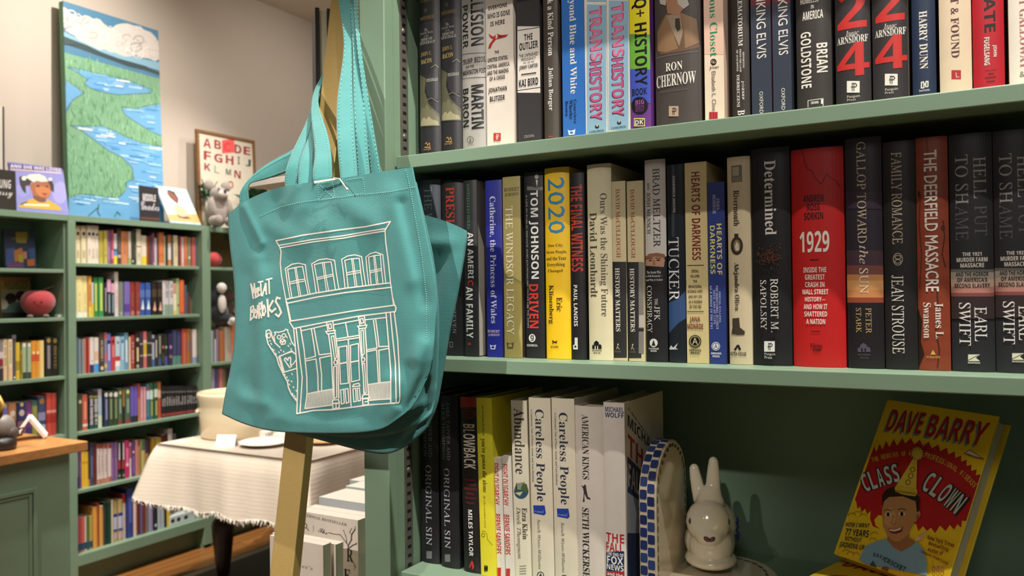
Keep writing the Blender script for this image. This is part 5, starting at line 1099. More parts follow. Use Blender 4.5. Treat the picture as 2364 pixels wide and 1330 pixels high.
far_row((315, 740, Z11), MIDZ[2], [
    ('dark purple book', 82, 172, 310, '#3c3440', b('#a89a90', .66, .7), b('#a89a90', .33, .37)), ('pink and yellow book', 178, 262, 282, '#cc6c70', b('#d0a840', .36, .7), b('#d8ccb8', .68, .76), b('#d8c8b0', .31, .37)), ('dark green book', 268, 326, 288, '#2c3a2a', b('#a89a90', .66, .7), b('#a89a90', .33, .37)), ('dark brown book', 330, 390, 288, '#3f302c', b('#a89a90', .66, .7), b('#a89a90', .33, .37)), ('pale blue book with navy ends', 400, 476, 372, '#a4b4c8', b('#28344c', .76, .9), b('#4a6a9a', 0, .24)), ('black and cream book', 482, 552, 382, '#34302e', s_('#cfc0b4', .3, .85)), ('dark green grey book', 560, 640, 355, '#3c4640', s_('#9a9c88', .4, .95), b('#3c5080', 0, .25)),
    ('black book with red dot', 646, 726, 332, '#262420', c_('#d0646c', .58), s_('#4a4c34', .1, .4)), ('dark green book with pale dot', 734, 816, 342, '#28322a', c_('#a0b494', .58), b('#4a5090', 0, .3)), ('dark purple book with lilac dot', 820, 916, 340, '#342c4c', c_('#b48ac0', .58), c_('#b06a4c', .28)), ('navy book with teal base', 920, 1038, 242, '#34385c', b('#56807a', 0, .26), s_('#464a74', .3, .95)), ('navy book with teal base', 1042, 1152, 242, '#34385c', b('#56807a', 0, .26), s_('#464a74', .3, .95)), ('brick red book', 1166, 1298, 222, '#b0483a', s_('#bc6a50', 0.02, .9)), ('brown and orange book', 1302, 1384, 212, '#a06c34', b('#8a6a60', .35, .65)), ('mauve grey book', 1388, 1432, 280, '#80666a'), ('tall white book', 1440, 1552, 225, '#e0d4d0', b('#8a98c0', 0, .18)), ('olive grey book', 1560, 1640, 322, '#8a8674', b('#2e4868', 0, .3), d_('#6a6856', .4, .9))], 'third row of far middle bookcase', GM, n)
n = far_row((165, 885, Z11), MIDZ[3], [
    ('dark olive book with cream dot', 165, 292, 268, '#4c4a38', c_('#d4ccb0', .78, .28)), ('coral red book', 300, 430, 288, '#cc6450', b('#e8d4cc', .1, .17), s_('#e09070', .3, .8)), ('black book with white letters', 456, 568, 225, '#23262a', d_('#d4d0d0', .12, .82, .42), b('#8c8448', .84, .9), b('#24484c', 0, .11)), ('black book with white letters', 574, 684, 225, '#23262a', d_('#d4d0d0', .12, .82, .42), b('#8c8448', .84, .9), b('#24484c', 0, .11)), ('pale blue and green book', 690, 792, 150, '#a4b8c8', b('#c8d4b8', 0, .32), b('#b8a8b4', .84, 1)), ('navy book with white top', 838, 946, 205, '#2c3452', c_('#d8d0c8', .9, .42), s_('#8a8cae', .2, .78)), ('dark green book with white top', 952, 1060, 205, '#34442c', c_('#d4ccc0', .9, .42), s_('#8c966a', .2, .78)), ('dark green book with white top', 1070, 1192, 205, '#30442e', c_('#dcdcd4', .9, .42), s_('#7c8c68', .2, .78)),
    ('green book with red base', 1210, 1318, 128, '#4c6448', c_('#d8c8a0', .88), b('#8c3c30', 0, .12), s_('#8aa090', .3, .7)), ('slim orange and black book', 1324, 1374, 150, '#2a2c2c', b('#a07838', .5, 1)), ('green book with red base', 1380, 1502, 128, '#4a644a', c_('#dcd484', .9), b('#8c3c30', 0, .12), s_('#8aa090', .3, .7)), ('violet book', 1518, 1612, 85, '#6a58b0', b('#2c2834', 0, .18)), ('violet book', 1616, 1706, 85, '#6a58b0', b('#2c2834', 0, .18))], 'fourth row of far middle bookcase', GM)
n = far_row((315, 860, Z11), MIDZ[3], [
    ('red and orange book', 52, 112, 290, '#c07850', b('#a84840', .62, 1)), ('pink book', 116, 182, 370, '#c88a98', s_('#dcb4b4', .1, .9)), ('pink book', 186, 248, 372, '#cc8c98', s_('#dcb4b4', .1, .9)), ('blue book with white top', 270, 352, 300, '#4c7c8c', b('#c4d4e4', .58, .82), b('#a04048', .82, .88), b('#2c5894', 0, .1)), ('green book with white top', 360, 446, 262, '#3c6c4c', b('#c8d8c8', .55, .8), s_('#a8a868', .1, .5)), ('green book with white top', 454, 546, 262, '#2c5440', b('#c8d8c0', .6, .82), s_('#b8ac64', .1, .5)), ('orange and red book', 550, 642, 240, '#c4503c', b('#e0b098', .56, .78), b('#c07030', .82, 1))] +
    dup_rows('slim black numbered volume', 652, 1560, 16, 345, '#242122', d_('#bdb8b6', .36, .66, .34), b('#a03a3a', .04, .12), c_('#8a8688', .8, .3)), 'fourth row of far middle bookcase', GM, n)
n = far_row((165, 1010, 10.23), MIDZ[4], [
    ('white and mauve book', 115, 168, 300, '#cdc2cc', b('#7c4a94', 0, .3)), ('purple book', 172, 222, 300, '#74508a', d_('#b098bc', .3, .7)), ('yellow book', 230, 312, 345, '#e8b838', c_('#c89018', .7)), ('yellow book', 316, 400, 340, '#e8b838', c_('#c89018', .7)), ('slim dark olive book', 404, 440, 330, '#44481e', b('#c89030', 0, .2)), ('slate blue book', 445, 526, 130, '#46486a', s_('#6a6c94', .2, .7)), ('rust brown book', 532, 602, 130, '#6a2c22')] +
    dup_rows('white book with red ends', 605, 852, 3, 168, '#dcc8c4', d_('#a89a9c', .25, .75), b('#a04434', .9, 1), b('#b4604c', 0, .12), d_('#e0c0a0', .03, .1)) + [('white book with red ends', 866, 942, 148, '#dcc8c4', b('#a04434', .88, 1), b('#b4604c', 0, .14)), ('mauve book', 946, 1016, 120, '#7c5a8a', s_('#946ea0', .1, .6)), ('mauve book', 1020, 1092, 120, '#7c5a8a', s_('#946ea0', .1, .6)),
    ('black, white and red book', 1108, 1182, 80, '#2c2424', s_('#d4c8c8', .5, .95), b('#a03838', .27, .48), b('#34362a', 0, .2), c_('#8c9484', .1)), ('black, white and red book', 1186, 1258, 80, '#2c2424', s_('#d4c8c8', .5, .95), b('#a03838', .27, .48), b('#34362a', 0, .2), c_('#8c9484', .1)), ('bright magenta book', 1264, 1370, 80, '#c0306a', s_('#d878a0', .4, .8), c_('#e8c0d0', .36)), ('slim pinkish white book', 1374, 1432, 125, '#d8bcc4', b('#a85868', .55, .9)), ('purple book with yellow dot', 1438, 1512, 120, '#604080', c_('#d8c470', .72), s_('#8868a0', .1, .6)), ('salmon pink book', 1516, 1590, 65, '#c07c74'), ('slim tan book', 1592, 1632, 200, '#a8844c')], 'fifth row of far middle bookcase', GM)
far_row((290, 980, Z11), MIDZ[4], [('cream and green book', 405, 500, 400, '#b8a868', b('#4a6448', .7, 1)), ('dark purple book', 510, 600, 420, '#4a2c48', b('#a07848', 0, .62)), ('dark gold book', 670, 778, 352, '#8a6c20'), ('dark gold book', 782, 920, 335, '#94782a'), ('dark maroon book', 930, 1088, 262, '#4a1c1e'), ('tall pale grey book', 1092, 1212, 112, '#c4b8b4'), ('small charcoal book', 1222, 1302, 240, '#4c4c4a')], 'fifth row of far middle bookcase', GM, n)
n = far_row((165, 1120, 7.824), BASEZ, [
    ('pink slim volume with navy base', 105, 168, 585, '#b84a60', b('#2c4a68', .05, .25)), ('orange pink slim volume with navy base', 170, 240, 580, '#cc6450', b('#2c4a68', .05, .25)), ('white slim volume with navy base', 242, 284, 570, '#cfc0c0', b('#2c4a68', .05, .25)), ('green slim volume with navy base', 286, 324, 565, '#5c7034', b('#2c4a68', .05, .25)), ('olive yellow slim volume with navy base', 326, 386, 560, '#b0a050', b('#2c4a68', .05, .25)), ('tall orange yellow book', 392, 464, 402, '#e0a048'), ('maroon book', 468, 506, 320, '#a84a38'), ('tan book with white top', 510, 572, 370, '#d4a050', b('#dcd4d0', .97, 1)), ('slim red brown book', 574, 592, 400, '#8a3a30'), ('dark green book', 596, 650, 312, '#1e3c30'), ('dark green book', 656, 714, 312, '#1e3f32'), ('slim cream book', 718, 752, 270, '#ccc0a0'),
    ('cream book with blue middle', 756, 844, 280, '#b8a46c', b('#2c3c90', .6, .68), b('#bcbcd4', .3, .6), b('#2c3c90', .25, .3), b('#c8a8a8', .06, .2)), ('cream book with blue middle', 850, 932, 262, '#b8a46c', b('#2c3c90', .6, .68), b('#bcbcd4', .3, .6), b('#2c3c90', .25, .3), b('#c8a8a8', .06, .2)), ('tall red book', 938, 990, 160, '#a02c24', b('#c0b4b0', .0, .8)), ('tall blue book', 1010, 1118, 60, '#384488', s_('#5660a8', .3, .8)), ('slim pale pink book', 1122, 1176, 150, '#dcc0b8'), ('rust brown book', 1182, 1230, 200, '#7c3420')], 'bottom row of far middle bookcase', GM)
far_row((300, 1110, 8.865), BASEZ, [('slim purple book', 216, 256, 260, '#6a5a80'), ('slim maroon book', 260, 328, 260, '#7a3230'), ('olive grey book', 332, 386, 260, '#7a7464'), ('lavender book', 392, 476, 260, '#988cb0'), ('black book with white dot', 486, 562, 260, '#26282c', c_('#c8c4c0', .14)), ('pale blue grey book', 570, 640, 260, '#aab4bc'), ('pale blue grey book', 644, 706, 260, '#a8b0b8'), ('slim black book', 714, 748, 260, '#2a2a1c'), ('yellow book', 752, 822, 260, '#d4b030')], 'bottom row of far middle bookcase', GM, n)
# large picture book lying flat at the right end of the bottom row
p0 = on_axis(392, 1216, 0, FX - 0.03); p1 = on_axis(434, 1204, 0, FX - 0.03)
mb = MB(); mb.box((FX - 0.26, p0.y + 0.005, BASEZ + 0.0005), (FX - 0.03, p1.y + 0.05, BASEZ + 0.055), mat('#c4ccca', 0.4), 0.002)
for q in (0.02, 0.06, 0.11): mb.ball((FX - 0.03, p0.y + q, BASEZ + 0.03), (0.002, 0.014, 0.012), mat('#26302e', 0.5), 10)
mesh_thing(mb, 'picture_book', 'thick pale picture book with black spots lying under the tablecloth edge', 'book', GM)

GL = 'books on the far left bookcase'
far_row((0, 760, Z11), LEFTZ[2], [('grey, white and red book', -60, 100, 268, '#8a8486', b('#cfc4c4', .55, .7), b('#8c2a34', .36, .52), b('#3c3436', 0, .3)), ('cream book with grey letters', 96, 202, 262, '#ecd9b0', d_('#9a8e70', .35, .95), b('#e8c8a0', 0, .32)), ('cream book with grey letters', 206, 312, 262, '#ecd9b0', d_('#9a8e70', .35, .95), b('#e8c8a0', 0, .32)), ('tall dark grey book', 325, 432, 152, '#55555c', b('#8c848c', .92, 1), c_('#d8d8d8', .05, .24)), ('yellow book', 408, 512, 345, '#dcbc3c', b('#a89030', .25, .5)), ('short olive yellow book', 520, 572, 560, '#a8963a', d_('#5a5020', .2, .9)), ('sage green book with white dot', 580, 692, 350, '#a8bc98', c_('#e4e8e0', .93, .38), b('#3c4644', 0, .18)), ('sage green book with white dot', 698, 792, 350, '#a4ba98', c_('#ece4e4', .93, .38), b('#3c4644', 0, .18)),
    ('orange and red book', 800, 906, 305, '#e09838', c_('#f0d8a0', .68), b('#cf5a34', .45, .64)), ('orange and red book', 910, 1014, 305, '#e09838', c_('#f0d8a0', .68), b('#cf5a34', .45, .64)), ('pale yellow book', 1020, 1132, 290, '#ecd088'), ('black book with gold letters', 1160, 1330, 190, '#24211f', c_('#a08c40', .9, .3), s_('#8c8688', .2, .78)), ('black book with gold letters', 1340, 1500, 200, '#24221e', c_('#8c7c34', .9, .3), d_('#8a7a3c', .2, .78))], 'third row of far left bookcase', GL)
far_row((0, 890, 8.315), LEFTZ[3], [('violet book', -70, 32, 330, '#5a4a80'), ('lavender blue book', 38, 164, 335, '#6c68b0', b('#4a4494', .5, .62), c_('#b8a890', .92)), ('orange brown book with a figure', 170, 326, 335, '#b07850', c_('#d8c4b0', .72), b('#70504a', .3, .55)), ('navy and pink book', 334, 492, 325, '#2c3462', c_('#c8b8a8', .72), b('#8c5a64', .2, .5), c_('#c8b860', .94, .2)), ('purple book', 498, 624, 312, '#6c3a74', c_('#a8508c', .65), b('#3c3468', 0, .3)), ('olive green book with teal top', 630, 732, 290, '#94904c', b('#3c6c68', .86, 1)), ('tall navy and pale blue book', 738, 884, 205, '#3c466c', b('#a8bccc', .1, .3), b('#8c8cac', .4, .6), c_('#a07c34', .88)), ('bright red book', 892, 984, 150, '#c84c40', b('#e0988c', .54, .6), b('#a83028', .3, .5)), ('bright red book', 988, 1084, 150, '#c4463c', b('#e0988c', .54, .6), b('#a83028', .3, .5))], 'fourth row of far left bookcase', GL)
GR = 'books on the far right bookcase'
far_row((470, 720, 6.645), RIGHTZ[1], [('pale blue book', 112, 150, 290, '#a0b0bc'), ('slim olive book', 152, 166, 300, '#7c7440'), ('pale lavender book', 168, 200, 420, '#b4b8cc'), ('mauve grey book', 204, 252, 272, '#84707c'), ('orange brown book', 256, 322, 292, '#b06a3c'), ('pale grey book', 332, 428, 232, '#b8ac9c'), ('orange pink book', 432, 500, 132, '#c87858')], 'third row behind the tote bags', GR)
far_row((470, 720, 6.645), RIGHTZ[2], [('lilac white book', 122, 164, 868, '#b0a8bc'), ('blue book', 168, 214, 868, '#4c5c98'), ('red and cream book', 218, 244, 868, '#b07a68', s_('#8c2c30', .1, .9)), ('pink book', 248, 298, 866, '#cc7c84'), ('olive green book', 302, 350, 868, '#7c7a44'), ('dark purple book', 354, 420, 868, '#3c3050')], 'lowest row behind the tote bags', GR)
# ================================================================ helpers for flat printed faces and soft bodies
REG.update({'N': (0, 0, 2.5583), 'O': (0, 360, 9.5), 'Q': (310, 400, 9.5), 'S': (440, 280, 5.115), 'K': (1860, 900, 3.0933), 'J': (1440, 980, 3.8), 'U': (0, 500, 5.319), 'V': (620, 1090, 5.543)})
def art(mb, o, a, b, n, items, reg, lift=0.0004, step=0.00012):
    """Prints marks on the plane through o with axes a, b and normal n (towards the viewer)."""
    ox, oy, s = REG[reg]
    def cv(x, y):
        p = on_plane(ox + x/s, oy + y/s, o, n) - o
        return (p.dot(a), p.dot(b))
    q0, q1 = cv(0, 0), cv(1, 0); ws = hypot(q1[0]-q0[0], q1[1]-q0[1])
    for it in items:
        c, pl = item_polys(it, cv, ws); m = mat(c, 0.5)
        for p in pl: mb.face([o + a*u + b*v + n*lift for u, v in p], m)
        lift += step
def clipped(items, reg, o, a, b, n, box):
    return items
def soft(name, balls, voxel, parent=None, smooth_it=6):
    m = MB()
    for bl in balls: m.ball(*bl)
    ob = m.build(name, parent)
    r = ob.modifiers.new('blend', 'REMESH'); r.mode = 'VOXEL'; r.voxel_size = voxel; r.use_smooth_shade = True
    s = ob.modifiers.new('soften', 'SMOOTH'); s.factor = 0.6; s.iterations = smooth_it
    return ob
def rel(o, root):
    o.parent = root
    return o
def kid(mb, name, root, label=None):
    o = mb.build(name); o.parent = root
    o.matrix_parent_inverse = root.matrix_basis.inverted()
    if label: o['label'] = label
    return o
LOW = SHELF['low']

# ================================================================ ceramic bookend, rabbit, propped book
be = thing('ceramic_bookend', 'cream ceramic arched bookend with a blue checked edge', 'bookend', (-0.33, 1.03, LOW))
cream = mat('#d9ccb0', 0.12, 'glaze', coat=0.6)
yf, yb_, x0, x1, zb, zt = 0.962, 1.083, -0.3695, -0.3475, LOW + 0.016, EYEZ - 0.19
prof = [(yf, zb), (yf, zt - 0.062)] + [(yf + 0.062 - 0.062*cos(a), zt - 0.062 + 0.062*sin(a)) for a in [pi*i/16 for i in range(1, 16)]] + [(yf + 0.1235, zt - 0.064), (yf + 0.1235, zb)]
m = MB()
bm = bmesh.new()
f1 = [bm.verts.new((x0, y, z)) for y, z in prof]; bm.faces.new(f1)
ex = bmesh.ops.extrude_face_region(bm, geom=bm.faces[:]); bmesh.ops.translate(bm, verts=[v for v in ex['geom'] if isinstance(v, bmesh.types.BMVert)], vec=(x1-x0, 0, 0))
bmesh.ops.recalc_face_normals(bm, faces=bm.faces[:])
bmesh.ops.bevel(bm, geom=[e for e in bm.edges if abs(e.verts[0].co.x - e.verts[1].co.x) < 1e-6], offset=0.0022, segments=2, affect='EDGES')
bm.verts.index_update(); m.mesh([v.co.copy() for v in bm.verts], [[v.index for v in f.verts] for f in bm.faces], cream); bm.free()
# blue hand-painted checks running up the edge and over the arch
edge = []
P = prof
for p, q in zip(P, P[1:]): edge.append((p, q, hypot(q[0]-p[0], q[1]-p[1])))
def along(s):
    for p, q, l in edge:
        if s <= l: k = s/l; t = Vector((0, (q[0]-p[0])/l, (q[1]-p[1])/l)); return Vector((0, p[0]+(q[0]-p[0])*k, p[1]+(q[1]-p[1])*k)), t
        s -= l
    return None
s = 0.006; i = 0
rnd = random.Random(4)
while s < 0.27:
    w = along(s)
    if w is None: break
    c, t = w; nrm = Vector((0, -t.z, t.y)); xm = x0 + 0.0062 + 0.0098*(i % 2)
    pts = [c + nrm*0.0006 + t*(0.0078*sin(a))*(0.62 + 0.38*abs(sin(a))**0.2) + Vector((xm - c.x + 0.0052*cos(a)*(1 if abs(cos(a)) < .8 else .96), 0, 0)) for a in [2*pi*k/14 for k in range(14)]]
    pts = [c + nrm*0.0006 + t*max(-0.0058, min(0.0058, 0.0075*sin(a))) + Vector((xm + max(-0.0046, min(0.0046, 0.006*cos(a))), 0, 0)) for a in [2*pi*k/16 for k in range(16)]]
    m.face(pts, mat(rnd.choice(['#27386e', '#2c4078', '#223061', '#34497f']), 0.2, 'glaze', coat=0.5)); s += 0.0078; i += 1
# leaves and berries painted round the face
rim = resample([(p[0] + 0.007 if p[0] < yf+0.06 else p[0]-0.007, p[1] - (0.006 if p[1] > zt-0.05 else 0)) for p in prof], 34)
for k, (y, z) in enumerate(rim):
    if z < zb + 0.004: continue
    a, b2 = (0.0016, 0.0052) if (y < yf + 0.02 or y > yf + 0.1) else (0.0045, 0.0026)
    m.face([(x1 + 0.0004, y + a*cos(q), z + b2*sin(q)) for q in [2*pi*j/10 for j in range(10)]], mat(['#7c3a30', '#3e5a34', '#6a3a34', '#46603a'][k % 4], 0.2, 'glaze'))
kid(m, 'upright', be)
m = MB()
pl = [(-0.3695, 0.958), (-0.30, 0.955)] + [(-0.295 + 0.075*sin(a), 1.044 - 0.089*cos(a)) for a in [pi*i/14 for i in range(1, 14)]] + [(-0.30, 1.133), (-0.3695, 1.125)]
bm = bmesh.new(); f1 = [bm.verts.new((x, y, LOW + 0.0006)) for x, y in pl]; bm.faces.new(f1)
ex = bmesh.ops.extrude_face_region(bm, geom=bm.faces[:]); bmesh.ops.translate(bm, verts=[v for v in ex['geom'] if isinstance(v, bmesh.types.BMVert)], vec=(0, 0, 0.018))
bmesh.ops.recalc_face_normals(bm, faces=bm.faces[:]); bmesh.ops.bevel(bm, geom=[e for e in bm.edges if e.verts[0].co.z > LOW+0.01 and e.verts[1].co.z > LOW+0.01], offset=0.004, segments=3, affect='EDGES')
bm.verts.index_update(); m.mesh([v.co.copy() for v in bm.verts], [[v.index for v in f.verts] for f in bm.faces], cream); bm.free()
for k in range(15):
    a = pi*(k+0.3)/15; x = -0.295 + 0.06*sin(a); y = 1.044 - 0.074*cos(a)
    m.face([(x + 0.006*cos(q)*cos(a) - 0.002*sin(q)*sin(a), y + 0.006*cos(q)*sin(a) + 0.002*sin(q)*cos(a), LOW + 0.0191) for q in [2*pi*j/10 for j in range(10)]], mat(['#7c3a30', '#3e5a34'][k % 2], 0.2, 'glaze'))
kid(m, 'base', be)

rc = on_axis(1612, 1310, 2, LOW + 0.019); rc = Vector((rc.x + 0.0172, rc.y + 0.0, LOW + 0.0226))
rb = thing('ceramic_rabbit', 'glossy cream ceramic rabbit with upright ears beside the checked bookend', 'figurine', tuple(rc), (0, 0, radians(23)))
g = mat('#efe4cc', 0.08, 'glaze', coat=0.8)
balls = [((0, 0.014, 0.030), (0.033, 0.040, 0.030), g), ((0.008, 0.030, 0.046), (0.030, 0.032, 0.034), g), ((-0.004, -0.008, 0.061), (0.0285, 0.028, 0.029), g), ((-0.005, -0.020, 0.050), (0.019, 0.018, 0.018), g), ((0, -0.002, 0.030), (0.029, 0.028, 0.028), g), ((0, 0.006, 0.010), (0.034, 0.040, 0.012), g),
         ((0.000, 0.002, 0.084), (0.0185, 0.015, 0.015), g), ((0.001, 0.004, 0.094), (0.0145, 0.011, 0.012), g)]
for t in range(9):
    k = t/8; balls.append(((0.004 + 0.002*k, 0.004 + 0.006*k, 0.088 + 0.045*k), (0.0105 - 0.0035*k*k, 0.0085 - 0.002*k, 0.009), g))
    balls.append(((-0.012 - 0.006*k, 0.010 + 0.008*k, 0.086 + 0.036*k), (0.0095 - 0.0025*k*k, 0.008 - 0.002*k, 0.009), g))
soft('body', balls, 0.0016, rb, 8)
def patch_on(root, pts, col, name, w=None, label=None):
    m = MB()
    for p in pts: m.face(p, mat(col, 0.15, 'glaze', coat=0.5))
    o = m.build(name, root)
    if label: o['label'] = label
    return o
nose = [Vector((-0.006 + x, -0.0378 - 0.0012*(1 - abs(x)/0.008), 0.046 + z)) for x, z in ((0, -0.007), (0.008, 0.0), (0.006, 0.003), (0, 0.0005), (-0.006, 0.003), (-0.008, 0.0))]
m = MB(); [m.ball((-0.006 + sx_*0.0031, -0.0362, 0.0462), (0.0048, 0.003, 0.0032), mat('#6e3d44', 0.15, 'glaze', coat=0.5), 12, Matrix.Rotation(radians(-34)*sx_, 3, 'Y')) for sx_ in (-1, 1)]; m.build('nose', rb)['label'] = 'dull pink painted nose'
for sx, nm in ((1, 'eye'), (-1, 'eye')):
    m = MB(); cx = -0.004 + sx*0.0225
    m.ball((cx, -0.0185, 0.064), (0.0032, 0.0042, 0.0066), mat('#c6b896', 0.15, 'glaze', coat=0.5), 14)
    m.ball((cx + sx*0.0012, -0.0198, 0.064), (0.0024, 0.0034, 0.0042), mat('#4a4438', 0.15, 'glaze', coat=0.5), 12); m.build('eye', rb)
m = MB(); blue = mat('#27336e', 0.2, 'glaze', coat=0.5)
loop = [(0.0335 + 0.001*sin(3*t), 0.012 + 0.010*sin(1.7*t + 0.6), 0.030 + 0.0042*t + 0.004*sin(3.1*t)) for t in [i*0.25 for i in range(30)]]
m.tube([(0.0365 - 0.10*max(0, abs(p[1]-0.012) - 0.004) - 0.06*max(0, p[2]-0.045), p[1], p[2]) for p in loop], 0.0013, blue, 6); m.build('painted_scroll', rb)

def yellow_book(name, label, C, a, u, w, h, t, printed):
    """Cover facing n = a x u; spine on the left, page edge on the right."""
    n = a.cross(u).normalized()
    root = thing(name, label, 'book', tuple(C), group='yellow memoirs at the right of the lower shelf')
    Y = mat('#f0ce2c', 0.35)
    def bx(m, lo, hi, mt, bev=0.0):
        M_ = Matrix((a, u, n)).transposed().to_4x4(); m.box(lo, hi, mt, bev, M_)
    m = MB(); bx(m, (0, 0, -0.0025), (w, h, 0), Y, 0.0006); bx(m, (0, 0, -t), (w + 0.002, h, -t + 0.0025), Y, 0.0006); bx(m, (-0.002, 0, -t), (0.0012, h, 0), Y, 0.0012)
    if printed: art_local(m, C, a, u, n, w, h)
    c = m.build('cover', root)
    p = MB(); bx(p, (0.0014, 0.003, -t + 0.0027), (w - 0.004, h - 0.003, -0.0027), mat('#cfc6b0', 0.8, 'pages')); p.build('page_block', root)
    return root
def art_local(m, C, a, u, n, w, h):
    RED, SKY = '#b5202a', '#7ea6c4'
    ox, oy, s = REG['K']
    def cv(x, y):
        p = on_plane(ox + x/s, oy + y/s, C, n) - C; return (p.dot(a), p.dot(u))
    q0, q1 = cv(600, 600), cv(601, 600); ws = hypot(q1[0]-q0[0], q1[1]-q0[1])
    up = [(465, 470), (490, 405), (505, 445), (530, 385), (548, 430), (575, 365), (598, 412), (628, 352), (655, 400), (690, 345), (712, 385), (750, 345), (778, 390), (815, 358), (838, 402), (880, 372), (900, 420), (948, 392), (960, 440), (1010, 415), (1018, 462), (1065, 442), (1070, 488), (1110, 470), (1112, 515), (1150, 500), (1150, 545), (1185, 535), (1182, 580), (1222, 570), (1215, 612), (1255, 605), (1245, 660)]
    dn = [(1150, 940), (1118, 935), (1110, 985), (1085, 960), (1060, 1000), (1030, 965), (1000, 1010), (960, 970), (925, 1025), (895, 985), (865, 1010), (840, 975), (805, 1010), (790, 960), (560, 900), (520, 895), (490, 930), (500, 970), (530, 995), (480, 975), (460, 920), (465, 865), (440, 890), (425, 850), (400, 875), (390, 835), (370, 850), (362, 800), (352, 785)]
    items = [('p', RED, up + dn)]
    for tx, q in (('DAVE', [(620, 140), (865, 165), (818, 318), (566, 290)]), ('BARRY', [(900, 175), (1322, 238), (1250, 402), (852, 330)])):
        items.append(('q', tx, 'nb', '#6f93a0', [(x-14, y+14) for x, y in q])); items.append(('q', tx, 'nb', RED, q))
    def arc(txt, style, col, pts, size, widths=0.8):
        """letters one by one along a bent line, pts = base points left to right"""
        L = resample(pts, len(txt)*2+1)
        for i, ch in enumerate(txt):
            if ch == ' ': continue
            p, q = L[2*i], L[2*i+2]; dx, dy = q[0]-p[0], q[1]-p[1]; l = hypot(dx, dy); nx, ny = dy/l*size, -dx/l*size
            p = (p[0]+dx*(1-widths)/2, p[1]+dy*(1-widths)/2); q = (q[0]-dx*(1-widths)/2, q[1]-dy*(1-widths)/2)
            if ch in 'I1': m_ = ((p[0]+q[0])/2, (p[1]+q[1])/2); p = (m_[0]-dx*.12, m_[1]-dy*.12); q = (m_[0]+dx*.12, m_[1]+dy*.12)
            items.append(('q', ch, style, col, [(p[0]+nx, p[1]+ny), (q[0]+nx, q[1]+ny), q, p]))
    arc('THE MEMOIRS OF A', 'nb', '#d8b84a', [(475, 520), (570, 492), (660, 478), (755, 470)], 34)
    arc('PROFESSIONAL WISEASS', 'nb', '#d8b84a', [(845, 480), (940, 515), (1040, 565), (1120, 620), (1205, 705)], 38)
    for dx in (-5, 5):
        arc('CLASS', 'nb', '#1f2a30', [(425+dx, 740), (520+dx, 705), (600+dx, 680), (690+dx, 658)], 142, 0.88)
        arc('CLOWN', 'nb', '#1f2a30', [(815+dx, 715), (900+dx, 760), (985+dx, 830), (1080+dx, 905)], 160, 0.88)
    arc('CLASS', 'nb', '#c4d4d0', [(427, 737), (520, 703), (600, 678), (688, 656)], 132, 0.78)
    arc('CLOWN', 'nb', '#c4d4d0', [(820, 712), (902, 758), (985, 826), (1075, 898)], 150, 0.78)
    # boy with a party hat
    items += [('p', '#7fabcb', [(400, 1330), (385, 1215), (430, 1120), (520, 1080), (590, 1065), (620, 1120), (690, 1160), (760, 1120), (800, 1090), (850, 1150), (872, 1250), (868, 1330)]), ('p', '#9c6f4c', [(590, 1040), (585, 1075), (630, 1130), (690, 1160), (760, 1120), (790, 1085), (745, 1060), (740, 1000)]),
              ('p', '#b98a5f', [(553, 800), (550, 900), (558, 980), (590, 1050), (640, 1088), (680, 1085), (735, 1040), (772, 960), (800, 940), (826, 900), (822, 872), (806, 868), (812, 760), (780, 720), (620, 715)]), ('p', '#2c201c', [(553, 850), (550, 760), (580, 715), (640, 690), (800, 745), (820, 780), (815, 870), (800, 880), (790, 800), (700, 765), (600, 770), (565, 800)]),
              ('p', '#c99a6c', [(575, 870), (565, 950), (600, 985), (640, 960), (650, 890), (610, 840)]), ('e', '#e0d4c0', (572, 882, 616, 906)), ('e', '#e0d4c0', (668, 878, 716, 904)), ('e', '#241a18', (583, 880, 605, 908)), ('e', '#241a18', (680, 876, 704, 906)), ('l', '#2c201c', [(565, 868), (590, 860), (620, 868)], 5), ('l', '#2c201c', [(662, 862), (690, 852), (722, 862)], 5),
              ('l', '#94683f', [(632, 900), (624, 940), (614, 956), (640, 964), (652, 955)], 4), ('p', '#7c3030', [(592, 995), (640, 1000), (705, 980), (690, 1020), (650, 1035), (610, 1025)]), ('p', '#e8dcc8', [(600, 1000), (640, 1004), (695, 986), (680, 1005), (640, 1016), (606, 1010)]), ('p', '#8a5a3c', [(796, 900), (816, 890), (812, 930), (796, 935)]),
              ('p', '#8a5a3c', [(410, 1250), (345, 1330), (440, 1330), (450, 1270)]), ('p', '#dcc04a', [(640, 715), (800, 510), (770, 500), (795, 745)]), ('p', '#dcc04a', [(640, 710), (770, 500), (802, 505), (795, 740)]), ('p', '#d0b440', [(642, 700), (668, 678), (700, 690), (735, 695), (770, 700), (802, 715), (802, 745), (790, 765), (740, 760), (690, 750), (645, 730)])]
    items += [('e', '#c9ab3c', (765, 418, 842, 502))] + [('l', '#dcc460', [(803, 460), (803+44*cos(k*0.45), 460+46*sin(k*0.45))], 8) for k in range(14)] + [('o', '#8a6a1c', (755, 558, 787, 592), 5), ('o', '#8a6a1c', (740, 602, 774, 638), 5), ('o', '#8a6a1c', (722, 648, 754, 684), 5)] + [('l', '#8a6a1c', [(650+k*16, 722+k*2.2), (658+k*16, 736+k*2.2), (666+k*16, 724+k*2.2)], 4) for k in range(9)]
    for tx, q in (('HOW I WENT', [(300, 950), (468, 962), (462, 990), (290, 980)]), ('77 YEARS', [(298, 995), (462, 1010), (455, 1060), (286, 1040)]), ('WITHOUT', [(290, 1050), (410, 1065), (404, 1095), (284, 1080)]), ('GROWING UP', [(258, 1088), (430, 1115), (420, 1152), (246, 1122)])): items.append(('q', tx, 'nb', '#20303c', q))
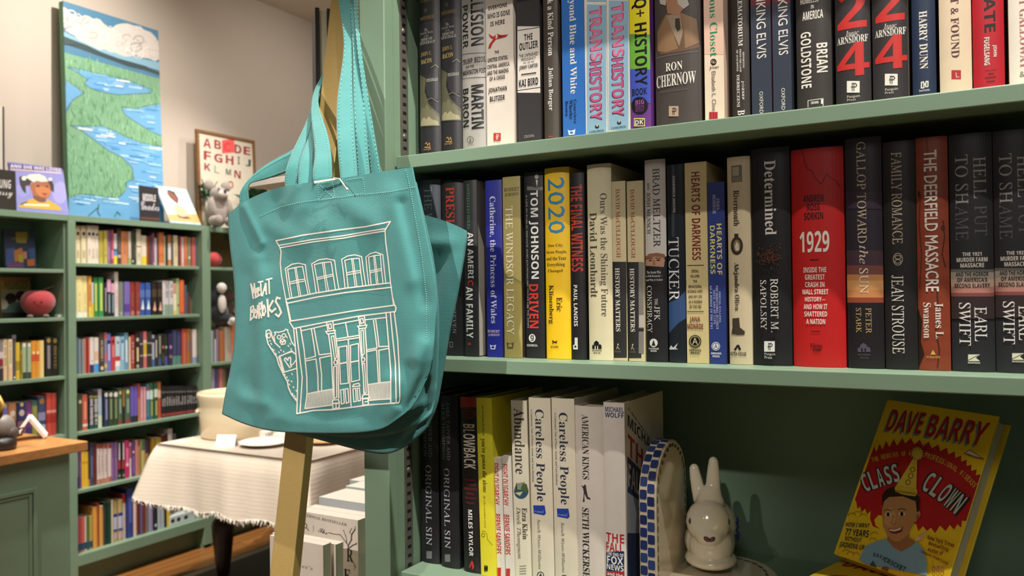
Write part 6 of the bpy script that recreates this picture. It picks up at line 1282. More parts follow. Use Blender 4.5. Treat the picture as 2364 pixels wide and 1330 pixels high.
    for tx, q in (('New York Times', [(882, 1040), (1074, 1100), (1066, 1132), (874, 1072)]), ('Bestselling', [(890, 1085), (1032, 1130), (1022, 1168), (882, 1118)]), ('Author of', [(885, 1128), (992, 1160), (984, 1190), (876, 1156)]), ('Lessons from Lucy', [(836, 1146), (1030, 1232), (1020, 1262), (828, 1172)])): items.append(('q', tx, 'nb', '#7c1f24', q))
    arc('DAVY', 'nb', '#2f4a3a', [(488, 1196), (520, 1200), (545, 1212), (562, 1228)], 28); arc('CROCKET', 'nb', '#2f4a3a', [(562, 1230), (610, 1255), (660, 1280), (715, 1308)], 34)
    items += [('p', '#3a5a48', [(455, 1290), (490, 1225), (515, 1285), (500, 1292), (488, 1265), (475, 1295)]), ('p', '#8a5a3c', [(455, 1330), (470, 1300), (540, 1310), (560, 1268), (600, 1270), (590, 1330)]),
              ('p', '#e8d8d0', [(1140, 460), (1180, 435), (1285, 505), (1215, 490), (1200, 478)]), ('l', '#5a2c2c', [(1140, 460), (1180, 437), (1283, 503), (1212, 490), (1142, 460), (1270, 500)], 4), ('l', '#e4c8b8', [(870, 1010), (830, 1040), (838, 1050), (790, 1088), (840, 1075), (845, 1060), (872, 1020)], 5), ('p', '#e4c8b8', [(785, 1092), (812, 1052), (840, 1078)])]
    for cxx, cyy, r in ((340, 905, 28), (380, 895, 30), (420, 910, 26), (330, 1180, 26), (370, 1185, 24), (300, 1165, 26), (270, 1140, 24), (500, 1040, 26), (490, 1080, 24)):
        items.append(('l', '#a08018', ellipse(cxx, cyy, r, r*0.7, 8, pi, 2*pi + 0.4), 4))
    rr = random.Random(3)
    for _ in range(110):
        x, y = rr.uniform(200, 1250), rr.uniform(330, 1300)
        if (y < 460 and 480 < x < 1180) or (y > 990 and (x < 440 or x > 880)): items.append(('l', '#b8961c', [(x, y), (x + rr.uniform(-8, 8), y + rr.uniform(12, 26))], 3))
    items += [('l', '#a83030', [(215, 1215), (240, 1195), (262, 1212)], 7), ('l', '#a83030', [(240, 1195), (236, 1240)], 6), ('l', '#a83030', [(210, 1240), (275, 1232)], 5), ('l', '#e4b0b0', [(290, 1285), (295, 1310), (280, 1320)], 5), ('l', '#e4b0b0', [(280, 1300), (310, 1298)], 5)] + [('o', '#a86a6a', (920 + k*30, 1270, 940 + k*30, 1310), 4) for k in range(3)]
    lift = 0.0003
    for it in items:
        c, pl = item_polys(it, cv, ws); mt = mat(c, 0.35)
        for p in pl:
            q = [(max(0.0006, min(w-0.0006, x)), max(0.0006, min(h-0.0006, y))) for x, y in p]
            m.face([a*x + u*y + n*lift for x, y in q], mt)
        lift += 0.00002
az, lean, tw = -0.4688, 0.5216, -0.0443
a_ = Vector((cos(az), sin(az), 0)); nh = Vector((sin(az), -cos(az), 0)); u_ = Vector((0, 0, 1))*cos(lean) - nh*sin(lean)
a2 = a_*cos(tw) + u_*sin(tw); u2 = u_*cos(tw) - a_*sin(tw)
SC = 0.945
TLc = EYE + Vector((-0.1052, 1.202, -0.1503))*SC + Vector((0, 0, 0.004)); wB, hB2 = 0.143*SC, 0.218*SC
yellow_book('hardback_book', 'yellow memoir leaning back with a boy in a party hat on its cover', TLc - u2*hB2, a2, u2, wB, hB2, 0.026, True)
# two more copies lying flat below it
q0 = on_axis(1850, 1330, 2, LOW + 0.056); q1 = on_axis(1926, 1296, 2, LOW + 0.056)
e = (q1 - q0).normalized(); f_ = Vector((e.y, -e.x, 0))
base = q0 - e*0.075
for k in (0, 1):
    ang = 0.03*k; e2 = Vector((e.x*cos(ang) - e.y*sin(ang), e.x*sin(ang) + e.y*cos(ang), 0)); f2 = Vector((e2.y, -e2.x, 0))
    C = Vector((base.x, base.y, LOW + 0.0245*(k+1) + 0.0004))
    r = yellow_book('hardback_book', ['yellow memoir lying at the bottom of the flat pair', 'yellow memoir with red lettering lying flat on the other one'][k], C, f2, e2, 0.142, 0.2, 0.024, False)
    if k:
        m = MB(); n = Vector((0, 0, 1))
        for tx, vx0, vx1, vz0, vz1 in (('DAVE', 0.008, 0.062, 0.16, 0.19), ('BARRY', 0.068, 0.136, 0.16, 0.19)):
            for tri in tri_list(tx, 'nb', 'H', vx0, vz0, vx1, vz1): m.face([f2*x + e2*y + n*0.0004 for x, y in tri], mat('#b5202a', 0.4))
        m.face([f2*x + e2*y + n*0.0003 for x, y in ellipse(0.071, 0.105, 0.06, 0.035, 24)], mat('#b5202a', 0.4))
        m.build('printed_title', r)

# ================================================================ white books behind the gold leg, on a low console
cons = thing('console_cabinet', 'low green console cabinet holding the white books', 'cabinet', (-1.05, 1.3, 0))
m = MB(); m.box((-1.32, 0.99, 0.86), (-0.77, 1.62, 0.88), green(), 0.002); kid(m, 'top', cons)
m = MB(); m.box((-1.30, 1.01, 0.06), (-0.79, 1.60, 0.86), green(), 0.001); kid(m, 'body', cons)
m = MB(); m.box((-1.27, 1.03, 0.0), (-0.82, 1.58, 0.06), green()); kid(m, 'plinth', cons)
CT = 0.8804
def white_book(label, xl, xr, y, top, t, tint='#e4d9cc', items=()):
    w = xr - xl; h = top - CT
    root = thing('paperback_book', label, 'book', ((xl+xr)/2, y, CT), group='white paper covered books behind the gold leg')
    cv_ = mat(tint, 0.55)
    m = MB(); m.box((-w/2, 0, 0), (w/2, 0.0008, h), cv_); m.box((-w/2, t - 0.0008, 0), (w/2, t, h), cv_); m.box((-w/2, 0, 0), (-w/2 + 0.0008, t, h), cv_)
    o = Vector(((xl+xr)/2, y, CT))
    if items:
        tmp = MB(); art(tmp, o, Vector((1, 0, 0)), Vector((0, 0, 1)), Vector((0, -1, 0)), items, 'V', 0.0002)
        for f, k in zip(tmp.f, tmp.m):
            pts = [Vector(tmp.v[i]) - o for i in f]
            if all(-w/2 <= p.x <= w/2 and 0 <= p.z <= h for p in pts): m.face(pts, tmp.mats[k])
    m.build('cover', root)
    p = MB(); p.box((-w/2 + 0.0009, 0.0009, 0.0003), (w/2 - 0.0002, t - 0.0009, h - 0.0006), mat('#d8cdbf', 0.8, 'pages')); p.build('page_block', root)
    return root
X_ = lambda px, py, y: on_axis(px, py, 1, y).x
Z_ = lambda px, py, y: on_axis(px, py, 1, y).z
INKC = '#4a4240'
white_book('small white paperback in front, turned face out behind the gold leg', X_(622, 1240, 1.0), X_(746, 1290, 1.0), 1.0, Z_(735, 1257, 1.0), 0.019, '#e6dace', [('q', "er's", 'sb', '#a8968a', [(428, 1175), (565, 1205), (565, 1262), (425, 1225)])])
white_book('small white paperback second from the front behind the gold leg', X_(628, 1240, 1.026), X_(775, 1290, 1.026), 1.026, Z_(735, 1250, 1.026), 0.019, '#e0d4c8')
branch = [('l', INKC, [(1020, 985), (1022, 940), (1060, 870), (1065, 800), (1110, 730), (1140, 700)], 10), ('l', INKC, [(1022, 940), (980, 880), (920, 800), (850, 795), (770, 775)], 6), ('l', INKC, [(1005, 915), (995, 830), (960, 740)], 5), ('l', INKC, [(1060, 870), (1072, 862)], 7), ('l', INKC, [(1030, 975), (1080, 935), (1120, 920), (1130, 905)], 8), ('l', INKC, [(1068, 800), (1040, 770), (1070, 715)], 4), ('l', INKC, [(1110, 730), (1115, 690)], 4),
          ('l', INKC, [(465, 640), (495, 675), (490, 710), (520, 745)], 6), ('l', INKC, [(490, 710), (465, 715)], 4), ('l', INKC, [(575, 680), (585, 720), (575, 760)], 3), ('l', INKC, [(1075, 1140), (1100, 1170), (1125, 1225)], 5), ('l', INKC, [(1105, 1180), (1105, 1250)], 4)]
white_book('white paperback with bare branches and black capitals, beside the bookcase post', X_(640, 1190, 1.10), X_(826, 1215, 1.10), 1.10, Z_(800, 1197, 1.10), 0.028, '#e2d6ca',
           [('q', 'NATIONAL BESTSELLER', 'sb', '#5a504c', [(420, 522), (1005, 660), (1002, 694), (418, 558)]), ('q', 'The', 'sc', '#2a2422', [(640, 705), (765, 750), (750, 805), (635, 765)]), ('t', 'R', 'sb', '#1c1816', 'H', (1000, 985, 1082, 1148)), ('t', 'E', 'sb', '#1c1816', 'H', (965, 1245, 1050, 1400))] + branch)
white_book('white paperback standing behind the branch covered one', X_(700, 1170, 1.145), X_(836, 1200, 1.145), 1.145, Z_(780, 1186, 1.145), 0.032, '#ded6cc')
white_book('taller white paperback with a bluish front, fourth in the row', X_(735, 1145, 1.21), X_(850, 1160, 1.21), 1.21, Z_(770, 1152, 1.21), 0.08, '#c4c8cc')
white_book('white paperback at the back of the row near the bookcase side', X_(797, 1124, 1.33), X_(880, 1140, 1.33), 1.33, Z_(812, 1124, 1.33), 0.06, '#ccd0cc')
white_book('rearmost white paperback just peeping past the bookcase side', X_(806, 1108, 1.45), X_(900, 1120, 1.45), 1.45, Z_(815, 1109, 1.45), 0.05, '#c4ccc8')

# ================================================================ things on top of the far bookcases
def tilted(px, py, X, lean):
    """a plane facing +x leaning back, through the place where the thing meets the top board"""
    p = on_axis(px, py, 0, X); o = Vector((X, p.y, ZTOP)); th = radians(lean)
    return o, Vector((0, 1, 0)), Vector((-sin(th), 0, cos(th))), Vector((cos(th), 0, sin(th)))
def slab(mb, o, a, b, n, u0, u1, v0, v1, t, m, bev=0.0):
    M_ = Matrix((a, b, n)).transposed().to_4x4(); M_.translation = o
    mb.box((u0, v0, -t), (u1, v1, 0), m, bev, M_)
def pxuv(px, py, o, a, b, n):
    p = on_plane(px, py, o, n) - o; return p.dot(a), p.dot(b)

# --- big landscape painting
o, a, b_, n = tilted(270, 500, -4.19, 2.0)
u0 = pxuv(152, 240, o, a, b_, n)[0]; u1 = pxuv(372, 280, o, a, b_, n)[0]; v1 = pxuv(255, 36, o, a, b_, n)[1]
m = MB(); slab(m, o, a, b_, n, u0, u1, 0.0008, v1, 0.038, mat('#5d8f6d', 0.6), 0.001)
GRN, WAT, LIN = '#79a883', '#6ba6d2', '#2f4f42'
rr = random.Random(11)
items = [('p', GRN, [(340, -20), (960, 150), (990, 1330), (390, 1330)]), ('p', '#4a7f9e', [(340, -20), (960, 170), (960, 470), (340, 300)]), ('p', '#86b2c6', [(350, 180), (500, 245), (700, 315), (960, 375), (960, 420), (860, 395), (700, 345), (500, 270), (350, 225)]),
    ('p', '#31464a', [(345, 205), (430, 235), (520, 270), (600, 310), (700, 345), (790, 370), (860, 390), (955, 430), (955, 450), (850, 415), (760, 395), (680, 365), (580, 330), (470, 290), (380, 262), (345, 258)]),
    ('p', '#d2cac2', [(345, 45), (370, 38), (395, 52), (420, 82), (450, 92), (470, 100), (500, 90), (525, 95), (550, 112), (570, 108), (590, 115), (612, 140), (640, 160), (665, 165), (680, 150), (700, 143), (730, 138), (760, 140), (785, 150), (830, 156), (850, 175), (890, 190), (915, 215), (935, 245), (945, 350), (915, 362), (880, 345), (840, 340), (800, 325), (770, 333), (740, 335), (710, 325), (680, 310), (650, 308), (620, 290), (590, 295), (560, 280), (530, 268), (500, 250), (470, 240), (440, 210), (410, 195), (390, 180), (365, 150), (345, 130)])]
for _ in range(46):
    k = rr.random(); x = 365 + k*560; y = 75 + k*200 + rr.uniform(-8, 95); r = rr.uniform(14, 34)
    items.append(('l', rr.choice(['#e8e2dc', '#aaa49e', '#bcb6b0', '#f0ece6']), ellipse(x, y, r, r*0.8, 12, rr.uniform(0, 6), rr.uniform(0, 6) + 4.2), rr.uniform(4, 8)))
waters = [[(400, 398), (470, 405), (560, 430), (660, 450), (760, 475), (850, 510), (900, 530), (890, 550), (800, 555), (700, 560), (600, 545), (530, 520), (495, 490), (520, 470), (450, 425)], [(345, 462), (430, 500), (500, 548), (430, 590), (395, 640), (345, 660)], [(715, 632), (800, 640), (880, 622), (965, 616), (970, 806), (880, 770), (800, 720), (740, 680)],
          [(415, 742), (500, 745), (600, 742), (680, 775), (740, 805), (820, 838), (985, 870), (990, 1330), (400, 1330), (400, 1165), (470, 1145), (540, 1150), (640, 1165), (710, 1160), (745, 1120), (740, 1085), (790, 1050), (780, 990), (720, 930), (640, 890), (560, 830), (480, 770)]]
for w_ in waters: items += [('p', WAT, w_), ('l', LIN, w_ + [w_[0]], 4)]
def inside(x, y, poly):
    c = False
    for i in range(len(poly)):
        (x0_, y0_), (x1_, y1_) = poly[i-1], poly[i]
        if (y0_ > y) != (y1_ > y) and x < (x1_-x0_)*(y-y0_)/(y1_-y0_) + x0_: c = not c
    return c
for _ in range(1300):
    x, y = rr.uniform(380, 960), rr.uniform(330, 1200); top_ = 262 + (x-380)*0.31
    wat = any(inside(x, y, w_) for w_ in waters)
    if y < top_ + 25: continue
    if wat:
        if rr.random() < 0.45 and all(inside(x + q, y + r, w2) for w2 in waters if inside(x, y, w2) for q, r in ((-8, -8), (8, 8), (95, 12))): l = rr.uniform(25, 90); items.append(('l', rr.choice(['#86bde6', '#b8d8ee', '#579bd6', '#77b4e4', '#9ccaea', '#d8e6ee']), [(x, y), (x+l, y+l*0.14)], rr.uniform(6, 14)))
    else: l = rr.uniform(14, 40); items.append(('l', rr.choice(['#6aa276', '#96c69e', '#5f9269', '#8cc096', '#76ae80', '#a0cca2']), [(x, y), (x+rr.uniform(-8, 8), y+l)], rr.uniform(3, 5)))
items += [('l', '#3c5a50', [(520, 1275), (560, 1240), (580, 1225), (575, 1250), (590, 1275)], 5), ('l', '#3c5a50', [(580, 1225), (582, 1205)], 4), ('l', '#3c5a50', [(675, 1280), (690, 1250), (710, 1270)], 5)]
tmp = MB(); art(tmp, o, a, b_, n, items, 'N', 0.0004, 0.0000035)
Mi = Matrix((a, b_, n)).transposed()
for f, k in zip(tmp.f, tmp.m):
    P = []
    for i in f:
        d3 = Vector(tmp.v[i]) - o; P.append((max(u0+0.0004, min(u1-0.0004, d3.dot(a))), max(0.0012, min(v1-0.0004, d3.dot(b_))), d3.dot(n)))
    m.face([o + a*x + b_*y + n*z for x, y, z in P], tmp.mats[k])
mesh_thing(m, 'landscape_painting', 'tall canvas painting of green marsh and blue water under a cloud', 'painting', origin=tuple(o))

# --- framed alphabet print
o, a, b_, n = tilted(520, 525, -4.20, 2.2)
u0 = pxuv(458, 410, o, a, b_, n)[0]; u1 = pxuv(591, 400, o, a, b_, n)[0]; v1 = pxuv(521, 311, o, a, b_, n)[1]; fw = 0.018
fr = thing('framed_print', 'framed alphabet print in a thin brown wooden frame leaning on the wall', 'picture', tuple(o))
m = MB(); wd = mat('#8a5f35', 0.45, 'wood')
for (x0_, x1_, y0_, y1_) in ((u0, u1, 0.001, fw), (u0, u1, v1-fw, v1), (u0, u0+fw, fw, v1-fw), (u1-fw, u1, fw, v1-fw)): slab(m, o, a, b_, n, x0_, x1_, y0_, y1_, 0.02, wd, 0.001)
kid(m, 'frame', fr)
m = MB(); slab(m, o - n*0.008, a, b_, n, u0+fw*0.8, u1-fw*0.8, fw*0.8, v1-fw*0.8, 0.004, mat('#ddd4c0', 0.35))
RD = '#9c3038'
its = [('q', 'A', 'nb', RD, [(150, 195), (240, 220), (240, 325), (150, 300)]), ('q', 'B', 'nb', RD, [(280, 215), (358, 238), (358, 340), (280, 318)]), ('p', '#e85c58', [(370, 225), (515, 205), (515, 370), (370, 380)]), ('q', 'C', 'nb', '#d83c44', [(390, 250), (470, 255), (470, 360), (390, 350)]), ('q', 'D', 'nb', RD, [(518, 270), (600, 290), (600, 390), (518, 372)]), ('q', 'E', 'nb', RD, [(625, 295), (705, 310), (705, 405), (625, 390)]),
       ('q', 'F', 'nb', RD, [(155, 345), (240, 365), (240, 470), (155, 450)]), ('q', 'G', 'nb', RD, [(278, 375), (375, 395), (375, 495), (278, 475)]), ('q', 'H', 'nb', RD, [(415, 395), (505, 415), (505, 520), (415, 495)]), ('q', 'I', 'nb', '#48564a', [(555, 415), (580, 420), (580, 510), (555, 505)]), ('q', 'J', 'nb', '#48564a', [(650, 440), (710, 455), (710, 540), (650, 525)]),
       ('q', 'K', 'nb', RD, [(160, 490), (235, 505), (235, 590), (160, 575)]), ('q', 'L', 'n', '#8a9a8c', [(280, 520), (340, 535), (340, 620), (280, 605)]), ('q', 'M', 'nb', '#3f584c', [(415, 560), (475, 570), (475, 640), (415, 628)]), ('q', 'N', 'nb', RD, [(515, 575), (590, 590), (590, 680), (515, 665)]), ('q', 'O', 'nb', '#c4604a', [(440, 700), (505, 712), (505, 800), (440, 788)]), ('q', 'P', 'nb', '#cc5a3c', [(160, 780), (230, 795), (230, 900), (160, 890)]), ('p', '#d06840', [(165, 870), (240, 880), (240, 925), (165, 920)])]
art(m, o - n*0.008, a, b_, n, its, 'S', 0.0006, 0.00005)
kid(m, 'print', fr)

# --- face-out books and little blackboard signs
def faceout(name, label, cat, X, lean, corners, col, items, reg, t=0.012, sheet=False, group=None, page=True):
    (xl, yl), (xr, yr), ytop, yb2 = corners
    o, a, b_, n = tilted((xl+xr)/2, yb2, X, lean)
    u0 = pxuv(xl, yl, o, a, b_, n)[0]; u1 = pxuv(xr, yr, o, a, b_, n)[0]; v1 = pxuv((xl+xr)/2, ytop, o, a, b_, n)[1]
    root = thing(name, label, cat, tuple(o), group=group); vb = 0.002 + (t*tan(radians(lean)) + (0.004 if lean > 20 else 0))
    m = MB(); slab(m, o, a, b_, n, u0, u1, vb, v1, 0.002 if page else t, mat(col, 0.4), 0.0004)
    if page: slab(m, o - n*t, a, b_, n, u0, u1, vb, v1, 0.002, mat(col, 0.4), 0.0004)
    tmp = MB(); art(tmp, o, a, b_, n, items, reg, 0.0004, 0.00004)
    for f, k in zip(tmp.f, tmp.m):
        P = []
        for i in f:
            d3 = Vector(tmp.v[i]) - o; P.append((max(u0+0.0004, min(u1-0.0004, d3.dot(a))), max(vb + 0.0004, min(v1-0.0004, d3.dot(b_))), d3.dot(n)))
        m.face([o + a*x + b_*y + n*z for x, y, z in P], tmp.mats[k])
    kid(m, 'cover' if page else 'board', root)
    if page:
        p = MB(); slab(p, o - n*0.002, a, b_, n, u0+0.003, u1-0.003, vb + 0.002, v1-0.003, t - 0.002, mat('#d8cfc0', 0.8, 'pages')); kid(p, 'page_block', root)
    return root, o, a, b_, n, u0, u1, v1
faceout('picture_book', 'purple picture book with a girl in pigtails, propped on the left bookcase', 'book', -4.075, 12, ((27, 430), (152, 440), 382, 484), '#8c8ccc', [
    ('p', '#4a3c86', [(150, 150), (1400, 235), (1400, 330), (150, 300)]), ('p', '#8f90d0', [(330, 330), (1420, 410), (1520, 1230), (370, 1130)]), ('e', '#a8a4dc', (1150, 560, 1480, 1050)), ('e', '#9a9ad8', (360, 560, 640, 900)),
    ('q', 'AND SHE WAS LOVED', 'nb', '#f0e8f0', [(225, 180), (1340, 275), (1340, 340), (225, 255)]), ('l', '#e0c8b0', [(230, 290), (760, 330)], 26), ('l', '#e8d8d8', [(770, 335), (1340, 380)], 26),
    ('p', '#2a2422', [(420, 460), (520, 430), (700, 560), (640, 650), (560, 660), (570, 830), (500, 770), (430, 620)]), ('p', '#2a2422', [(1050, 560), (1130, 530), (1180, 650), (1180, 800), (1120, 760), (1080, 680)]), ('p', '#a8623c', [(640, 640), (760, 560), (1050, 560), (1110, 690), (1110, 800), (1080, 900), (1000, 950), (1000, 1010), (850, 1010), (730, 900), (700, 780)]), ('p', '#c87c44', [(760, 700), (900, 660), (1080, 720), (1100, 800), (1050, 900), (900, 900), (800, 820)]),
    ('e', '#2a1a14', (800, 640, 870, 685)), ('e', '#2a1a14', (1005, 650, 1055, 690)), ('p', '#a04030', [(900, 820), (980, 810), (1060, 830), (980, 880)]), ('p', '#ece4d0', [(560, 460), (650, 405), (850, 395), (980, 450), (1050, 560), (900, 570), (800, 540), (750, 580), (640, 520)]), ('e', '#e4e0d4', (470, 440, 580, 540)), ('e', '#f0ece0', (1060, 480, 1140, 550)), ('p', '#7a4c34', [(720, 860), (1000, 930), (1000, 1010), (900, 1020), (740, 960)]),
    ('p', '#d0a83c', [(400, 1120), (480, 1030), (720, 930), (850, 1020), (1000, 1020), (1040, 960), (1200, 1040), (1340, 1150), (1330, 1200), (400, 1130)]), ('p', '#6c6020', [(420, 1080), (500, 1020), (620, 990), (560, 1060)]), ('p', '#ece0b8', [(520, 1050), (1080, 1060), (1080, 1110), (520, 1090)])], 'O', 0.01)
faceout('chalkboard_sign', 'small black chalkboard sign cut off by the left edge of the picture', 'sign', -4.06, 2, ((-32, 430), (37, 435), 391, 472), '#38342f', [('q', 'YOUNG', 'nb', '#dcd8d4', [(-190, 500), (240, 530), (235, 720), (-190, 690)]), ('q', 'Classy', 'sc', '#dcd8d4', [(-260, 690), (280, 740), (275, 940), (-260, 900)])], 'O', 0.008, page=False, group='chalkboard shelf signs')
faceout('chalkboard_sign', 'small black chalkboard sign lettered in white, standing before the painting', 'sign', -4.06, 2, ((323, 465), (367, 470), 431, 503), '#353337', [('q', 'MIDDLE', 'nb', '#e4e0e0', [(185, 445), (470, 480), (470, 620), (185, 600)]), ('q', 'Grades', 'sc', '#dcd8e0', [(145, 600), (545, 660), (545, 830), (145, 800)]), ('p', '#6a4030', [(120, 960), (600, 985), (600, 1040), (120, 1000)])], 'Q', 0.008, page=False, group='chalkboard shelf signs')
rt_, o, a, b_, n, u0, u1, v1 = faceout('picture_book', 'pale blue and sand picture book leaning far back beside the small sign', 'book', -4.05, 30, ((378, 475), (446, 475), 435, 514), '#b8cfe0', [
    ('p', '#c4dcec', [(540, 290), (1080, 330), (1330, 780), (640, 760)]), ('p', '#ece4c8', [(620, 740), (1320, 780), (1400, 900), (700, 900)]), ('p', '#dca868', [(700, 900), (1400, 900), (1530, 1100), (740, 1040)]), ('p', '#3f3428', [(690, 380), (760, 365), (880, 410), (970, 560), (960, 620), (880, 480), (760, 420)]), ('p', '#7c4630', [(700, 420), (780, 410), (900, 480), (970, 600), (950, 680), (900, 640), (780, 540)]), ('p', '#c8b090', [(860, 720), (950, 690), (1100, 760), (1160, 900), (1140, 980), (1000, 960), (900, 850)]), ('p', '#5a3428', [(930, 900), (1040, 960), (1160, 950), (1260, 1000), (1100, 1000), (980, 970)]), ('o', '#9aa8b0', (1000, 440, 1120, 540), 18)], 'Q', 0.008)
st = thing('book_stand', 'tiny gold easel stand under the sand coloured picture book', 'stand', tuple(o + a*(u0+u1)/2))
gd = mat('#c8a040', 0.3, 'gilt', 0.7)
m = MB()
for k in (0.36, 0.68):
    c = o + a*(u0 + (u1-u0)*k) + Vector((0.004, 0, 0))
    m.tube([c + n*0.014 + Vector((0, 0, 0.016)), c + n*0.014 + Vector((0.0, 0, -0.0045)), c + Vector((-0.004, 0, 0.0022)), c + Vector((-0.12, 0, 0.002))], 0.0022, gd)
kid(m, 'hook', st)
m = MB(); c0, c1 = o + a*(u0 + (u1-u0)*0.36), o + a*(u0 + (u1-u0)*0.68); m.tube([c0 + Vector((-0.12, 0, 0.002)), (c0+c1)/2 + Vector((-0.125, 0, 0.11)), c1 + Vector((-0.12, 0, 0.002))], 0.002, gd); kid(m, 'back_leg', st)
# picture frame edge at the far left, on the wall
p = on_axis(4, 310, 0, WALLX + 0.012); zt_ = on_axis(1, 246, 0, WALLX + 0.012).z; zb_ = on_axis(6, 395, 0, WALLX + 0.012).z
m = MB(); m.box((WALLX + 0.001, p.y - 0.5, ZTOP + 0.001), (WALLX + 0.02, p.y + 0.004, zt_), mat('#d8d0c4', 0.6)); m.box((WALLX + 0.001, p.y, ZTOP + 0.001), (WALLX + 0.022, p.y + 0.008, zt_), mat('#2c2824', 0.5))
mesh_thing(m, 'wall_picture', 'pale poster with a thin black edge at the far left of the wall', 'picture')

# --- plush koala and plants
def leaf(m, base, d, L, w, mt, droop=0.3):
    d = Vector(d).normalized(); s = d.cross(Vector((0, 0, 1)))
    if s.length < 0.05: s = Vector((1, 0, 0))
    s.normalize(); pts = []
    for i in range(6):
        k = i/5; c = Vector(base) + d*L*k + Vector((0, 0, -droop*L*k*k)); ww = w*sin(pi*min(1, 0.12+k*0.88))**0.8; up_ = Vector((0, 0, 1))*ww*0.25
        pts.append((c - s*ww + up_, c, c + s*ww + up_))
    for p, q in zip(pts, pts[1:]): m.face((p[0], p[1], q[1], q[0]), mt, True); m.face((p[1], p[2], q[2], q[1]), mt, True)
def plant(label, c, rpot, hpot, n_l, L, w, seed, potcol, xmin=-9, xmax=9):
    r = thing('potted_plant', label, 'plant', (c[0], c[1], c[2])); rd = random.Random(seed)
    m = MB(); m.lathe([(rpot*0.7, 0.0), (rpot*0.75, 0.0), (rpot, hpot), (rpot*0.9, hpot), (rpot*0.88, hpot*0.85), (0.0, hpot*0.85)], mat(potcol, 0.5, 'glaze'), 24); m.lathe([(0, 0.0005), (rpot*0.7, 0.0005)], mat(potcol, 0.5, 'glaze'), 24); rel(m.build('pot'), r)
    m = MB(); gs = [mat(x, 0.45, 'leaf') for x in ('#35523a', '#47664a', '#2a4630', '#5c7a58')]
    st = MB()
    for i in range(n_l):
        az_ = rd.uniform(0, 2*pi); el = rd.uniform(0.55, 1.4); d = Vector((cos(az_)*cos(el), sin(az_)*cos(el), sin(el))); b0 = Vector((0, 0, hpot*0.85)); sl = L*rd.uniform(0.15, 0.6)
        b1_ = b0 + d*sl; st.tube([b0, b1_], 0.0016, gs[2], 5); leaf(m, b1_, d, L*rd.uniform(0.5, 0.8), w*rd.uniform(0.7, 1.2), rd.choice(gs), rd.uniform(0.1, 0.7))
    m.v = [(min(xmax, max(p[0], xmin)), p[1], p[2]) for p in m.v]; st.v = [(min(xmax, max(p[0], xmin)), p[1], p[2]) for p in st.v]
    rel(m.build('foliage'), r); rel(st.build('stem'), r)
pc = on_axis(481, 500, 0, -4.16); plant('small leafy plant behind the grey plush koala', (pc.x, pc.y, ZTOP + 0.0005), 0.02, 0.20, 60, 0.13, 0.013, 5, '#c8c0b4', -0.03, 0.04)
pc = on_axis(592, 500, 0, -4.08); plant('bushy green plant half hidden behind the loose bag strap', (pc.x, pc.y, ZTOP + 0.0005), 0.05, 0.17, 110, 0.17, 0.018, 9, '#b8aea0', -0.09)
kc = on_axis(501, 523, 0, -4.04); KG = mat('#9a8f86', 0.9, 'plush'); KW = mat('#d0c6bc', 0.9, 'plush'); KD = mat('#3a3432', 0.6)
kr = thing('plush_koala', 'grey plush koala sitting in front of the framed alphabet print', 'plush toy', (kc.x, kc.y, ZTOP + 0.004), (0, 0, radians(78)))
S_ = 0.93; kr.scale = (1.28, 1.28, 1.28)
soft('body', [((0, 0, 0.075*S_), (0.05, 0.045, 0.075), KG), ((0, -0.005, 0.135*S_), (0.038, 0.036, 0.03), KG), ((0, -0.02, 0.165*S_), (0.043, 0.040, 0.038), KG), ((-0.045, -0.03, 0.09), (0.018, 0.02, 0.045), KG), ((0.045, -0.03, 0.09), (0.018, 0.02, 0.045), KG)], 0.005, kr, 4)
soft('ear', [((-0.043, -0.008, 0.195), (0.026, 0.014, 0.026), KG)], 0.004, kr, 2); soft('ear', [((0.043, -0.008, 0.195), (0.026, 0.014, 0.026), KG)], 0.004, kr, 2)
soft('muzzle', [((0.004, -0.055, 0.152), (0.026, 0.018, 0.02), KW)], 0.004, kr, 2)['label'] = 'pale muzzle'
m = MB(); m.ball((0.004, -0.07, 0.163), (0.008, 0.007, 0.011), KD, 12); m.build('nose', kr)
for sx in (-1, 1):
    m = MB(); m.ball((sx*0.02, -0.056, 0.175), (0.005, 0.004, 0.005), KD, 10); m.build('eye', kr)
    soft('leg', [((sx*0.04, -0.05, 0.025), (0.022, 0.042, 0.024), KG), ((sx*0.04, -0.09, 0.026), (0.02, 0.014, 0.024), KW)], 0.005, kr, 3)

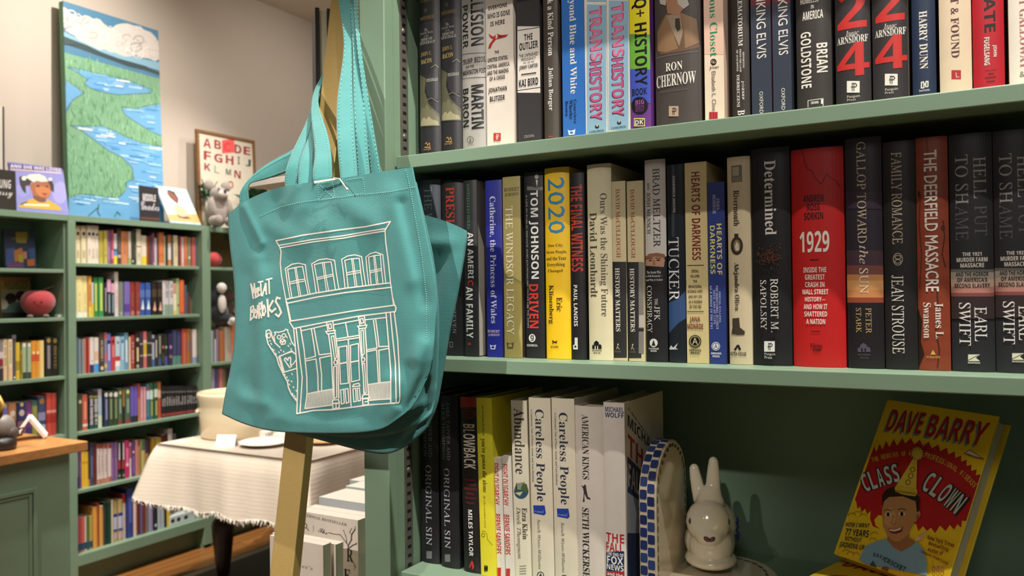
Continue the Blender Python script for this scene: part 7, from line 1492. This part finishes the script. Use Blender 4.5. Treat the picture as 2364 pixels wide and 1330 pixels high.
# ================================================================ things inside the far bookcases
def cover_in(label, X, lean, corners, zs, col, items, reg, t=0.014):
    (xl, yl), (xr, yr), ytop, yb2 = corners
    p = on_axis((xl+xr)/2, yb2, 0, X); o = Vector((X, p.y, zs + 0.0018)); th = radians(lean)
    a, b_, n = Vector((0, 1, 0)), Vector((-sin(th), 0, cos(th))), Vector((cos(th), 0, sin(th)))
    u0 = pxuv(xl, yl, o, a, b_, n)[0]; u1 = pxuv(xr, yr, o, a, b_, n)[0]; v1 = pxuv((xl+xr)/2, ytop, o, a, b_, n)[1]
    root = thing('paperback_book', label, 'book', tuple(o)); m = MB(); slab(m, o, a, b_, n, u0, u1, 0.0015, v1, 0.001, mat(col, 0.4)); slab(m, o - n*t, a, b_, n, u0, u1, 0.0015, v1, 0.001, mat(col, 0.4)); slab(m, o, a, b_, n, u0, u0 + 0.001, 0.0015, v1, t, mat(col, 0.4))
    tmp = MB(); art(tmp, o, a, b_, n, items, reg, 0.0004, 0.00004)
    for f, k in zip(tmp.f, tmp.m):
        P = [(max(u0+.0004, min(u1-.0004, (Vector(tmp.v[i])-o).dot(a))), max(.002, min(v1-.0004, (Vector(tmp.v[i])-o).dot(b_))), (Vector(tmp.v[i])-o).dot(n)) for i in f]
        m.face([o + a*x + b_*y + n*z for x, y, z in P], tmp.mats[k])
    kid(m, 'cover', root); p = MB(); slab(p, o - n*0.001, a, b_, n, u0+0.0011, u1-0.0003, 0.002, v1-0.0004, t-0.001, mat('#cfc4b0', 0.8, 'pages')); kid(p, 'page_block', root)
rr = random.Random(21)
cover_in('dim colourful paperback facing out alone on the far left top shelf', -4.14, 6, ((10, 575), (82, 580), 530, 620), LEFTZ[0], '#3c4258', [('e', rr.choice(['#6a7034', '#4a5a3a', '#7c7a40']), (rr.uniform(120, 300), rr.uniform(150, 260), rr.uniform(320, 400), rr.uniform(280, 330))) for _ in range(3)] + [('p', '#a08a3c', [(190, 190), (340, 190), (320, 330), (200, 320)]), ('p', '#4a5a90', [(70, 400), (180, 380), (170, 560), (70, 600)]), ('p', '#44588c', [(340, 400), (430, 380), (430, 560), (380, 560)]), ('p', '#c07840', [(170, 420), (270, 380), (290, 520), (180, 560)]), ('p', '#b8a040', [(220, 470), (280, 460), (290, 560), (230, 560)]), ('p', '#c08878', [(280, 430), (330, 430), (330, 520), (290, 520)]), ('p', '#7a4a7c', [(90, 570), (280, 560), (300, 625), (90, 625)]), ('p', '#c46c3c', [(330, 530), (420, 520), (430, 600), (340, 610)])], 'U')
cover_in('orange and grey paperback facing out behind the plush apple', -4.215, 5, ((2, 690), (71, 690), 640, 732), LEFTZ[1], '#c09858', [('p', '#b87038', [(0, 735), (390, 735), (390, 790), (0, 790)]), ('q', 'MISFITS', 'nb', '#4a5a40', [(55, 790), (340, 790), (335, 865), (55, 865)]), ('p', '#8c8a40', [(80, 860), (330, 850), (320, 930), (90, 920)]), ('p', '#c4b498', [(0, 900), (390, 900), (390, 1120), (0, 1120)]), ('e', '#3a2c24', (60, 940, 200, 1080)), ('e', '#4a342c', (190, 910, 320, 1040)), ('p', '#5c746c', [(0, 1150), (150, 1060), (390, 1020), (390, 1180), (0, 1200)]), ('p', '#2a322c', [(0, 1180), (390, 1180), (390, 1240), (0, 1240)]), ('e', '#e0d4c0', (-20, 1020, 100, 1140))], 'U')
# plush apple
def smile_apple(label, px, py, X, zs, r, leafy=True, rotz=60):
    c = on_axis(px, py, 0, X); R_ = mat('#b23a40', 0.9, 'plush')
    root = thing('plush_apple', label, 'plush toy', (c.x, c.y, zs + 0.001), (0, 0, radians(rotz)))
    m = MB(); N = 28; pr_ = []
    for i in range(19):
        t = pi*i/18; rad = sin(t)*(1 - 0.1*cos(t)); z = r*(1.06 - cos(t)*1.02) - (0.16*r*exp(-(sin(t)/0.35)**2) if t > pi/2 else 0)
        pr_.append((max(0.001, rad*r*1.12), z))
    m.lathe(pr_, R_, N); rel(m.build('body'), root)
    if leafy:
        m = MB(); leaf(m, (0, -0.1*r, 1.86*r), (0.85, -0.1, 0.3), r*1.2, r*0.2, mat('#9aa848', 0.8, 'plush'), -0.05); rel(m.build('leaf'), root)
        m = MB(); m.tube([(0, 0, 1.7*r), (0.01, 0, 2.0*r)], r*0.06, mat('#6a4a2c', 0.8, 'plush')); rel(m.build('stalk'), root)
    for sx in (-1, 1):
        m = MB(); m.ball((sx*0.22*r, -1.08*r, 1.12*r), 0.07*r, mat('#2a1a1c', 0.3), 10); rel(m.build('eye'), root)
        m = MB(); m.ball((sx*0.5*r, -0.95*r, 0.12*r), (0.2*r, 0.22*r, 0.12*r), mat('#8a6a5c', 0.9, 'plush'), 12); rel(m.build('foot'), root)
    m = MB(); m.tube([(-0.1*r, -1.11*r, 0.94*r), (0, -1.12*r, 0.9*r), (0.1*r, -1.11*r, 0.94*r)], 0.03*r, mat('#2a1a1c', 0.4), 6); rel(m.build('mouth'), root)
    return root
smile_apple('red plush apple with a smiling face and green leaf on the left bookcase', 88, 732, -4.095, LEFTZ[1], 0.069)
c = on_axis(131, 726, 0, -4.07); m = MB(); m.box((c.x, c.y - 0.012, LEFTZ[1] + 0.0005), (c.x + 0.03, c.y + 0.016, LEFTZ[1] + 0.014), mat('#c8c8c0', 0.5), 0.001); mesh_thing(m, 'price_card', 'tiny pale card beside the plush apple', 'card')
cover_in('dim gold and brown cover standing behind the red plush ball', -4.17, 4, ((470, 575), (580, 575), 541, 613), RIGHTZ[0], '#6a5a34', [('e', '#4a4430', (505*0 + 2750, 200, 2800, 300))], 'U')
c = on_axis(492, 614, 0, -4.075); m = MB(); m.ball((0, 0, 0.048), (0.05, 0.055, 0.048), mat('#c03c42', 0.9, 'plush'), 24); o_ = m.build('plush_ball'); o_.location = (c.x, c.y, RIGHTZ[0] + 0.0005); tag(o_, 'round red plush ball on the right bookcase top shelf', 'plush toy')
# black and white plush on the books, brown plush behind it
zb_ = RIGHTZ[1] + 0.23
c = on_axis(505, 760, 0, -4.085); PB, PW, PN = mat('#191b20', 0.9, 'plush'), mat('#d8d2ca', 0.9, 'plush'), mat('#5c463c', 0.9, 'plush')
pp = thing('plush_penguin', 'black and white plush toy sprawled on books beside the tote bag', 'plush toy', (c.x, c.y, zb_), (0, 0, radians(80)))
soft('body', [((0, 0, 0.07), (0.06, 0.05, 0.075), PB), ((-0.03, 0.01, 0.17), (0.05, 0.05, 0.07), PB), ((0.03, -0.03, 0.035), (0.06, 0.035, 0.03), PB)], 0.006, pp, 4)
soft('face', [((-0.008, -0.05, 0.222), (0.032, 0.03, 0.034), PW)], 0.005, pp, 3)['label'] = 'white face'
soft('belly', [((-0.006, -0.05, 0.125), (0.028, 0.02, 0.06), PW)], 0.005, pp, 3)['label'] = 'white belly'
soft('foot', [((0.055, -0.07, 0.02), (0.024, 0.03, 0.022), PW), ((0.045, -0.06, 0.005), (0.02, 0.02, 0.016), PW)], 0.005, pp, 3)['label'] = 'white foot'
c2 = on_axis(520, 745, 0, -4.17)
pq = thing('plush_bear', 'dark brown plush toy slumped behind the black and white one', 'plush toy', (c2.x, c2.y + 0.03, zb_), (0, 0, radians(80)))
soft('body', [((0, 0.02, 0.07), (0.06, 0.045, 0.07), PN)], 0.006, pq, 3); soft('head', [((0.0, 0.02, 0.17), (0.05, 0.045, 0.045), PN)], 0.006, pq, 3)
soft('arm', [((0.055, -0.035, 0.075), (0.045, 0.03, 0.035), mat('#a8988c', 0.9, 'plush'))], 0.006, pq, 3)['label'] = 'pale grey arm'

# ================================================================ wooden counter at the left
CXR = on_axis(207, 1019, 2, 0.90); CXL = on_axis(0, 1052, 2, 0.90); XR = (CXR.x + CXL.x)/2; YB = CXR.y
ct = thing('sales_counter', 'green panelled counter with a thick wooden top at the left edge', 'counter', (XR - 0.4, YB - 0.6, 0))
m = MB(); m.box((XR - 0.78, YB - 1.9, 0.862), (XR, YB, 0.90), mat('#b9824c', 0.35, 'wood'), 0.003); kid(m, 'countertop', ct, 'thick wooden countertop')
yb3 = on_axis(161, 1150, 0, XR - 0.035).y
m = MB(); m.box((XR - 0.75, YB - 1.88, 0.08), (XR - 0.035, yb3, 0.8618), green(), 0.002); kid(m, 'body', ct)
m = MB(); m.box((XR - 0.72, YB - 1.86, 0.0), (XR - 0.09, yb3 - 0.04, 0.08), green()); kid(m, 'plinth', ct)
py1 = on_axis(84, 1150, 0, XR - 0.034).y; pz1 = on_axis(60, 1130, 0, XR - 0.034).z
m = MB(); xo = XR - 0.0349
for k, (w_, hh) in enumerate(((0.016, 0.010), (0.012, 0.005))):
    off = k*0.018
    m.box((xo, py1 - off - w_, 0.16), (xo + hh, py1 - off, pz1 - off), green(), 0.002); m.box((xo, py1 - 1.2, pz1 - off - w_), (xo + hh, py1 - off - w_, pz1 - off), green(), 0.002); m.box((xo, py1 - 1.2 - w_, 0.16), (xo + hh, py1 - 1.2, pz1 - off), green(), 0.002); m.box((xo, py1 - 1.2, 0.16), (xo + hh, py1 - off - w_, 0.16 + w_), green(), 0.002)
kid(m, 'panel_moulding', ct)
pA = on_axis(27, 1022, 2, 0.9005); pB_ = on_axis(104, 1013, 2, 0.9005); zA = at_z(65, 966, ((pA+pB_)/2 - EYE).dot(CAM_F)).z
ap = (pA + pB_)/2; ap.z = zA; dv = ray(80, 990); dv.z = 0; dv.normalize(); dv = Matrix.Rotation(radians(-4), 3, 'Z') @ dv
m = MB(); wc = mat('#f0e8dc', 0.6)
for q in (pA, pB_):
    e_ = (ap - q).normalized(); nn = e_.cross(dv)
    for t0_ in (0,):
        V = []
        for kk in (0, 1):
            for (s0, tt) in ((q, -0.006), (ap, -0.006), (ap, 0.006), (q, 0.006)): V.append(s0 + nn*tt + dv*0.11*kk + (Vector((0, 0, 0.004)) if s0 is q else Vector()))
        m.mesh(V, [(0, 3, 2, 1), (4, 5, 6, 7), (0, 1, 5, 4), (1, 2, 6, 5), (2, 3, 7, 6), (3, 0, 4, 7)], wc)
mesh_thing(m, 'tent_sign', 'white folded tent card standing on the wooden counter', 'sign')
c = on_axis(6, 1038, 2, 0.9005); fg = thing('figurine', 'dark trinket figure with gold top cut by the left edge of the counter', 'figurine', tuple(c))
m = MB(); m.lathe([(0.0, 0), (0.045, 0.0), (0.05, 0.02), (0.042, 0.045), (0.0, 0.05)], mat('#2a2624', 0.4), 20); rel(m.build('base'), fg)
m = MB(); m.ball((-0.01, 0.012, 0.085), (0.034, 0.042, 0.05), mat('#8a827c', 0.4), 18); m.ball((0.005, 0.03, 0.06), (0.025, 0.03, 0.03), mat('#5a5250', 0.4), 14); rel(m.build('body'), fg)
m = MB(); m.tube([(-0.01, -0.005, 0.12), (-0.012, 0.004, 0.17), (-0.015, -0.01, 0.21)], [0.016, 0.014, 0.01], mat('#a8843c', 0.35, 'gilt', 0.4), 12); rel(m.build('neck'), fg)
m = MB(); m.tube([(0.01, 0.03, 0.045), (0.02, 0.062, 0.05), (0.02, 0.075, 0.078), (0.012, 0.05, 0.07)], 0.005, mat('#2a2624', 0.4), 8); rel(m.build('handle'), fg)

# ================================================================ table with a woven cloth
TZ = 0.75
Pn = on_axis(690, 1070, 2, TZ); Pl = on_axis(384, 1020, 2, TZ)
TX0, TX1, TY0, TY1 = Pl.x, Pn.x, (Pn.y + Pl.y)/2, (Pn.y + Pl.y)/2 + 1.15
tb = thing('side_table', 'wooden table with dark turned legs under the fringed cloth', 'table', ((TX0+TX1)/2, (TY0+TY1)/2, 0))
dw = mat('#3c2015', 0.35, 'wood')
m = MB(); m.box((TX0 + 0.004, TY0 + 0.004, TZ - 0.03), (TX1 - 0.004, TY1 - 0.004, TZ - 0.003), dw); kid(m, 'tabletop', tb)
m = MB(); m.box((TX0 + 0.06, TY0 + 0.06, TZ - 0.12), (TX1 - 0.06, TY1 - 0.06, TZ - 0.03), dw); kid(m, 'apron', tb)
lp = on_axis(515, 1270, 1, TY0 + 0.30)
for lx, ly in ((lp.x, lp.y), (TX1 - 0.14, TY0 + 0.30), (lp.x, TY1 - 0.15), (TX1 - 0.14, TY1 - 0.15)):
    m = MB(); m.lathe([(0, 0.0116), (0.03, 0.0116), (0.036, 0.05), (0.044, 0.12), (0.054, 0.22), (0.058, 0.275), (0.054, 0.295), (0.040, 0.315), (0.036, 0.335), (0.041, 0.352), (0.048, 0.37), (0.050, 0.62), (0, 0.62)], dw, 8, (lx, ly, 0)); kid(m, 'leg', tb)
# cloth: flat on top, hanging with soft folds and flared corners
def hang_cloth(x0, x1, y0, y1, z, drop, flare, nseg):
    per = []
    def side(a_, b2, n_):
        for i in range(n_): per.append((a_[0] + (b2[0]-a_[0])*i/n_, a_[1] + (b2[1]-a_[1])*i/n_))
    rc_ = 0.02
    side((x0, y0), (x1, y0), nseg); side((x1, y0), (x1, y1), nseg); side((x1, y1), (x0, y1), nseg); side((x0, y1), (x0, y0), nseg)
    m = MB(); ct_ = mat('#e6d8c6', 0.85, 'cloth'); V = []; F = []; n_ = len(per); rows = 14
    cxx, cyy = (x0+x1)/2, (y0+y1)/2
    for j in range(rows+1):
        k = j/rows
        for i, (x, y) in enumerate(per):
            dxs = min(abs(x-x0), abs(x-x1)); dys = min(abs(y-y0), abs(y-y1)); cd = max(dxs, dys)     # distance to the nearest corner
            cor = exp(-(cd/0.10)**2)
            ox_ = (-1 if abs(x-x0) < 1e-6 else 1 if abs(x-x1) < 1e-6 else 0); oy_ = (-1 if abs(y-y0) < 1e-6 else 1 if abs(y-y1) < 1e-6 else 0)
            nx_, ny_ = (ox_, oy_)
            if cor > 0.02:
                nx_ += cor*(1 if x > cxx else -1)*(0 if ox_ else 1); ny_ += cor*(1 if y > cyy else -1)*(0 if oy_ else 1)
            s_ = i/n_*nseg*4
            out = 0.012*sin(pi*0.5*min(1, k*3)) + k*(0.015 + flare*cor + 0.012*sin(s_*0.23) + 0.006*sin(s_*0.61 + 1.0))
            dz = drop*(k)*(1 + 0.03*sin(s_*0.4)) * (1 - 0.12*cor)
            V.append((x + nx_*out, y + ny_*out, z - dz + 0.0 if j else z))
    for j in range(rows):
        for i in range(n_): F.append((j*n_+i, j*n_+(i+1) % n_, (j+1)*n_+(i+1) % n_, (j+1)*n_+i))
    F.append(tuple(range(n_)))
    m.mesh(V, F, ct_, True)
    fr_ = MB(); hem = V[rows*n_:]; rd = random.Random(2); fm = mat('#eadfd0', 0.9, 'paper')
    for i in range(n_):
        a_, b2 = Vector(hem[i]), Vector(hem[(i+1) % n_])
        if a_.y > y0 + 0.55: continue
        for q in range(2):
            p = a_.lerp(b2, q/2 + rd.uniform(0, 0.4)); fr_.tube([p + Vector((0, 0, 0.004)), p + Vector((rd.uniform(-.006, .006), rd.uniform(-.006, .006), -0.012)), p + Vector((rd.uniform(-.012, .012), rd.uniform(-.01, .01), -rd.uniform(0.016, 0.028)))], [0.0028, 0.0034, 0.0016], fm, 5)
    return m, fr_
cm_, fm_ = hang_cloth(TX0, TX1, TY0, TY1, TZ, 0.30, 0.055, 60)
cl = thing('tablecloth', 'cream ribbed tablecloth with a fringed hem draped over the table', 'tablecloth', ((TX0+TX1)/2, (TY0+TY1)/2, TZ))
kid(cm_, 'cloth', cl); kid(fm_, 'fringe', cl)['kind'] = 'stuff'
TT = TZ + 0.0012
# stoneware crock
cc = on_axis(500, 1018, 2, TT); r_c = 0.205; cy_ = on_axis(545, 1005, 2, TT)
ck = thing('stoneware_crock', 'wide cream stoneware crock with a rolled rim on the cloth covered table', 'crock', (cy_.x, cy_.y, TT))
gl = mat('#d8c8a8', 0.2, 'glaze', coat=0.4); r_c = 0.19
m = MB(); m.lathe([(0, 0.001), (r_c*0.90, 0.001), (r_c*0.94, 0.012), (r_c*0.97, 0.12), (r_c*0.955, 0.165), (r_c*0.965, 0.172), (r_c*1.0, 0.20), (r_c*1.03, 0.222), (r_c*1.03, 0.232), (r_c*1.0, 0.237), (r_c*0.95, 0.232), (r_c*0.92, 0.21), (r_c*0.90, 0.10), (0, 0.02)], gl, 48); rel(m.build('body'), ck)
m = MB()
for az_ in (radians(222), radians(42)):
    c = Vector((cos(az_), sin(az_), 0)); t_ = Vector((-sin(az_), cos(az_), 0)); m.tube([c*r_c*0.96 + t_*0.05 + Vector((0, 0, 0.135)), c*(r_c*0.99) + t_*0.045 + Vector((0, 0, 0.14)), c*(r_c*1.0) + Vector((0, 0, 0.142)), c*(r_c*0.99) - t_*0.045 + Vector((0, 0, 0.14)), c*r_c*0.96 - t_*0.05 + Vector((0, 0, 0.135))], 0.010, gl, 10)
rel(m.build('lug_handle'), ck)
def plate(label, px, py, r, col, kind='glaze', rough=0.2):
    c = on_axis(px, py, 2, TT); m = MB()
    m.lathe([(0, 0.001), (r*0.6, 0.001), (r*0.66, 0.004), (r*0.98, 0.016), (r, 0.019), (r*0.99, 0.021), (r*0.64, 0.008), (0, 0.006)], mat(col, rough, kind), 40); o_ = m.build('plate'); o_.location = (c.x, c.y, TT); return tag(o_, label, 'plate')
plate('white dinner plate on the cloth between the crock and gold leg', 612, 1027, 0.125, '#e8e0d4')
pq_ = plate('smaller white plate behind the dinner plate on the table', 676, 1008, 0.10, '#e4dccf')
plate('tan wooden dish on the table right of the gold leg', 748, 1022, 0.105, '#c8a070', 'wood', 0.5)
c = on_axis(524, 1030, 2, TT); m = MB(); av = Vector((0.87, 0.35, 0)).normalized(); bv = Vector((-0.35, 0.87, 0)).normalized()
for sgn in (-1, 1):
    V = [c + av*x + bv*(sgn*y) + Vector((0, 0, z)) for x, y, z in ((-0.05, 0.022, 0), (0.05, 0.022, 0), (0.05, 0.0, 0.056), (-0.05, 0.0, 0.056))]
    W = [v + bv*sgn*0.0012 for v in V]
    m.mesh(V + W, [(0, 1, 2, 3), (7, 6, 5, 4), (0, 4, 5, 1), (1, 5, 6, 2), (2, 6, 7, 3), (3, 7, 4, 0)], mat('#efe9e4', 0.6))
mesh_thing(m, 'price_card', 'white folded price card standing before the crock', 'card')
c = on_axis(608, 1012, 2, TT); m = MB(); m.box((c.x - 0.03, c.y, TT), (c.x + 0.03, c.y + 0.03, TT + 0.035), mat('#dcd4cc', 0.6), 0.002); m.box((c.x + 0.018, c.y - 0.0006, TT + 0.008), (c.x + 0.026, c.y, TT + 0.03), mat('#b07838', 0.5)); mesh_thing(m, 'price_card', 'small pale boxed card behind the dinner plate', 'card')
# rug
rx = on_axis(430, 1330, 2, 0.0); rx2 = on_axis(620, 1262, 2, 0.0); RX = (rx.x + rx2.x)/2
rg = thing('rug', 'dark grey rug with a pale border under the table', 'rug', (RX + 0.9, 2.6, 0))
m = MB(); m.box((RX, YB + 0.06, 0.0004), (RX + 1.6, 5.2, 0.008), mat('#e2d8c8', 0.95, 'paper')); kid(m, 'border', rg, 'pale border'); m = MB(); m.box((RX + 0.06, YB + 0.1, 0.0082), (RX + 1.56, 5.16, 0.011), mat('#5c564c', 0.95, 'plush')); kid(m, 'pile', rg)
